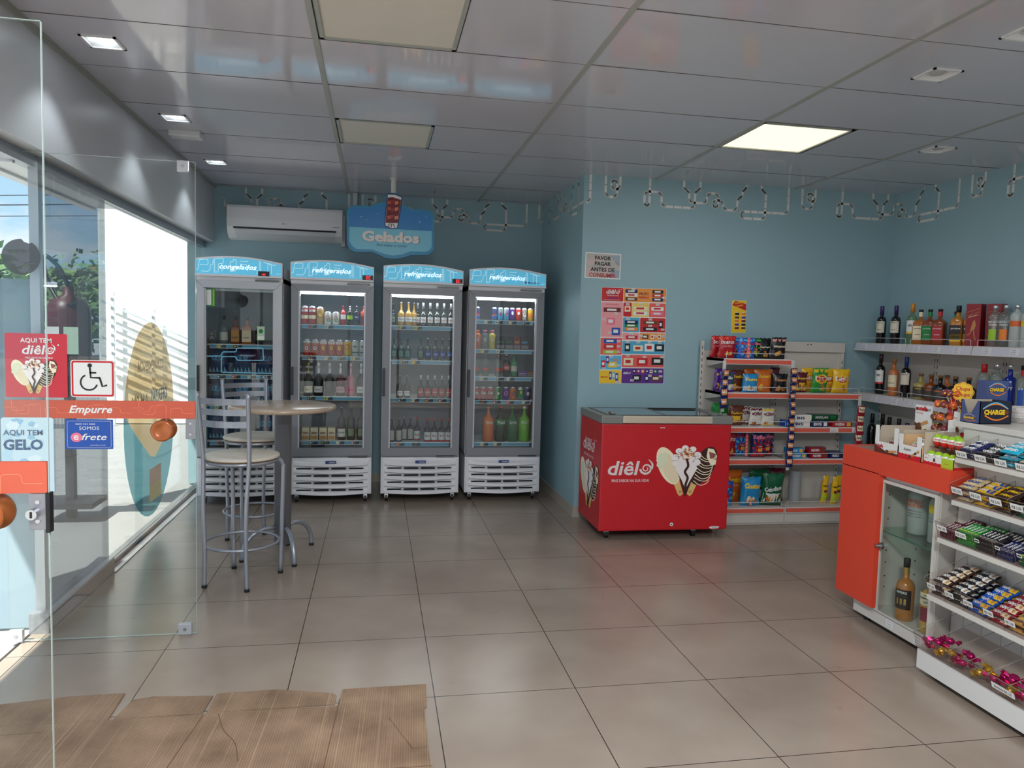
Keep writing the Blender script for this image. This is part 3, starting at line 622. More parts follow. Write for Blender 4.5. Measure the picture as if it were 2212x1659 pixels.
def stool(x, y, rz, label):
    t = thing('bar_stool', label, 'bar stool', (x, y, 0), rz, 'silver bar stools at the high table')
    mb = MB(); mb.lathe([(0, .735), (.205, .735), (.212, .741), (.212, .752), (.2, .757), (0, .757)], CUSH, 44); mb.lathe([(0, .7345), (.207, .7345), (.2125, .7405)], PLYE, 44); mb.build('seat', t)
    mb = MB(); mb.tube([(.195 * cos(q * pi / 18), .195 * sin(q * pi / 18), .722) for q in range(36)], .0115, TUBE, 8, closed=True); mb.build('seat_ring', t)
    mb = MB(); mb.tube([(.208 * cos(q * pi / 20), .208 * sin(q * pi / 20), .235) for q in range(40)], .0085, TUBE, 8, closed=True); mb.build('foot_ring', t)
    for s in (-1, 1):
        mb = MB(); P = smooth_line([(s * .133, -.175, .0), (s * .128, -.178, .25), (s * .134, -.182, .5), (s * .142, -.168, .74), (s * .150, -.185, .95), (s * .156, -.205, 1.13)], 5)
        mb.tube(P, .0125, TUBE, 10); mb.cyl((s * .133, -.175, 0), (s * .133, -.175, .016), .0155, BLKP, 12); mb.build('leg', t)
        mb = MB(); P = [(s * .06, .06, .72), (s * .10, .11, .722)] + smooth_line([(s * .145, .155, .712), (s * .165, .175, .68), (s * .168, .178, .6), (s * .155, .172, 0)], 6)
        mb.tube(P, .0125, TUBE, 10); mb.cyl((s * .155, .172, 0), (s * .155, .172, .016), .0155, BLKP, 12); mb.build('leg', t)
    for z, w, h in ((1.083, .154, .034), (1.023, .151, .034), (.955, .148, .036)):
        mb = MB(); n = 12; vs = []
        for i in range(n + 1):
            u = -1 + 2 * i / n; yy = -.20 - .045 * (1 - u * u) + (1.13 - z) * .10
            for dy in (-.0035, .0035):
                for dz in (-h / 2, h / 2): vs.append((u * w, yy + dy, z + dz))
        fs = []
        for i in range(n): b = i * 4; fs += [(b, b + 4, b + 5, b + 1), (b + 2, b + 3, b + 7, b + 6), (b + 1, b + 5, b + 7, b + 3), (b, b + 2, b + 6, b + 4)]
        mb.add(vs, fs, TUBE); mb.build('back_slat', t)
    return t
stool(-0.484, 1.03, radians(-20.8), 'silver bar stool with round cream seat on the near side of the table')
stool(-0.525, 1.80, radians(-149.5), 'silver bar stool with chipped cream seat standing behind the round table')

# ------------------------------------------------------------------ air conditioner
t = thing('air_conditioner', 'white split air conditioner unit mounted high on the blue wall', 'air conditioner', (-0.555, WY, 0))
prof = [(0, 2.60), (-.17, 2.60), (-.195, 2.592), (-.205, 2.57), (-.21, 2.47), (-.205, 2.40), (-.185, 2.35), (-.12, 2.305), (-.03, 2.295), (0, 2.30)]
mb = MB(); mb.prism(prof, -.51, .51, PLAW, axis='x'); mb.build('housing', t)
mb = MB(); F = plane((0, -.2055, 0), (1, 0, 0), (0, .02, 1))
mb.prism([(-.2075, 2.398), (-.2015, 2.383), (-.198, 2.384), (-.203, 2.399)], -.455, .455, M('dark_vent_gap', (30, 32, 36), .6), axis='x')
mb.prism([(-.2025, 2.381), (-.1895, 2.346), (-.128, 2.303), (-.124, 2.308), (-.184, 2.352), (-.196, 2.382)], -.44, .44, M('ac_flap', (205, 208, 212), .4), axis='x'); mb.build('flap', t)
mb = MB(); F = plane((0, -.2115, 2.44), (1, 0, 0), (0, 0, 1)); d_ell(mb, F, -.018, .0, .0065, .0065, GRY, 3, 16); d_text(mb, F, 'LG', .004, -.0045, .009, GRY, 3, bold=.02); d_text(mb, F, 'INVERTER V', .455, -.012, .006, BLACK, 3, bold=.03, width=.07); mb.build('lettering', t)
mb = MB(); mb.box(.495, -.10, 2.27, .53, -.005, 2.56, GREYW); mb.build('pipe_cover', t)
mb = MB(); mb.box(.045, WY - .045, 2.30, .085, WY - .001, H, M('white_conduit', (206, 206, 204), .5)); tag(mb.build('wall_conduit'), 'pale vertical conduit on the wall behind the hanging sign', 'conduit')

# ------------------------------------------------------------------ hanging sign
t = thing('hanging_sign', 'blue cloud shaped hanging sign with a glass of cola and white lettering', 'sign', (0, 2.98, 0))
SB1, SB2, SB3 = M('sign_rim_blue', (22, 132, 178), .35), M('sign_blue', (20, 122, 190), .35), M('sign_pale_blue', (112, 190, 216), .35)
outl = [(.0206, 2.4661), (.0313, 2.5001), (.0558, 2.5237), (.0916, 2.534), (.2134, 2.5353), (.2577, 2.5562), (.3022, 2.5682), (.3401, 2.5743), (.3469, 2.6463), (.3905, 2.6544), (.4355, 2.6543), (.4866, 2.6236), (.4803, 2.5614), (.5161, 2.5466), (.5532, 2.5289), (.6756, 2.53), (.7245, 2.5128), (.7522, 2.4746), (.7598, 2.2216), (.748, 2.1782), (.6997, 2.1474), (.5597, 2.1412), (.523, 2.1254), (.4721, 2.1101), (.41, 2.1023), (.3422, 2.109), (.2857, 2.1319), (.2519, 2.1484), (.2239, 2.1517), (.0959, 2.1459), (.0542, 2.1664), (.0278, 2.2072)]
mb = MB(); mb.prism(outl, -.03, .012, SB1); F = plane((0, -.03, 0), (1, 0, 0), (0, 0, 1))
d_poly(mb, F, [(.045, 2.3533), (.0437, 2.4674), (.0589, 2.4933), (.0918, 2.509), (.2138, 2.5101), (.258, 2.535), (.336, 2.5494), (.4823, 2.5419), (.5508, 2.5062), (.676, 2.5045), (.7164, 2.4869), (.7313, 2.4536), (.735, 2.3515)], SB2, 1)
d_poly(mb, F, [(.045, 2.3533), (.735, 2.3515), (.7374, 2.2205), (.7219, 2.1913), (.682, 2.1735), (.5564, 2.1724), (.4886, 2.1437), (.4096, 2.1306), (.3418, 2.14), (.2854, 2.1573), (.2348, 2.1747), (.1067, 2.1717), (.0705, 2.1952), (.0463, 2.2333)], SB3, 1)
rr = random.Random(2)
for i in range(26):
    u, v, s_ = rr.uniform(.09, .69), rr.uniform(2.2, 2.49), rr.uniform(.004, .012)
    if .3 < u < .5 and v > 2.33: continue
    hi = v > 2.353; d_ell(mb, F, u, v, s_ * .6, s_ * .2, WHITE if hi else M('sign_drop_shade', (84, 166, 198), .35), 2, 8)
mb.build('board', t)
mb = MB(); d_text(mb, F, 'Gelados', .391, 2.2438, .082, M('sign_text_shadow', (40, 120, 150), .4), 3, bold=.055, width=.492); d_text(mb, F, 'Gelados', .389, 2.2455, .082, M('sign_white', (228, 222, 218), .4), 4, bold=.045, width=.482); d_text(mb, F, 'Para beber e comer', .40, 2.2045, .022, M('sign_dark_blue', (14, 60, 110), .4), 4, shear=.3, width=.26); mb.build('lettering', t)
mb = MB(); d_poly(mb, F, [(.352, 2.648), (.42, 2.65), (.483, 2.626), (.48, 2.59), (.452, 2.396), (.446, 2.36), (.395, 2.352), (.338, 2.37), (.334, 2.4)], NAVY, 3)
d_poly(mb, F, [(.3599, 2.6386), (.4188, 2.6393), (.4743, 2.6201), (.4702, 2.5918), (.445, 2.3991), (.4399, 2.365), (.3949, 2.3599), (.3452, 2.377), (.3426, 2.3994), (.3565, 2.6021)], WHITE, 4)
d_poly(mb, F, [(.358, 2.612), (.40, 2.618), (.47, 2.60), (.445, 2.405), (.345, 2.402)], DRD, 5)
for i in range(9): u, v = .362 + .03 * (i % 3), 2.43 + .062 * (i // 3) + .01 * (i % 2); d_poly(mb, F, [(u, v), (u + .028, v + .012), (u + .024, v + .036), (u - .004, v + .028)], (M('cola_amber', (190, 70, 40), .3), M('cola_red', (150, 30, 30), .3), M('cola_highlight', (222, 130, 80), .3))[i % 3], 6)
for s in (-1, 0, 1): d_stroke(mb, F, [(.392 + s * .03, 2.366), (.392 + s * .012, 2.398)], .006, NAVY, 6)
mb.build('cola_glass', t)
mb = MB(); mb.cyl((.409, 0, 2.6), (.409, 0, H), .0235, M('white_conduit'), 20); mb.cyl((.409, 0, H - .012), (.409, 0, H), .034, M('white_conduit'), 20); mb.build('pipe', t)

# ------------------------------------------------------------------ drink coolers
COOL = M('cooler_white_steel', (232, 232, 236), 0.32); DFR = M('cooler_door_grey', (132, 134, 140), 0.4, 0.2); DFRL = M('cooler_door_silver', (196, 198, 204), 0.35, 0.2)
HDRL = M('lit_header_blue', (110, 196, 226), .4, emit=(80, 190, 232), estr=.35); HLN = M('lit_header_line', (200, 234, 244), .4, emit=(170, 226, 245), estr=.35); HTX = M('lit_header_text', (250, 253, 255), .4, emit=(235, 248, 255), estr=.8)
LINER = M('cooler_liner', (132, 132, 136), .5); LEDM = M('cooler_led', (255, 255, 255), .3, emit=(235, 245, 255), estr=4.0); LEDOFF = M('cooler_tube_off', (214, 220, 222), .3)
STRIP = M('blue_price_strip', (96, 168, 200), .4); SWIRE = M('white_wire', (214, 216, 216), .4); CGL = MG('cooler_glass', (244, 247, 247), 1.2, 1.5); SLOT = M('dark_slot', (14, 14, 16), .7)
REDL = M('red_segments', (255, 40, 50), .4, emit=(255, 30, 50), estr=3.0)
HP = [[(-.4191, 1.9574), (-.4012, 1.9581), (-.3926, 2.0367), (-.3702, 2.0377)], [(-.3879, 1.9955), (-.3251, 1.9981), (-.3253, 2.0396), (-.3882, 2.0415)], [(-.3787, 1.9451), (-.3247, 1.9427), (-.3068, 1.9665), (-.3071, 1.9988), (-.289, 1.9996), (-.2848, 2.0413)], [(-.2796, 1.9398), (-.248, 1.9411), (-.244, 2.0107), (-.2078, 2.0122), (-.2081, 2.0539), (-.2759, 2.051), (-.2751, 1.94)], [(-.2213, 2.007), (-.2074, 1.9613), (-.2254, 1.9513)], [(-.1528, 1.9495), (-.1535, 2.0284), (-.1307, 2.0294), (-.1309, 2.0479), (-.1081, 2.047), (-.1073, 1.956), (-.1528, 1.9495)], [(-.0761, 2.0363), (-.0167, 2.0342), (-.0168, 2.0435)], [(-.0759, 2.0131), (-.0256, 2.0105), (-.0159, 1.955)], [(.0207, 1.9704), (.0575, 1.9672), (.0578, 1.9345)], [(.0732, 2.0426), (.0744, 1.9399)], [(.0843, 2.0384), (.0855, 1.9356)], [(.1074, 2.0347), (.1306, 2.0263), (.1676, 2.0232), (.1687, 1.9389)], [(.1409, 1.9378), (.14, 2.0174), (.2048, 2.0135)]]
FRONT = 2.96
def seven(mb, F, s, u, v, h, m):
    seg = {'E': 'adefg', 'C': 'adef', '-': 'g', '2': 'abged'}; w = h * .55
    L = dict(a=((0, h), (w, h)), b=((w, h), (w, h / 2)), c=((w, h / 2), (w, 0)), d=((0, 0), (w, 0)), e=((0, h / 2), (0, 0)), f=((0, h), (0, h / 2)), g=((0, h / 2), (w, h / 2)))
    for i, ch in enumerate(s):
        for q in seg[ch]: a, b = L[q]; d_stroke(mb, F, [(u + i * w * 1.6 + a[0], v + a[1]), (u + i * w * 1.6 + b[0], v + b[1])], h * .14, m, 3)
def cooler(x0, word, shelves, on, disp, dispx, fr, label, gl=(1.80, .478), maker=False):
    W = .68; t = thing('display_cooler', label, 'refrigerator', (x0, FRONT, 0), group='upright glass door coolers along the back wall'); D = .66
    mb = MB(); w = .035; zb, zt = .405, 1.905
    mb.box(0, .05, zb, w, D, zt, COOL); mb.box(W - w, .05, zb, W, D, zt, COOL); mb.box(0, D - .03, zb, W, D, zt, COOL); mb.box(0, .02, 1.865, W, D, 2.0, COOL); mb.box(0, .02, .075, W, D, .40, COOL); mb.box(0, .02, .395, W, D, .415, M('cooler_gap_grey', (170, 172, 176), .5))
    mb.box(.0, .03, 1.868, W, .05, 1.905, COOL); mb.build('cabinet', t)
    mb = MB(); mb.box(w, .1, .44, W - w, D - .03, .45, LINER); mb.box(w, D - .05, .45, W - w, D - .031, 1.85, LINER); mb.box(w, .1, .44, w + .006, D - .03, 1.85, LINER); mb.box(W - w - .006, .1, .44, W - w, D - .03, 1.85, LINER); mb.box(w, .1, 1.835, W - w, D - .03, 1.86, LINER); mb.build('liner', t)
    mb = MB(); mb.box(.07, .065, 1.785, W - .07, .09, 1.822, LEDM if on else LEDOFF); mb.build('lamp', t)
    if on:
        l = area('cooler_lamp', (x0 + W / 2, FRONT + .10, 1.78), W - .16, 2.0, (.92, .97, 1), .03); l.rotation_euler = (radians(-28), 0, 0)
    # lit header with arched top
    n = 16; arc = [(W * i / n, 2.022 + .05 * sin(pi * (.12 + .80 * i / n)) - .012 * i / n) for i in range(n + 1)]
    mb = MB(); mb.prism([(0, 1.908)] + arc + [(W, 1.908)], -.03, .06, COOL); mb.prism([(0, 1.9)] + [(W, 1.9)] + [(W, 1.912), (0, 1.912)], -.04, .04, COOL)
    F = plane((0, -.03, 0), (1, 0, 0), (0, 0, 1)); d_poly(mb, F, [(.008, 1.918)] + [(min(max(a, .008), W - .008), b - .014) for a, b in arc] + [(W - .008, 1.918)], HDRL, 1)
    for q in HP: d_stroke(mb, F, [(a + .425 if a + .425 < W else W - .01, b - .008) for a, b in q], .0056, HLN, 2, r=.01)
    d_stroke(mb, F, [(W - .05, 1.935), (W - .012, 1.935)], .0042, HLN, 2); mb.build('lit_header', t)
    mb = MB(); d_text(mb, F, word, W * .49, 1.962, .040, HTX, 4, bold=.012, shear=.3, width=.32 if word[0] == 'r' else .29)
    if maker: d_text(mb, F, 'Metalfrio', .565, 1.936, .016, M('maker_blue', (40, 90, 150), .4), 4, bold=.02, width=.10); d_ell(mb, F, .497, 1.943, .012, .012, M('maker_light_blue', (60, 150, 200), .4), 4, 10)
    mb.build('header_lettering', t)
    if disp:
        mb = MB(); mb.box(dispx, -.036, 1.912, dispx + .088, -.03, 1.953, BLKP); G = plane((dispx, -.036, 1.912), (1, 0, 0), (0, 0, 1))
        seven(mb, G, disp, .034 if disp[0] == 'E' else .028, .009, .023 if disp[0] == 'E' else .012, REDL); mb.build('temperature_display', t)
    # glass door
    mb = MB(); z0, z1 = .412, 1.864; b = .062
    for x, y, z, xx, zz in ((.004, 0, z0, b, z1), (W - b - .004, 0, z0, W - .004, z1), (b, 0, z1 - b + .005, W - b - .004, z1), (b, 0, z0, W - b - .004, z0 + b + .004)):
        xa, xb = min(x, xx), max(x, xx); mb.box(xa, -.002, z, xb, .05, zz, fr)
    i_ = b + .0; mb.box(i_, .004, z0 + b, i_ + .012, .05, z1 - b, DFRL); mb.box(W - i_ - .016, .004, z0 + b, W - i_ - .004, .05, z1 - b, DFRL)
    d_stroke(mb, plane((0, -.002, 0), (1, 0, 0), (0, 0, 1)), [(.004, z1), (b, z1 - b)], .0018, SLOT, 1); d_stroke(mb, plane((0, -.002, 0), (1, 0, 0), (0, 0, 1)), [(W - .004, z1), (W - b - .004, z1 - b)], .0018, SLOT, 1)
    dr = mb.build('door', t)
    mb = MB(); mb.box(b, .018, z0 + b, W - b, .024, z1 - b + .004, CGL); mb.build('door_glass', dr)
    mb = MB(); mb.box(.002, -.022, .93, .026, -.002, 1.17, M('dark_cooler_handle', (52, 54, 62), .4), bv=.004); mb.build('handle', dr)
    mb = MB(); mb.box(W - .22, -.004, 1.874, W - .03, .03, 1.884, M('cooler_hinge_grey', (110, 110, 108), .4, .5)); mb.build('hinge', dr); mb = MB(); mb.box(W - .2, -.004, .398, W - .04, .03, .406, M('cooler_hinge_grey')); mb.build('hinge', dr)
    # louvred plinth panel
    mb = MB(); mb.box(.012, .0, .078, W - .012, .022, .392, COOL, bv=.004)
    for k in range(5):
        z = .352 - k * .062; n = 10; vs = []
        for i in range(n + 1):
            u = i / n; x = .03 + (W - .06) * u; bow = .032 * (1 - (2 * u - 1) ** 2); dz = -.010 * (1 - (2 * u - 1) ** 2)
            vs += [(x, -.004, z + .021 + dz), (x, -.012 - bow, z + .006 + dz), (x, -.012 - bow, z - .018 + dz), (x, -.004, z - .024 + dz)]
        mb.add(vs, [(4 * i + j, 4 * i + j + 1, 4 * i + 5 + j, 4 * i + 4 + j) for i in range(n) for j in range(3)] + [(0, 3, 2, 1), (4 * n, 4 * n + 1, 4 * n + 2, 4 * n + 3)], COOL)
        if k: 
            for j in range(4): xx = .055 + j * .145; mb.box(xx, -.014 - .02 * (1 - abs(j - 1.5) / 2.2), z + .019 - .009, xx + .122, .0, z + .026 - .008, SLOT)
    mb.build('louvred_plinth', t)
    mb = MB(); G = plane((W / 2, -.05, .362), (1, 0, 0), (0, 0, 1)); mb.box(W / 2 - .045, -.0495, .3515, W / 2 + .045, -.03, .3735, M('badge_blue', (28, 60, 130), .4), bv=.004); d_text(mb, G, 'Metalfrio', .012, -.0045, .010, WHITE, 2, bold=.02, width=.05); mb.build('maker_badge', t)
    for x in (.05, W - .05):
        for y in (.07, D - .08):
            mb = MB(); mb.cyl((x - .011, y, .03), (x + .011, y, .03), .03, BLKP, 18); mb.cyl((x - .012, y, .03), (x + .012, y, .03), .014, CHROME, 12); mb.box(x - .016, y - .02, .04, x + .016, y + .02, .078, CHROME); mb.build('caster', t)
    for z in shelves:
        sh = MB()
        for q in range(14): yy = .1 + q * .035; sh.cyl((w + .006, yy, z - .004), (W - w - .006, yy, z - .004), .0022, SWIRE, 5, caps=False)
        sh.box(w + .006, .095, z - .010, W - w - .006, .103, z - .001, SWIRE); s = sh.build('shelf', t)
        sh = MB(); xa, xb = .085, W - .085; sh.box(xa, .086, z - .036, xb, .094, z + .001, WHITE); G = plane((0, .086, z), (1, 0, 0), (0, 0, 1)); d_rect(sh, G, xa + .002, -.032, xb - .002, -.006, STRIP, 1)
        rr = random.Random(int(z * 977 + x0 * 31))
        for q in range(rr.choice((2, 2, 3, 4))):
            px = xa + .04 + q * .12 + rr.uniform(0, .03)
            if px > xb - .08: break
            d_rect(sh, G, px, -.032, px + .028, -.006, rr.choice((CRM, RED, BLACK, YEL)), 2); d_ell(sh, G, px + .012, -.019, .008, .008, rr.choice((WHITE, GRN, YEL)), 3, 10); d_poly(sh, G, [(px + .028, -.032), (px + .07, -.032), (px + .07, -.006), (px + .045, -.008), (px + .034, -.018)], BLACK, 2); d_text(sh, G, str(rr.randint(2, 9)) + ',' + str(rr.choice((50, 99, 90))), px + .052, -.026, .009, GRY, 3, width=.02)
        sh.build('price_strip', s)
    return t
FX = (-1.172, -0.427, 0.333, 1.066)
SHV = ([1.345, 1.09, .83, .53], [1.53, 1.262, .915, .53], [1.54, 1.24, .905, .515], [1.61, 1.35, 1.105, .895, .515])
c1 = cooler(FX[0], 'congelados', SHV[0], False, '-22', .49, DFRL, 'freezer cabinet with silver door frame, partly behind the tall round table')
cooler(FX[1], 'refrigerados', SHV[1], True, 'EC', .585, DFR, 'display cooler with cans, sparkling wine and beer, second from the shop window')
cooler(FX[2], 'refrigerados', SHV[2], True, 'EC', .585, DFR, 'display cooler full of beer bottles on four shelves, under the hanging sign')
cooler(FX[3], 'refrigerados', SHV[3], True, None, 0, DFR, 'display cooler of soft drinks and energy cans next to the corner wall', maker=True)
FL = M('pale_blue_film_line', (120, 196, 226), .5); mb = MB(); F = plane((-FX[0], .0175, 0), (1, 0, 0), (0, 0, 1))
F = plane((0, .0175, 0), (1, 0, 0), (0, 0, 1)); g = lambda q: [(a - FX[0], b) for a, b in q]
d_stroke(mb, F, g([(-1.108, 1.2432), (-.9846, 1.2464), (-.9695, 1.2816), (-.864, 1.2838), (-.859, 1.3157), (-.651, 1.3203), (-.6457, 1.2169), (-.8539, 1.213), (-.869, 1.2445), (-.9796, 1.2423), (-.9798, 1.1121), (-.5582, 1.1082)]), .009, FL, 1, r=.012)
d_text(mb, F, 'Convenience', .40, 1.245, .012, FL, 1); mb.build('film_line', c1)
mb = MB(); d_rect(mb, F, .066, 1.655, .145, 1.80, GRN, 1); d_rect(mb, F, .074, 1.665, .115, 1.79, WHITE, 2); d_rect(mb, F, .125, 1.66, .138, 1.795, LIM, 2); mb.build('energy_label', c1)
mb = MB(); d_rect(mb, F, .475, 1.385, .535, 1.50, M('pale_green_tag'), 1); d_ell(mb, F, .505, 1.46, .018, .018, GRN, 2, 16); d_rect(mb, F, .48, 1.39, .53, 1.42, WHITE, 2); mb.build('paper_notice', c1)

# ------------------------------------------------------------------ posters on the snack wall
def poster(name, x0, z0, x1, z1, label, cat, fn, tilt=0):
    mb = MB(); mb.box(0, -.0014, 0, x1 - x0, -.0002, z1 - z0, WHITE); F = plane((0, -.0014, 0), (1, 0, 0), (0, 0, 1)); fn(mb, F, x1 - x0, z1 - z0); o = mb.build(name, loc=(x0, WB, z0)); o.rotation_euler.y = tilt; return tag(o, label, cat)
def f(mb, F, w, h):
    MN, MN2 = M('banknote_grey', (190, 186, 180), .6), M('banknote_blue', (160, 172, 186), .6)
    d_rect(mb, F, .008, .008, w - .008, h - .008, MN, 1)
    for i, q in enumerate(([(.01, .14), (.12, .19), (.16, .15), (.03, .1)], [(.2, .19), (.29, .1), (.29, .19)], [(.01, .02), (.1, .01), (.08, .09), (.01, .08)], [(.2, .01), (.29, .01), (.29, .07), (.23, .08)], [(.12, .05), (.2, .03), (.22, .1), (.14, .12)])): d_poly(mb, F, q, MN2 if i % 2 else M('banknote_pink', (206, 188, 184), .6), 2 + i * .1)
    d_text(mb, F, '100', .262, .12, .018, GRY, 3, rot=-.6)
    for s, z, m in (('FAVOR', .150, BLACK), ('PAGAR', .105, BLACK), ('ANTES DE', .058, BLACK), ('CONSUMIR', .013, M('notice_red', (190, 36, 44), .5))): d_text(mb, F, s, w * .49, z, .031, m, 4, bold=.03, width={5: .135, 8: .205 if m == BLACK else .225}[len(s)])
poster('payment_notice', 1.928, 1.962, 2.228, 2.168, 'small white notice with four lines of bold capitals beside the wall corner', 'notice', f, radians(.6))
def f(mb, F, w, h):
    P = lambda a, b, c, d: (a * w, b * h, c * w, d * h)
    def cell(x0, y0, x1, y1, m, goods=(), price=()):
        x0, x1 = x0 * w + .002, x1 * w - .002; y0, y1 = y0 * h + .002, y1 * h - .002; d_rrect(mb, F, x0, y0, x1, y1, .006, m, 1)
        for (u, v, a, b, c2) in goods: cx, cy_ = x0 + u * (x1 - x0), y0 + v * (y1 - y0); A_, B_ = a * (x1 - x0) / 2, b * (y1 - y0) / 2; d_rrect(mb, F, cx - A_, cy_ - B_, cx + A_, cy_ + B_, .002, c2, 2); d_rrect(mb, F, cx - A_ * .6, cy_ - B_ * .4, cx + A_ * .5, cy_ + B_ * .5, .001, WHITE if c2 is not WHITE and c2 is not CRM else RED, 3)
        for (u, v) in price: cx, cy_ = x0 + u * (x1 - x0), y0 + v * (y1 - y0); d_rect(mb, F, cx - .015, cy_ - .008, cx + .015, cy_ + .008, WHITE, 4); d_text(mb, F, '%d,99' % (3 + int(u * 7 + v * 5)), cx, cy_ - .005, .009, BLACK, 5, bold=.02, width=.022)
    PK1, OR1, YL1, SK, CO = M('poster_pink', (240, 160, 165), .5), M('poster_orange', (236, 150, 70), .5), M('poster_yellow', (240, 205, 90), .5), M('poster_sky', (80, 170, 205), .5), M('poster_coral', (232, 96, 92), .5)
    cell(0, .855, .335, 1, RED); dielo(mb, F, .035, h * .935, .13, WHITE, 3); d_rrect(mb, F, .05, h * .885, .135, h * .895, .002, PUR, 3); d_text(mb, F, 'DELICIOSAMENTE FEITO', .09, h * .868, .006, WHITE, 3, width=.14)
    cell(.335, .855, 1, 1, OR1, ((.18, .78, .28, .25, NAVY), (.18, .5, .28, .25, WHITE), (.18, .2, .28, .25, BRN), (.8, .78, .26, .25, BLACK), (.8, .5, .26, .25, RED), (.8, .2, .26, .25, NAVY)), ((.22, .93), (.95, .35)))
    d_text(mb, F, 'PALITO', w * .65, h * .93, .022, DRD, 3, bold=.03, width=.08); d_text(mb, F, 'PREMIADO', w * .65, h * .895, .016, RED, 3, bold=.03, width=.09)
    cell(0, .485, .335, .85, PK1, ((.5, .78, .8, .13, DRD), (.45, .45, .4, .2, PNK), (.7, .16, .4, .22, BLU)), ((.68, .68), (.14, .5), (.42, .12))); d_text(mb, F, 'Lancamento', .09, h * .82, .012, RED, 3, shear=.3, width=.11)
    cell(.335, .70, .47, .85, RED, ((.5, .55, .7, .4, CRM),), ((.5, .88),)); cell(.47, .70, .735, .85, YL1, ((.5, .6, .85, .28, CRM), (.5, .25, .85, .28, WHITE)), ((.5, .9),)); cell(.735, .70, 1, .85, CO, ((.5, .6, .75, .26, WHITE), (.5, .25, .75, .26, PNK)), ((.5, .9),))
    cell(.335, .54, .60, .695, SK, ((.5, .68, .8, .26, NAVY), (.5, .45, .8, .26, GRN), (.5, .2, .75, .22, ORG)), ((.3, .88),)); cell(.60, .54, 1, .695, M('poster_crimson', (200, 36, 50), .5), ((.4, .68, .55, .26, BRN), (.4, .22, .55, .26, BLACK), (.82, .55, .16, .5, BLACK)), ((.4, .9), (.4, .44), (.9, .2)))
    cell(.335, .455, .60, .535, PK1, ((.55, .4, .7, .5, RED),), ((.5, .85),)); cell(.60, .455, 1, .535, OR1, ((.22, .5, .25, .6, BRN), (.5, .5, .14, .6, CRM), (.78, .5, .14, .6, CRM)), ((.05, .6), (.62, .6), (.95, .6)))
    cell(0, .30, .335, .48, CO, ((.45, .8, .6, .26, BLU), (.45, .48, .6, .28, RED), (.45, .16, .6, .2, LIM)), ((.85, .8), (.85, .5), (.85, .18))); cell(.335, .31, 1, .45, SK, ((.12, .5, .13, .6, BLACK), (.37, .45, .22, .45, CRM), (.64, .5, .22, .6, WHITE), (.88, .5, .22, .55, BLACK)), ((.12, .92), (.37, .92), (.64, .92), (.88, .92)))
    cell(0, .145, .335, .295, LBL, ((.15, .4, .2, .5, RED), (.35, .7, .14, .5, PUR), (.58, .35, .4, .4, YEL)), ((.5, .93), (.88, .3), (.2, .06))); d_text(mb, F, 'Kids', w * .24, h * .235, .02, M('kids_orange', (240, 120, 40), .5), 5, bold=.03)
    cell(.335, .17, 1, .305, CO, ((.15, .45, .22, .6, CRM), (.48, .45, .26, .6, RED), (.84, .5, .28, .6, BLACK)), ((.13, .95), (.53, .85), (.95, .85))); cell(0, 0, .335, .14, YEL, ((.5, .6, .12, .6, PUR), (.65, .6, .12, .6, LBL), (.8, .5, .14, .6, BLU)), ((.85, .1),)); d_text(mb, F, 'PRECOS', .04, h * .06, .012, RED, 4, bold=.03)
    cell(.335, 0, 1, .165, PUR, tuple((.3 + .1 * i, .8, .07, .22, (BLACK, RED, ORG, NAVY, WHITE, GRN)[i]) for i in range(6)) + ((.36, .35, .2, .42, BLACK), (.6, .33, .1, .42, NAVY), (.82, .33, .24, .36, BRN)), ((.92, .8), (.25, .2), (.67, .52), (.93, .48))); dielo(mb, F, w * .36, h * .10, .07, WHITE, 4, tag_=False)
poster('ice_cream_price_poster', 2.082, 1.108, 2.638, 1.892, 'large colourful ice cream price poster on the blue wall above the red freezer', 'poster', f, radians(-.5))
def f(mb, F, w, h):
    d_rect(mb, F, .002, .002, w - .002, h - .002, YEL, 1); d_poly(mb, F, [(.002, h - .04), (w - .002, h - .085), (w - .002, h - .03), (.03, h - .004)], RED, 2); d_text(mb, F, 'TODOS', w * .45, h - .028, .014, YEL, 3, bold=.03, rot=.2); d_text(mb, F, 'NOSSAS', w * .55, h - .05, .012, YEL, 3, bold=.03, rot=.2)
    for i in range(10): u, v = .03 + .06 * (i % 2) , .03 + .03 * (i // 2); d_rect(mb, F, u, v, u + .038, v + .018, (DRD, BRN, PUR, BLACK, ORG)[i % 5], 2); d_rect(mb, F, u + .002, v + .019, u + .02, v + .025, WHITE, 3)
poster('snack_price_flyer', 3.222, 1.552, 3.352, 1.824, 'narrow yellow price flyer taped above the snack shelves', 'flyer', f, radians(-1))

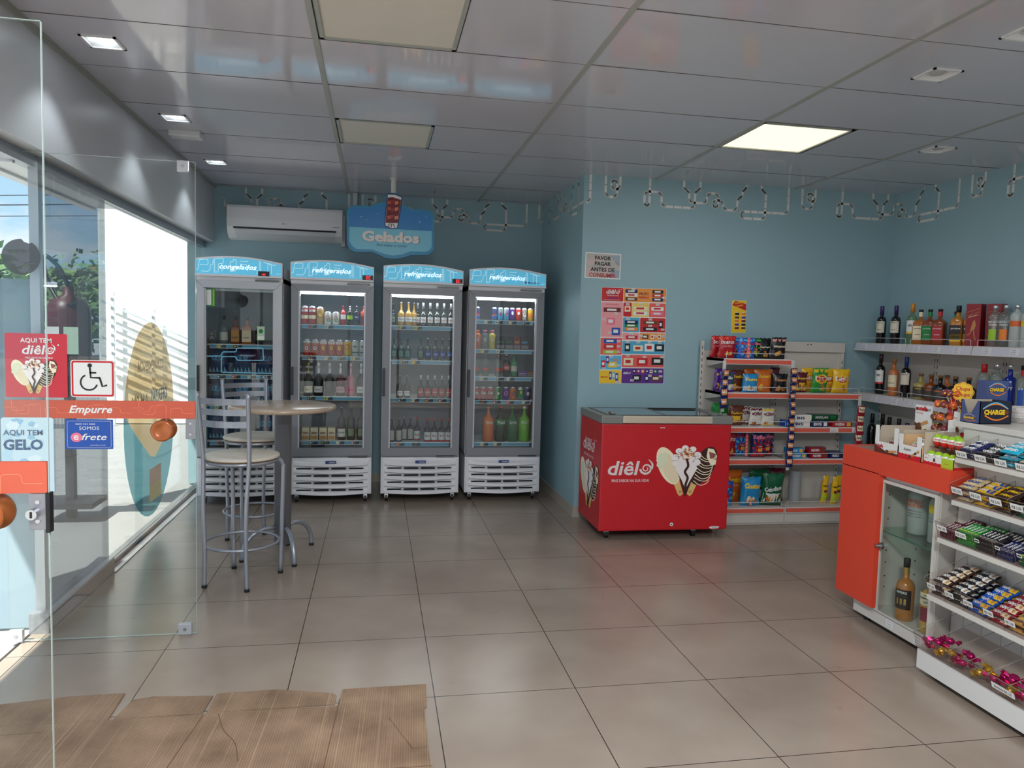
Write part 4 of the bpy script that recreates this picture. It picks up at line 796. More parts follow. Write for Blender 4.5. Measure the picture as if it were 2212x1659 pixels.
# ------------------------------------------------------------------ cardboard laid on the floor by the door
def card_mat():
    m = bpy.data.materials.new('corrugated_cardboard'); m.use_nodes = True; t = m.node_tree; b = t.nodes['Principled BSDF']; b.inputs['Roughness'].default_value = .85
    tc = t.nodes.new('ShaderNodeTexCoord'); mp_ = t.nodes.new('ShaderNodeMapping'); mp_.inputs['Rotation'].default_value = (0, 0, radians(3)); t.links.new(tc.outputs['Object'], mp_.inputs[0])
    w1 = t.nodes.new('ShaderNodeTexWave'); w1.inputs['Scale'].default_value = 34; w1.inputs['Distortion'].default_value = .25; t.links.new(mp_.outputs[0], w1.inputs['Vector'])
    mp2 = t.nodes.new('ShaderNodeMapping'); mp2.inputs['Scale'].default_value = (150, .8, 1); t.links.new(mp_.outputs[0], mp2.inputs[0])
    n1 = t.nodes.new('ShaderNodeTexNoise'); n1.inputs['Scale'].default_value = 1.0; n1.inputs['Detail'].default_value = 2; t.links.new(mp2.outputs[0], n1.inputs['Vector'])
    c1 = t.nodes.new('ShaderNodeValToRGB'); c1.color_ramp.elements[0].position = .60; c1.color_ramp.elements[1].position = .66; t.links.new(n1.outputs[0], c1.inputs[0])
    n2 = t.nodes.new('ShaderNodeTexNoise'); n2.inputs['Scale'].default_value = 5; n2.inputs['Detail'].default_value = 7; t.links.new(tc.outputs['Object'], n2.inputs['Vector'])
    c2 = t.nodes.new('ShaderNodeValToRGB'); c2.color_ramp.elements[0].position = .3; c2.color_ramp.elements[1].position = .7
    c2.color_ramp.elements[0].color = (*lin((124, 98, 76)), 1); c2.color_ramp.elements[1].color = (*lin((166, 137, 110)), 1); t.links.new(n2.outputs[0], c2.inputs[0])
    mx = t.nodes.new('ShaderNodeMixRGB'); mx.blend_type = 'MULTIPLY'; mx.inputs[0].default_value = .22; t.links.new(c2.outputs[0], mx.inputs[1]); t.links.new(w1.outputs[0], mx.inputs[2])
    m4 = t.nodes.new('ShaderNodeMixRGB'); m4.inputs[2].default_value = (*lin((190, 160, 130)), 1); ml = t.nodes.new('ShaderNodeMath'); ml.operation = 'MULTIPLY'; ml.inputs[1].default_value = .35; t.links.new(c1.outputs[0], ml.inputs[0]); t.links.new(ml.outputs[0], m4.inputs[0]); t.links.new(mx.outputs[0], m4.inputs[1])
    t.links.new(m4.outputs[0], b.inputs['Base Color'])
    ad = t.nodes.new('ShaderNodeMath'); ad.operation = 'ADD'; t.links.new(w1.outputs[0], ad.inputs[0]); t.links.new(c1.outputs[0], ad.inputs[1])
    bp = t.nodes.new('ShaderNodeBump'); bp.inputs['Strength'].default_value = .55; bp.inputs['Distance'].default_value = .003; t.links.new(ad.outputs[0], bp.inputs['Height']); t.links.new(bp.outputs[0], b.inputs['Normal']); return m
CARD = card_mat(); DK = M('cardboard_crease', (96, 70, 50), .9)
t = thing('cardboard_sheet', 'flattened brown corrugated cardboard sheet lying on the tiles by the door', 'cardboard', (0, 0, 0.001))
def sheet(pts, name, dz=0, crease=()):
    mb = MB(); mb.prism(pts, dz, dz + .005, CARD, axis='z'); F = lambda u, v, k=1.0: Vector((u, v, dz + .005 + LAY * k))
    for c_ in crease: d_stroke(mb, F, c_, .003, DK, 1)
    mb.build(name, t)
sheet([(-1.34, -1.9), (.470, -1.9), (.486, -1.25), (.493, -1.02), (.486, -1.0), (.490, -.62), (.500, -.6), (.500, -.56), (.160, -.545), (.140, -.56), (-.34, -.545), (-.355, -.56), (-.69, -.552), (-1.34, -.55)], 'main_panel', 0, (([(.155, -.5), (.14, -.75), (.10, -1.3), (.09, -1.9)]), [(-.355, -.56), (-.385, -.8), (-.46, -1.5), (-.5, -1.9)], [(-1.3, -.62), (-.9, -.615)], [(.49, -1.015), (.1, -1.01), (-.4, -1.03), (-1.0, -1.05)], smooth_line([(-.3, -.56), (-.26, -.68), (-.2, -.78), (-.17, -.9)], 4)))
sheet([(.155, -.543), (.163, -.42), (.33, -.418), (.509, -.417), (.503, -.56)], 'flap', .0)
sheet([(-.345, -.545), (-.338, -.392), (-.1, -.388), (.125, -.45), (.140, -.47), (.138, -.54)], 'flap', .0)
sheet([(-.682, -.552), (-.655, -.405), (-.587, -.386), (-.351, -.41), (-.362, -.545)], 'flap', .0)
sheet([(-1.34, -.548), (-1.34, -.39), (-1.146, -.378), (-.911, -.345), (-.704, -.342), (-.7, -.55)], 'flap', .0)
sheet([(.35, -.68), (.44, -.67), (.48, -.66), (.482, -.9), (.43, -.905)], 'torn_strip', .0045)
# ------------------------------------------------------------------ makers for goods
CLR = MG('clear_bottle_glass', (226, 234, 230), 1.6, 1.5, body=(220, 226, 224), bodyw=.12)
def BM(name, rgb, rough=.08): return M(name, rgb, rough, coat=.6)
DKG = BM('dark_green_bottle_glass', (18, 34, 24)); DKB = BM('dark_brown_bottle_glass', (38, 20, 14)); BLKG = BM('black_bottle_glass', (14, 12, 16)); PGL = MG('pale_green_bottle_glass', (190, 214, 180), 1.6, 1.5, body=(170, 200, 160), bodyw=.25)
AMB = BM('amber_spirit', (140, 66, 22)); GLDL = BM('golden_beer_bottle', (196, 150, 60)); ROSE = BM('rose_wine', (206, 120, 66)); HONEY = BM('honey_spirit', (178, 104, 34)); BLUG = BM('cobalt_bottle_glass', (18, 44, 140)); PNKG = BM('pink_sleeved_bottle', (214, 140, 150), .4)
FROST = MG('frosted_bottle_glass', (236, 240, 238), 1.0, 1.4, rough=.25, body=(214, 220, 218), bodyw=.6); YELG = BM('pale_yellow_spirit', (176, 160, 90))
FOILW = M('silver_neck_foil', (222, 222, 224), .3, .5); FOILG = M('gold_neck_foil', (196, 160, 84), .3, .6); SILV = M('silver_can_top', (206, 208, 212), .25, .8); CORK = M('cork_stopper', (120, 84, 58), .7)
def bottle(name, label, cat, H_, R_, body, cap, capm, sh=.62, nr=.3, foil=None, labels=(), texts=(), loc=(0, 0, 0), group=None, face=0, square=False, shoulder='round'):
    """H_ height, R_ radius; sh shoulder start as share of height; nr neck radius share; labels (z0,z1,mat,half angle); texts (string,z,h,mat,width)"""
    t = thing(name, label, cat, loc, face, group); n = 20; zs = H_ * sh; rn = R_ * nr; zc = H_ - cap; zn = zs + (H_ * .14 if shoulder == 'round' else H_ * .22)
    prof = [(0, 0), (R_ * .9, 0), (R_, H_ * .02), (R_, zs)]
    for i in range(1, 7):
        q = i / 6; prof.append((rn + (R_ - rn) * (cos(q * pi / 2) if shoulder == 'round' else .5 + .5 * cos(q * pi)), zs + (zn - zs) * (sin(q * pi / 2) if shoulder == 'round' else q)))
    prof += [(rn * .96, zc), (rn * 1.1, zc + .001), (0, zc + .002)]
    mb = MB()
    if square:
        k = 24; vs = []
        for r, z in prof:
            for i in range(k):
                a = 2 * pi * i / k; e = 1.0 if z > zs + .5 * (zn - zs) else (1 / max(abs(cos(a)), abs(sin(a)))) ** .75
                vs.append((r * e * cos(a), r * e * sin(a), z))
        mb.add(vs, [(j * k + i, j * k + (i + 1) % k, (j + 1) * k + (i + 1) % k, (j + 1) * k + i) for j in range(len(prof) - 1) for i in range(k)], body, True)
    else: mb.lathe(prof, body, n)
    mb.build('bottle_body', t)
    mb = MB(); mb.lathe([(0, zc), (rn * 1.12, zc), (rn * 1.15, H_ - .003), (rn * 1.0, H_), (0, H_)], capm, 16)
    if foil: mb.lathe([(rn * 1.06, zc - foil[0]), (rn * 1.05, zc)], foil[1], 16)
    mb.build('cap', t)
    if labels or texts:
        mb = MB()
        for z0, z1, m, ha in labels:
            if square: s_ = R_ * 1.0; F = plane((0, -s_ - .001, 0), (1, 0, 0), (0, 0, 1)); d_rect(mb, F, -R_ * .86, z0, R_ * .86, z1, m, 1); d_rect(mb, plane((-s_ - .001, 0, 0), (0, -1, 0), (0, 0, 1)), -R_ * .86, z0, R_ * .86, z1, m, 1)
            else:
                a = radians(ha); W = wrap(R_); d_rect(mb, W, -R_ * a, z0, R_ * a, z1, m, 1.6, 14)
        for q, (s_, z, h, m, wd) in enumerate(texts):
            F = plane((0, -R_ - .001, 0), (1, 0, 0), (0, 0, 1)) if square else wrap(R_); d_text(mb, F, s_, 0, z, h, m, 3.2, bold=.02, width=wd)
        mb.build('label', t)
    return t
def can(name, label, H_, R_, m, bands=(), texts=(), loc=(0, 0, 0), group=None, ells=(), face=0):
    t = thing(name, label, 'can', loc, face, group); mb = MB()
    mb.lathe([(0, .002), (R_ * .82, 0), (R_, H_ * .05), (R_, H_ * .9)], m, 20); mb.build('can_body', t)
    mb = MB(); mb.lathe([(R_, H_ * .9), (R_ * .86, H_ * .965), (R_ * .88, H_), (R_ * .8, H_ - .002), (0, H_ - .004)], SILV, 20); mb.build('can_top', t)
    mb = MB(); W = wrap(R_)
    for z0, z1, mm, ha in bands: d_rect(mb, W, -R_ * radians(ha), z0 * H_, R_ * radians(ha), z1 * H_, mm, 1.2, 12)
    for u, v, a, b, mm, k in ells: d_ell(mb, W, u * R_, v * H_, a * R_, b * H_, mm, k, 16)
    for s_, z, h, mm, wd in texts: d_text(mb, W, s_, 0, z * H_, h, mm, 3.6, bold=.03, width=wd)
    if mb.v: mb.build('print', t)
    return t
def bagF(w, h, th, seed=0):
    r = random.Random(seed); ph = [r.uniform(0, 6) for _ in range(4)]
    def T(u, v):
        a, b = min(1, abs(2 * u / w)), min(1, max(0, v / h)); e = (1 - a ** 2.4) ** .6 * max(0, sin(pi * b)) ** .5
        return th / 2 * e * (1 + .10 * sin(17 * b + ph[0]) * a + .07 * sin(23 * a + 9 * b + ph[1])) + .0012
    def X(u, v): b = v / h; return u * (1 - .06 * sin(pi * b) ** .7) + .004 * sin(9 * b + ph[2]) * (abs(u) / w)
    def F(u, v, k=1.0): return Vector((X(u, v), -T(u, v) - LAY * 1.3 * k, v + .003 * sin(20 * u / w + ph[3]) * (v / h)))
    F.curved = True
    return F, T, X, ph
def bag(name, label, w, h, th, m, deco=None, seed=0, cat='snack bag', group=None, back=None):
    F, T, X, ph = bagF(w, h, th, seed); mb = MB(); nu, nv = 14, 18
    for sgn, mm in ((-1, m), (1, back or m)):
        vs = []
        for j in range(nv + 1):
            for i in range(nu + 1):
                u, v = -w / 2 + w * i / nu, h * j / nv; vs.append((X(u, v), sgn * T(u, v), v + .003 * sin(20 * u / w + ph[3]) * (v / h)))
        mb.add(vs, [((j * (nu + 1) + i), (j * (nu + 1) + i + 1), ((j + 1) * (nu + 1) + i + 1), ((j + 1) * (nu + 1) + i)) for j in range(nv) for i in range(nu)], mm, True)
    if deco: deco(mb, F, w, h)
    return tag(mb.build(name), label, cat, group)
SHN = {k: M('glossy_%s_film' % k, c, .22, coat=.3) for k, c in dict(red=(176, 20, 34), blue=(20, 90, 190), green=(34, 150, 60), black=(26, 26, 30), orange=(222, 112, 36), purple=(92, 44, 150), brown=(110, 54, 34), yellow=(240, 190, 30), sky=(30, 140, 200), white=(226, 222, 212), darkgreen=(14, 92, 56), maroon=(96, 20, 44), navy=(22, 36, 96), cyan=(30, 170, 200), gold=(206, 160, 84), pink=(206, 40, 120), cocoa=(62, 38, 34), cream=(226, 206, 160), deepred=(150, 14, 40)).items()}
CHIP = M('potato_chip_print', (236, 180, 70), .5); CHIPD = M('toasted_chip_print', (206, 120, 46), .5)
def chips(mb, F, w, h, cx, cy_, n, m, seed=1, s=.12):
    r = random.Random(seed)
    for i in range(n): d_ell(mb, F, w * (cx + r.uniform(-.25, .25)), h * (cy_ + r.uniform(-.1, .1)), w * s * r.uniform(.7, 1.2), w * s * .7 * r.uniform(.7, 1.2), m if i % 2 else CHIPD, 1.2 + i * .12, 10, r.uniform(0, 3))
def dec(word, wc, sub=None, chip=None, oval=None, wy=.62, wh=.028, ww=.8, kind=None, band=None, rot=0, bottom=None):
    def f(mb, F, w, h):
        if bottom: d_rect(mb, F, -w * .44, h * .06, w * .44, h * bottom[1], bottom[0], .8, 8)
        if band:
            for b0, b1, m in band: d_rect(mb, F, -w * .45, h * b0, w * .45, h * b1, m, .9, 8)
        if chip: chips(mb, F, w, h, 0, .26, chip[1], chip[0], len(word))
        if kind == 'mouth':
            for i in range(9): a = 2 * pi * i / 9 + .3; d_poly(mb, F, [(0, h * .42), (w * .44 * cos(a), h * .42 + h * .36 * sin(a)), (w * .44 * cos(a + .3), h * .42 + h * .36 * sin(a + .3))], band[0][2] if band else GRN, .95)
            d_ell(mb, F, 0, h * .38, w * .27, h * .17, M('lip_red_print', (196, 30, 50), .4), 2, 20); d_ell(mb, F, 0, h * .41, w * .19, h * .10, M('mouth_dark_print', (60, 10, 20), .5), 2.4, 18); d_rect(mb, F, -w * .14, h * .44, w * .14, h * .475, WHITE, 2.8, 3)
            d_ell(mb, F, w * .08, h * .32, w * .16, h * .085, CHIP, 3.2, 16, -.5)
        if kind == 'oval': d_ell(mb, F, 0, h * .58, w * .40, h * .19, YEL, 2, 24); d_ell(mb, F, 0, h * .58, w * .34, h * .13, RED, 2.5, 24)
        if kind == 'tri':
            for s_ in (-1, .4): d_poly(mb, F, [(w * (.0 + s_ * .16), h * .14), (w * (.24 + s_ * .16), h * .16), (w * (.14 + s_ * .16), h * .36)], CHIP, 2)
        if oval: d_ell(mb, F, 0, h * wy + wh * .4, w * .44, h * .12, oval, 2, 24)
        d_text(mb, F, word, 0, h * wy, wh, wc, 3.6, bold=.04, width=w * ww, rot=rot)
        if sub: d_text(mb, F, sub, 0, h * (wy - .12), wh * .35, WHITE, 3.6, width=w * .5)
    return f
def box_pack(name, label, w, d, h, m, faces, cat='box', group=None, side=None):
    mb = MB(); mb.box(-w / 2, 0, 0, w / 2, d, h, m); F = plane((0, 0, 0), (1, 0, 0), (0, 0, 1)); faces(mb, F, w, h)
    if side: G = plane((-w / 2, d, 0), (0, -1, 0), (0, 0, 1)); side(mb, G, d, h)
    return tag(mb.build(name), label, cat, group)
ORDN = ['first', 'second', 'third', 'fourth', 'fifth', 'sixth', 'seventh', 'eighth', 'ninth', 'tenth', 'eleventh', 'twelfth']
def row(protos, items, z, y, where, group):
    """items: (kind key, x, extra depth). the first use of a kind moves the source, later ones copy it"""
    for i, (k, x, *dy) in enumerate(items):
        src, desc = protos[k]; lab = '%s, %s from left, %s' % (desc, ORDN[i], where); yy = y + (dy[0] if dy else 0)
        if not src.get('used'): src['used'] = 1; src.location = (x, yy, z); src['label'] = lab; src['group'] = group
        else: dup(src, (x, yy, z), lab, group=group)
# ------------------------------------------------------------------ contents of the coolers
P = {}
def addc(k, desc, H_, R_, m, **kw): P[k] = (can('drink_can', desc, H_, R_, m, **kw), desc)
def addb(k, desc, nm, H_, R_, body, cap, capm, **kw): P[k] = (bottle(nm, desc, 'bottle', H_, R_, body, cap, capm, **kw), desc)
RC = SHN['red']
addc('c_brahma', 'tall red beer can', .155, .031, RC, bands=((.3, .5, CRM, 70),), texts=(('BRAHMA', .68, .024, WHITE, .055),))
addc('c_swirl', 'tall yellow can with dark swirl', .150, .031, SHN['gold'], ells=((0, .55, .75, .2, BRN, 2), (.1, .58, .45, .11, YEL, 3)))
addc('c_white', 'short white can with printed fruit', .112, .031, WHITE, ells=((0, .5, .6, .2, ORG, 2), (.2, .35, .5, .14, GRN, 3)))
addc('c_orange', 'orange beer can', .138, .031, SHN['orange'], bands=((.72, .9, WHITE, 180),), ells=((.1, .45, .6, .24, RED, 2), (.0, .5, .42, .15, YEL, 3)))
addc('c_redwhite', 'orange and red beer can with round emblem', .138, .031, SHN['orange'], bands=((.78, .9, WHITE, 180), (.05, .2, RED, 180)), ells=((0, .45, .7, .2, RED, 2), (0, .47, .5, .12, WHITE, 3)))
addc('c_yel', 'yellow beer can with red ring', .138, .031, SHN['yellow'], ells=((0, .6, .5, .17, RED, 2), (0, .6, .32, .11, YEL, 3)))
addc('c_grey', 'pale grey beer can', .138, .031, M('pale_can', (206, 204, 190), .3), texts=(('MIA', .55, .018, BLACK, .03),), bands=((.2, .28, BLACK, 60),))
addc('c_rbull', 'blue and silver slim energy can', .115, .0245, SILV, bands=((.45, .9, NAVY, 180), (.1, .3, BLU, 60)), ells=((0, .45, .5, .12, RED, 3),))
addc('c_blue', 'pale blue slim energy can', .115, .0245, LBL, bands=((.5, .88, SILV, 180),), ells=((0, .5, .5, .12, BLU, 3), (.2, .45, .3, .1, RED, 4)))
addc('c_purple', 'purple slim energy can', .115, .0245, SHN['purple'], ells=((0, .6, .4, .15, WHITE, 3),))
addc('c_red', 'red slim energy can', .115, .0245, M('bright_red_can', (226, 60, 36), .25), ells=((0, .6, .4, .12, WHITE, 3),))
addc('c_silver', 'silver slim energy can', .115, .0245, SILV, ells=((0, .5, .5, .2, WHITE, 3),))
addc('c_gold', 'yellow slim energy can', .115, .0245, SHN['yellow'], bands=((.3, .6, ORG, 50),))
addc('c_cola', 'red cola can', .118, .031, RC, texts=(('Cola', .45, .022, WHITE, .045),))
addc('c_guar', 'green soft drink can with red fruit', .118, .031, SHN['green'], ells=((0, .5, .5, .16, RED, 2), (0, .5, .3, .1, WHITE, 3)))
addc('c_grape', 'purple soft drink can', .118, .031, SHN['purple'], ells=((0, .5, .6, .18, PNK, 2),))
addc('c_oran', 'orange soft drink can', .118, .031, SHN['orange'], ells=((0, .5, .5, .16, NAVY, 2),))
addc('c_lemon', 'silver and green soft drink can', .118, .031, SILV, bands=((.2, .8, GRN, 60),), ells=((0, .6, .3, .12, YEL, 3),))
addc('c_navy', 'dark blue soft drink can', .118, .031, SHN['navy'], ells=((0, .5, .4, .14, WHITE, 2),))
LN = 'beer_bottle'
addb('b_ice_red', 'slim red mixed drink bottle with white label', 'drink_bottle', .165, .024, RC, .012, RED, labels=((.05, .09, WHITE, 60),), shoulder='long')
addb('b_ice_grn', 'slim green mixed drink bottle', 'drink_bottle', .165, .026, DKG, .012, SILV, labels=((.05, .085, LIM, 60),), foil=(.03, FOILW))
addb('b_ice_blk', 'slim black mixed drink bottle with white emblem', 'drink_bottle', .168, .027, BLKG, .012, SILV, labels=((.05, .09, NAVY, 60),), texts=(('360', .065, .012, WHITE, .026),))
addb('b_ice_dred', 'slim bright red mixed drink bottle with striped label', 'drink_bottle', .168, .026, M('bright_red_can'), .012, RED, labels=((.02, .08, DRD, 60),))
for k, d, bd, fo, lb in (('s_gold', 'sparkling wine bottle with gold foil and cream label', DKG, FOILG, CRM), ('s_white', 'dark sparkling wine bottle with foil and white label', BLKG, FOILW, WHITE), ('s_grn', 'green sparkling wine bottle with silver foil', DKG, FOILW, M('dark_label', (60, 40, 30), .5)), ('s_rose', 'rose sparkling wine bottle with pale foil', BM('dark_rose_glass', (90, 24, 34)), FOILW, M('pale_rose_label', (210, 170, 170), .5)), ('s_pink', 'pink sleeved sparkling wine bottle', PNKG, M('pink_foil', (222, 170, 176), .3, .3), PNK), ('s_plain', 'black sparkling wine bottle with plain white label', BLKG, FOILW, WHITE)):
    addb(k, d, 'sparkling_wine_bottle', .285, .041, bd, .045, fo, sh=.48, nr=.30, shoulder='long', foil=(.05, fo), labels=((.03, .085, lb, 62),), texts=((('AURORA' if k == 's_white' else 'BRUT'), .05, .009, BLACK, .04),))
addb('b_spaten', 'brown beer bottle with white and red label', LN, .29, .036, DKB, .012, SILV, sh=.55, labels=((.03, .1, WHITE, 60),), texts=(('SPATEN', .06, .012, DKG, .05),))
addb('b_hein', 'dark green beer bottle with oval label', LN, .29, .036, DKG, .012, GRN, sh=.55, labels=((.035, .10, M('greenish_label', (120, 150, 120), .5), 40),))
addb('b_corona', 'clear golden beer bottle with white label', LN, .205, .03, GLDL, .012, SILV, sh=.48, shoulder='long', labels=((.035, .075, WHITE, 70),), texts=(('Corona', .05, .014, NAVY, .04),))
addb('b_stella', 'beer bottle with white neck foil and red oval', LN, .205, .03, DKG, .055, FOILW, sh=.45, shoulder='long', labels=((.03, .08, WHITE, 48),), texts=(('STELLA', .048, .012, RED, .036),))
addb('b_greenoval', 'dark beer bottle with round pale label', LN, .195, .03, DKG, .012, GRN, sh=.48, shoulder='long', labels=((.03, .078, M('greenish_label'), 36),), texts=(('H', .042, .018, DKG, .012),))
addb('b_blueoval', 'dark beer bottle with blue and white label', LN, .195, .03, DKG, .012, SILV, sh=.48, shoulder='long', labels=((.03, .08, BLU, 44),), texts=(('0.0', .048, .012, WHITE, .03),))
addb('b_becks', 'beer bottle with silver neck and red oval', LN, .2, .03, DKG, .04, FOILW, sh=.45, shoulder='long', labels=((.02, .085, RED, 44),), texts=(("BECK'S", .045, .013, WHITE, .044),))
addb('b_spsm', 'black beer bottle with white shield label', LN, .2, .03, BLKG, .012, SILV, sh=.5, shoulder='long', labels=((.02, .06, WHITE, 50),), texts=(('SPATEN', .04, .009, BLACK, .036),))
addb('b_bud', 'beer bottle with white and red label', LN, .21, .03, DKB, .03, RED, sh=.48, shoulder='long', labels=((.015, .085, WHITE, 70), (.0, .014, RED, 70)), texts=(('Bud', .045, .02, RED, .034),))
addb('b_clearlab', 'dark bottle with tall pale label', LN, .21, .03, BLKG, .012, SILV, sh=.5, shoulder='long', labels=((.012, .1, M('pale_paper_label', (196, 192, 180), .6), 45),))
addb('b_gat_o', 'orange sports drink bottle', 'drink_bottle', .17, .031, SHN['orange'], .022, ORG, sh=.7, nr=.5, texts=(('G', .07, .03, WHITE, .02),))
addb('b_gat_w', 'clear sports drink bottle', 'drink_bottle', .17, .031, CLR, .022, PNK, sh=.7, nr=.5, texts=(('G', .07, .03, WHITE, .02),))
addb('b_gat_y', 'yellow sports drink bottle', 'drink_bottle', .17, .031, BM('yellow_drink', (214, 190, 50)), .022, PNK, sh=.7, nr=.5, texts=(('G', .07, .03, WHITE, .02),))
addb('b_pet_r', 'clear soft drink bottle with orange cap and band', 'soft_drink_bottle', .195, .034, CLR, .016, ORG, sh=.66, labels=((.05, .075, M('bright_red_can'), 80),))
addb('b_pet_cola', 'cola bottle with red label', 'soft_drink_bottle', .205, .033, DKB, .016, WHITE, sh=.6, labels=((.06, .105, RED, 80),), texts=(('Coca-Cola', .075, .018, WHITE, .05),))
addb('b_pet_g', 'green soft drink bottle', 'soft_drink_bottle', .205, .034, BM('green_pet', (60, 140, 90)), .016, GRN, sh=.6, labels=((.05, .1, M('pale_can'), 50),))
for k, d, bm_, cp, lb, tx in (('b2_fanta', 'two litre orange soda bottle', BM('orange_soda', (236, 120, 30), .12), ORG, ORG, 'Fanta'), ('b2_kuat', 'two litre dark green soda bottle with red cap', BM('guarana_soda', (30, 60, 34), .12), RED, GRN, 'Kuat'), ('b2_sprite', 'two litre green soda bottle', BM('lime_soda', (36, 110, 62), .12), GRN, M('green_blue_label', (20, 120, 80), .4), 'Sprite'), ('b2_baly', 'two litre lime green energy drink bottle', BM('lime_energy', (110, 190, 40), .12), WHITE, M('lime_energy'), 'BALY')):
    addb(k, d, 'soda_bottle', .318, .052, bm_, .018, cp, sh=.60, nr=.26, shoulder='long', labels=((.15, .20, lb, 90),), texts=((tx, .165, .026, WHITE, .07),))
    if k == 'b2_baly': pass
def mini(k, desc, nm, w, d, h, m, word, wc):
    o = box_pack(nm, desc, w, d, h, m, lambda mb, F, w_, h_: (d_rect(mb, F, -w_ * .45, h_ * .08, w_ * .45, h_ * .35, TAN if k == 'x_wafer' else GRY, 1), d_text(mb, F, word, 0, h_ * .5, h_ * .16, wc, 2, bold=.03, width=w_ * .7)), cat='pack'); P[k] = (o, desc)
mini('x_wafer', 'beige carton of canned beer', 'beer_carton', .062, .08, .108, CRM, 'EISEN', DRD)
mini('x_dark', 'dark four pack of energy cans', 'can_pack', .075, .1, .118, BLACK, 'MONSTER', GRN)
mini('x_maroon', 'maroon four pack of beer cans', 'can_pack', .062, .1, .116, DRD, 'TNT', YEL)
mini('x_blue', 'black can pack with white and blue oval', 'can_pack', .075, .1, .116, M('dark_maroon_box', (44, 18, 26), .4), 'ENERGY', LBL)
mini('x_choc', 'small purple chocolate drink box', 'drink_carton', .085, .06, .05, PUR, 'MILKA', WHITE)
mini('x_choc2', 'small brown chocolate drink box', 'drink_carton', .06, .06, .055, BRN, 'MOCA', ORG)
y3 = FRONT + .145
W2, W3, W4 = 'second cooler', 'third cooler', 'fourth cooler'
G2, G3, G4 = 'cans and bottles in the second cooler', 'beer bottles in the third cooler', 'drinks in the fourth cooler'
row(P, [('c_brahma', -.325), ('c_brahma', -.262), ('c_swirl', -.198), ('c_white', -.133), ('c_white', -.066), ('b_ice_red', -.004), ('b_ice_grn', .053), ('b_ice_blk', .11), ('b_ice_dred', .17)], 1.53, y3, 'top shelf, ' + W2, G2)
row(P, [('c_redwhite', -.307), ('c_redwhite', -.237), ('c_orange', -.169), ('c_orange', -.1), ('c_orange', -.033), ('c_yel', .035), ('c_grey', .101), ('c_grey', .166)], 1.262, y3, 'second shelf, ' + W2, G2)
row(P, [('s_gold', -.293), ('s_white', -.207), ('s_grn', -.113), ('s_rose', -.022), ('s_pink', .066), ('s_plain', .155)], .915, y3, 'third shelf, ' + W2, G2)
row(P, [('x_wafer', -.31, -.03), ('x_wafer', -.238, -.03), ('x_wafer', -.164, -.03), ('x_wafer', -.092, -.03), ('b_spaten', -.009), ('b_hein', .073), ('b_hein', .158)], .53, y3, 'bottom shelf, ' + W2, G2)
row(P, [('b_greenoval', .422, .06), ('b_corona', .492), ('b_corona', .556), ('b_corona', .606, .06), ('b_stella', .640, .08), ('b_stella', .684), ('b_stella', .745), ('b_stella', .806), ('b_stella', .867), ('b_stella', .928)], 1.54, y3, 'top shelf, ' + W3, G3)
row(P, [('b_greenoval', .432), ('b_greenoval', .492), ('b_greenoval', .552), ('b_greenoval', .667), ('b_blueoval', .73), ('b_blueoval', .798), ('b_blueoval', .861), ('b_blueoval', .922)], 1.24, y3, 'second shelf, ' + W3, G3)
row(P, [('b_spsm', .490), ('b_spsm', .553), ('b_becks', .673), ('b_becks', .735), ('b_becks', .797), ('b_becks', .861), ('b_becks', .922)], .905, y3, 'third shelf, ' + W3, G3)
row(P, [('b_clearlab', .425), ('b_clearlab', .487), ('b_clearlab', .536, .09), ('b_clearlab', .592, .09), ('b_bud', .652, .08), ('b_bud', .739), ('b_bud', .801), ('b_bud', .866), ('b_bud', .928)], .515, y3, 'bottom shelf, ' + W3, G3)
row(P, [('c_rbull', 1.164), ('c_rbull', 1.318), ('c_blue', 1.372), ('c_blue', 1.426), ('c_purple', 1.480), ('c_red', 1.536), ('c_silver', 1.591), ('c_gold', 1.646)], 1.61, y3, 'top shelf, ' + W4, G4)
row(P, [('b_gat_o', 1.170), ('b_gat_w', 1.236), ('b_gat_y', 1.303), ('x_dark', 1.378, -.03), ('x_dark', 1.456, -.03), ('x_maroon', 1.527, -.03), ('x_blue', 1.599, -.03)], 1.35, y3, 'second shelf, ' + W4, G4)
row(P, [('b_pet_r', 1.17, .06), ('b_pet_r', 1.26, .08), ('b_pet_r', 1.37), ('b_pet_cola', 1.440), ('b_pet_g', 1.508), ('x_choc', 1.588, -.02), ('x_choc2', 1.662, -.02)], 1.105, y3, 'third shelf, ' + W4, G4)
row(P, [('c_cola', 1.167), ('c_cola', 1.232), ('c_cola', 1.297), ('c_guar', 1.370), ('c_grape', 1.440), ('c_oran', 1.506), ('c_lemon', 1.576), ('c_navy', 1.641)], .895, y3, 'fourth shelf, ' + W4, G4)
row(P, [('b2_fanta', 1.29, .02), ('b2_kuat', 1.404, .02), ('b2_sprite', 1.512, .02), ('b2_baly', 1.622, .02)], .515, y3, 'bottom shelf, ' + W4, G4)
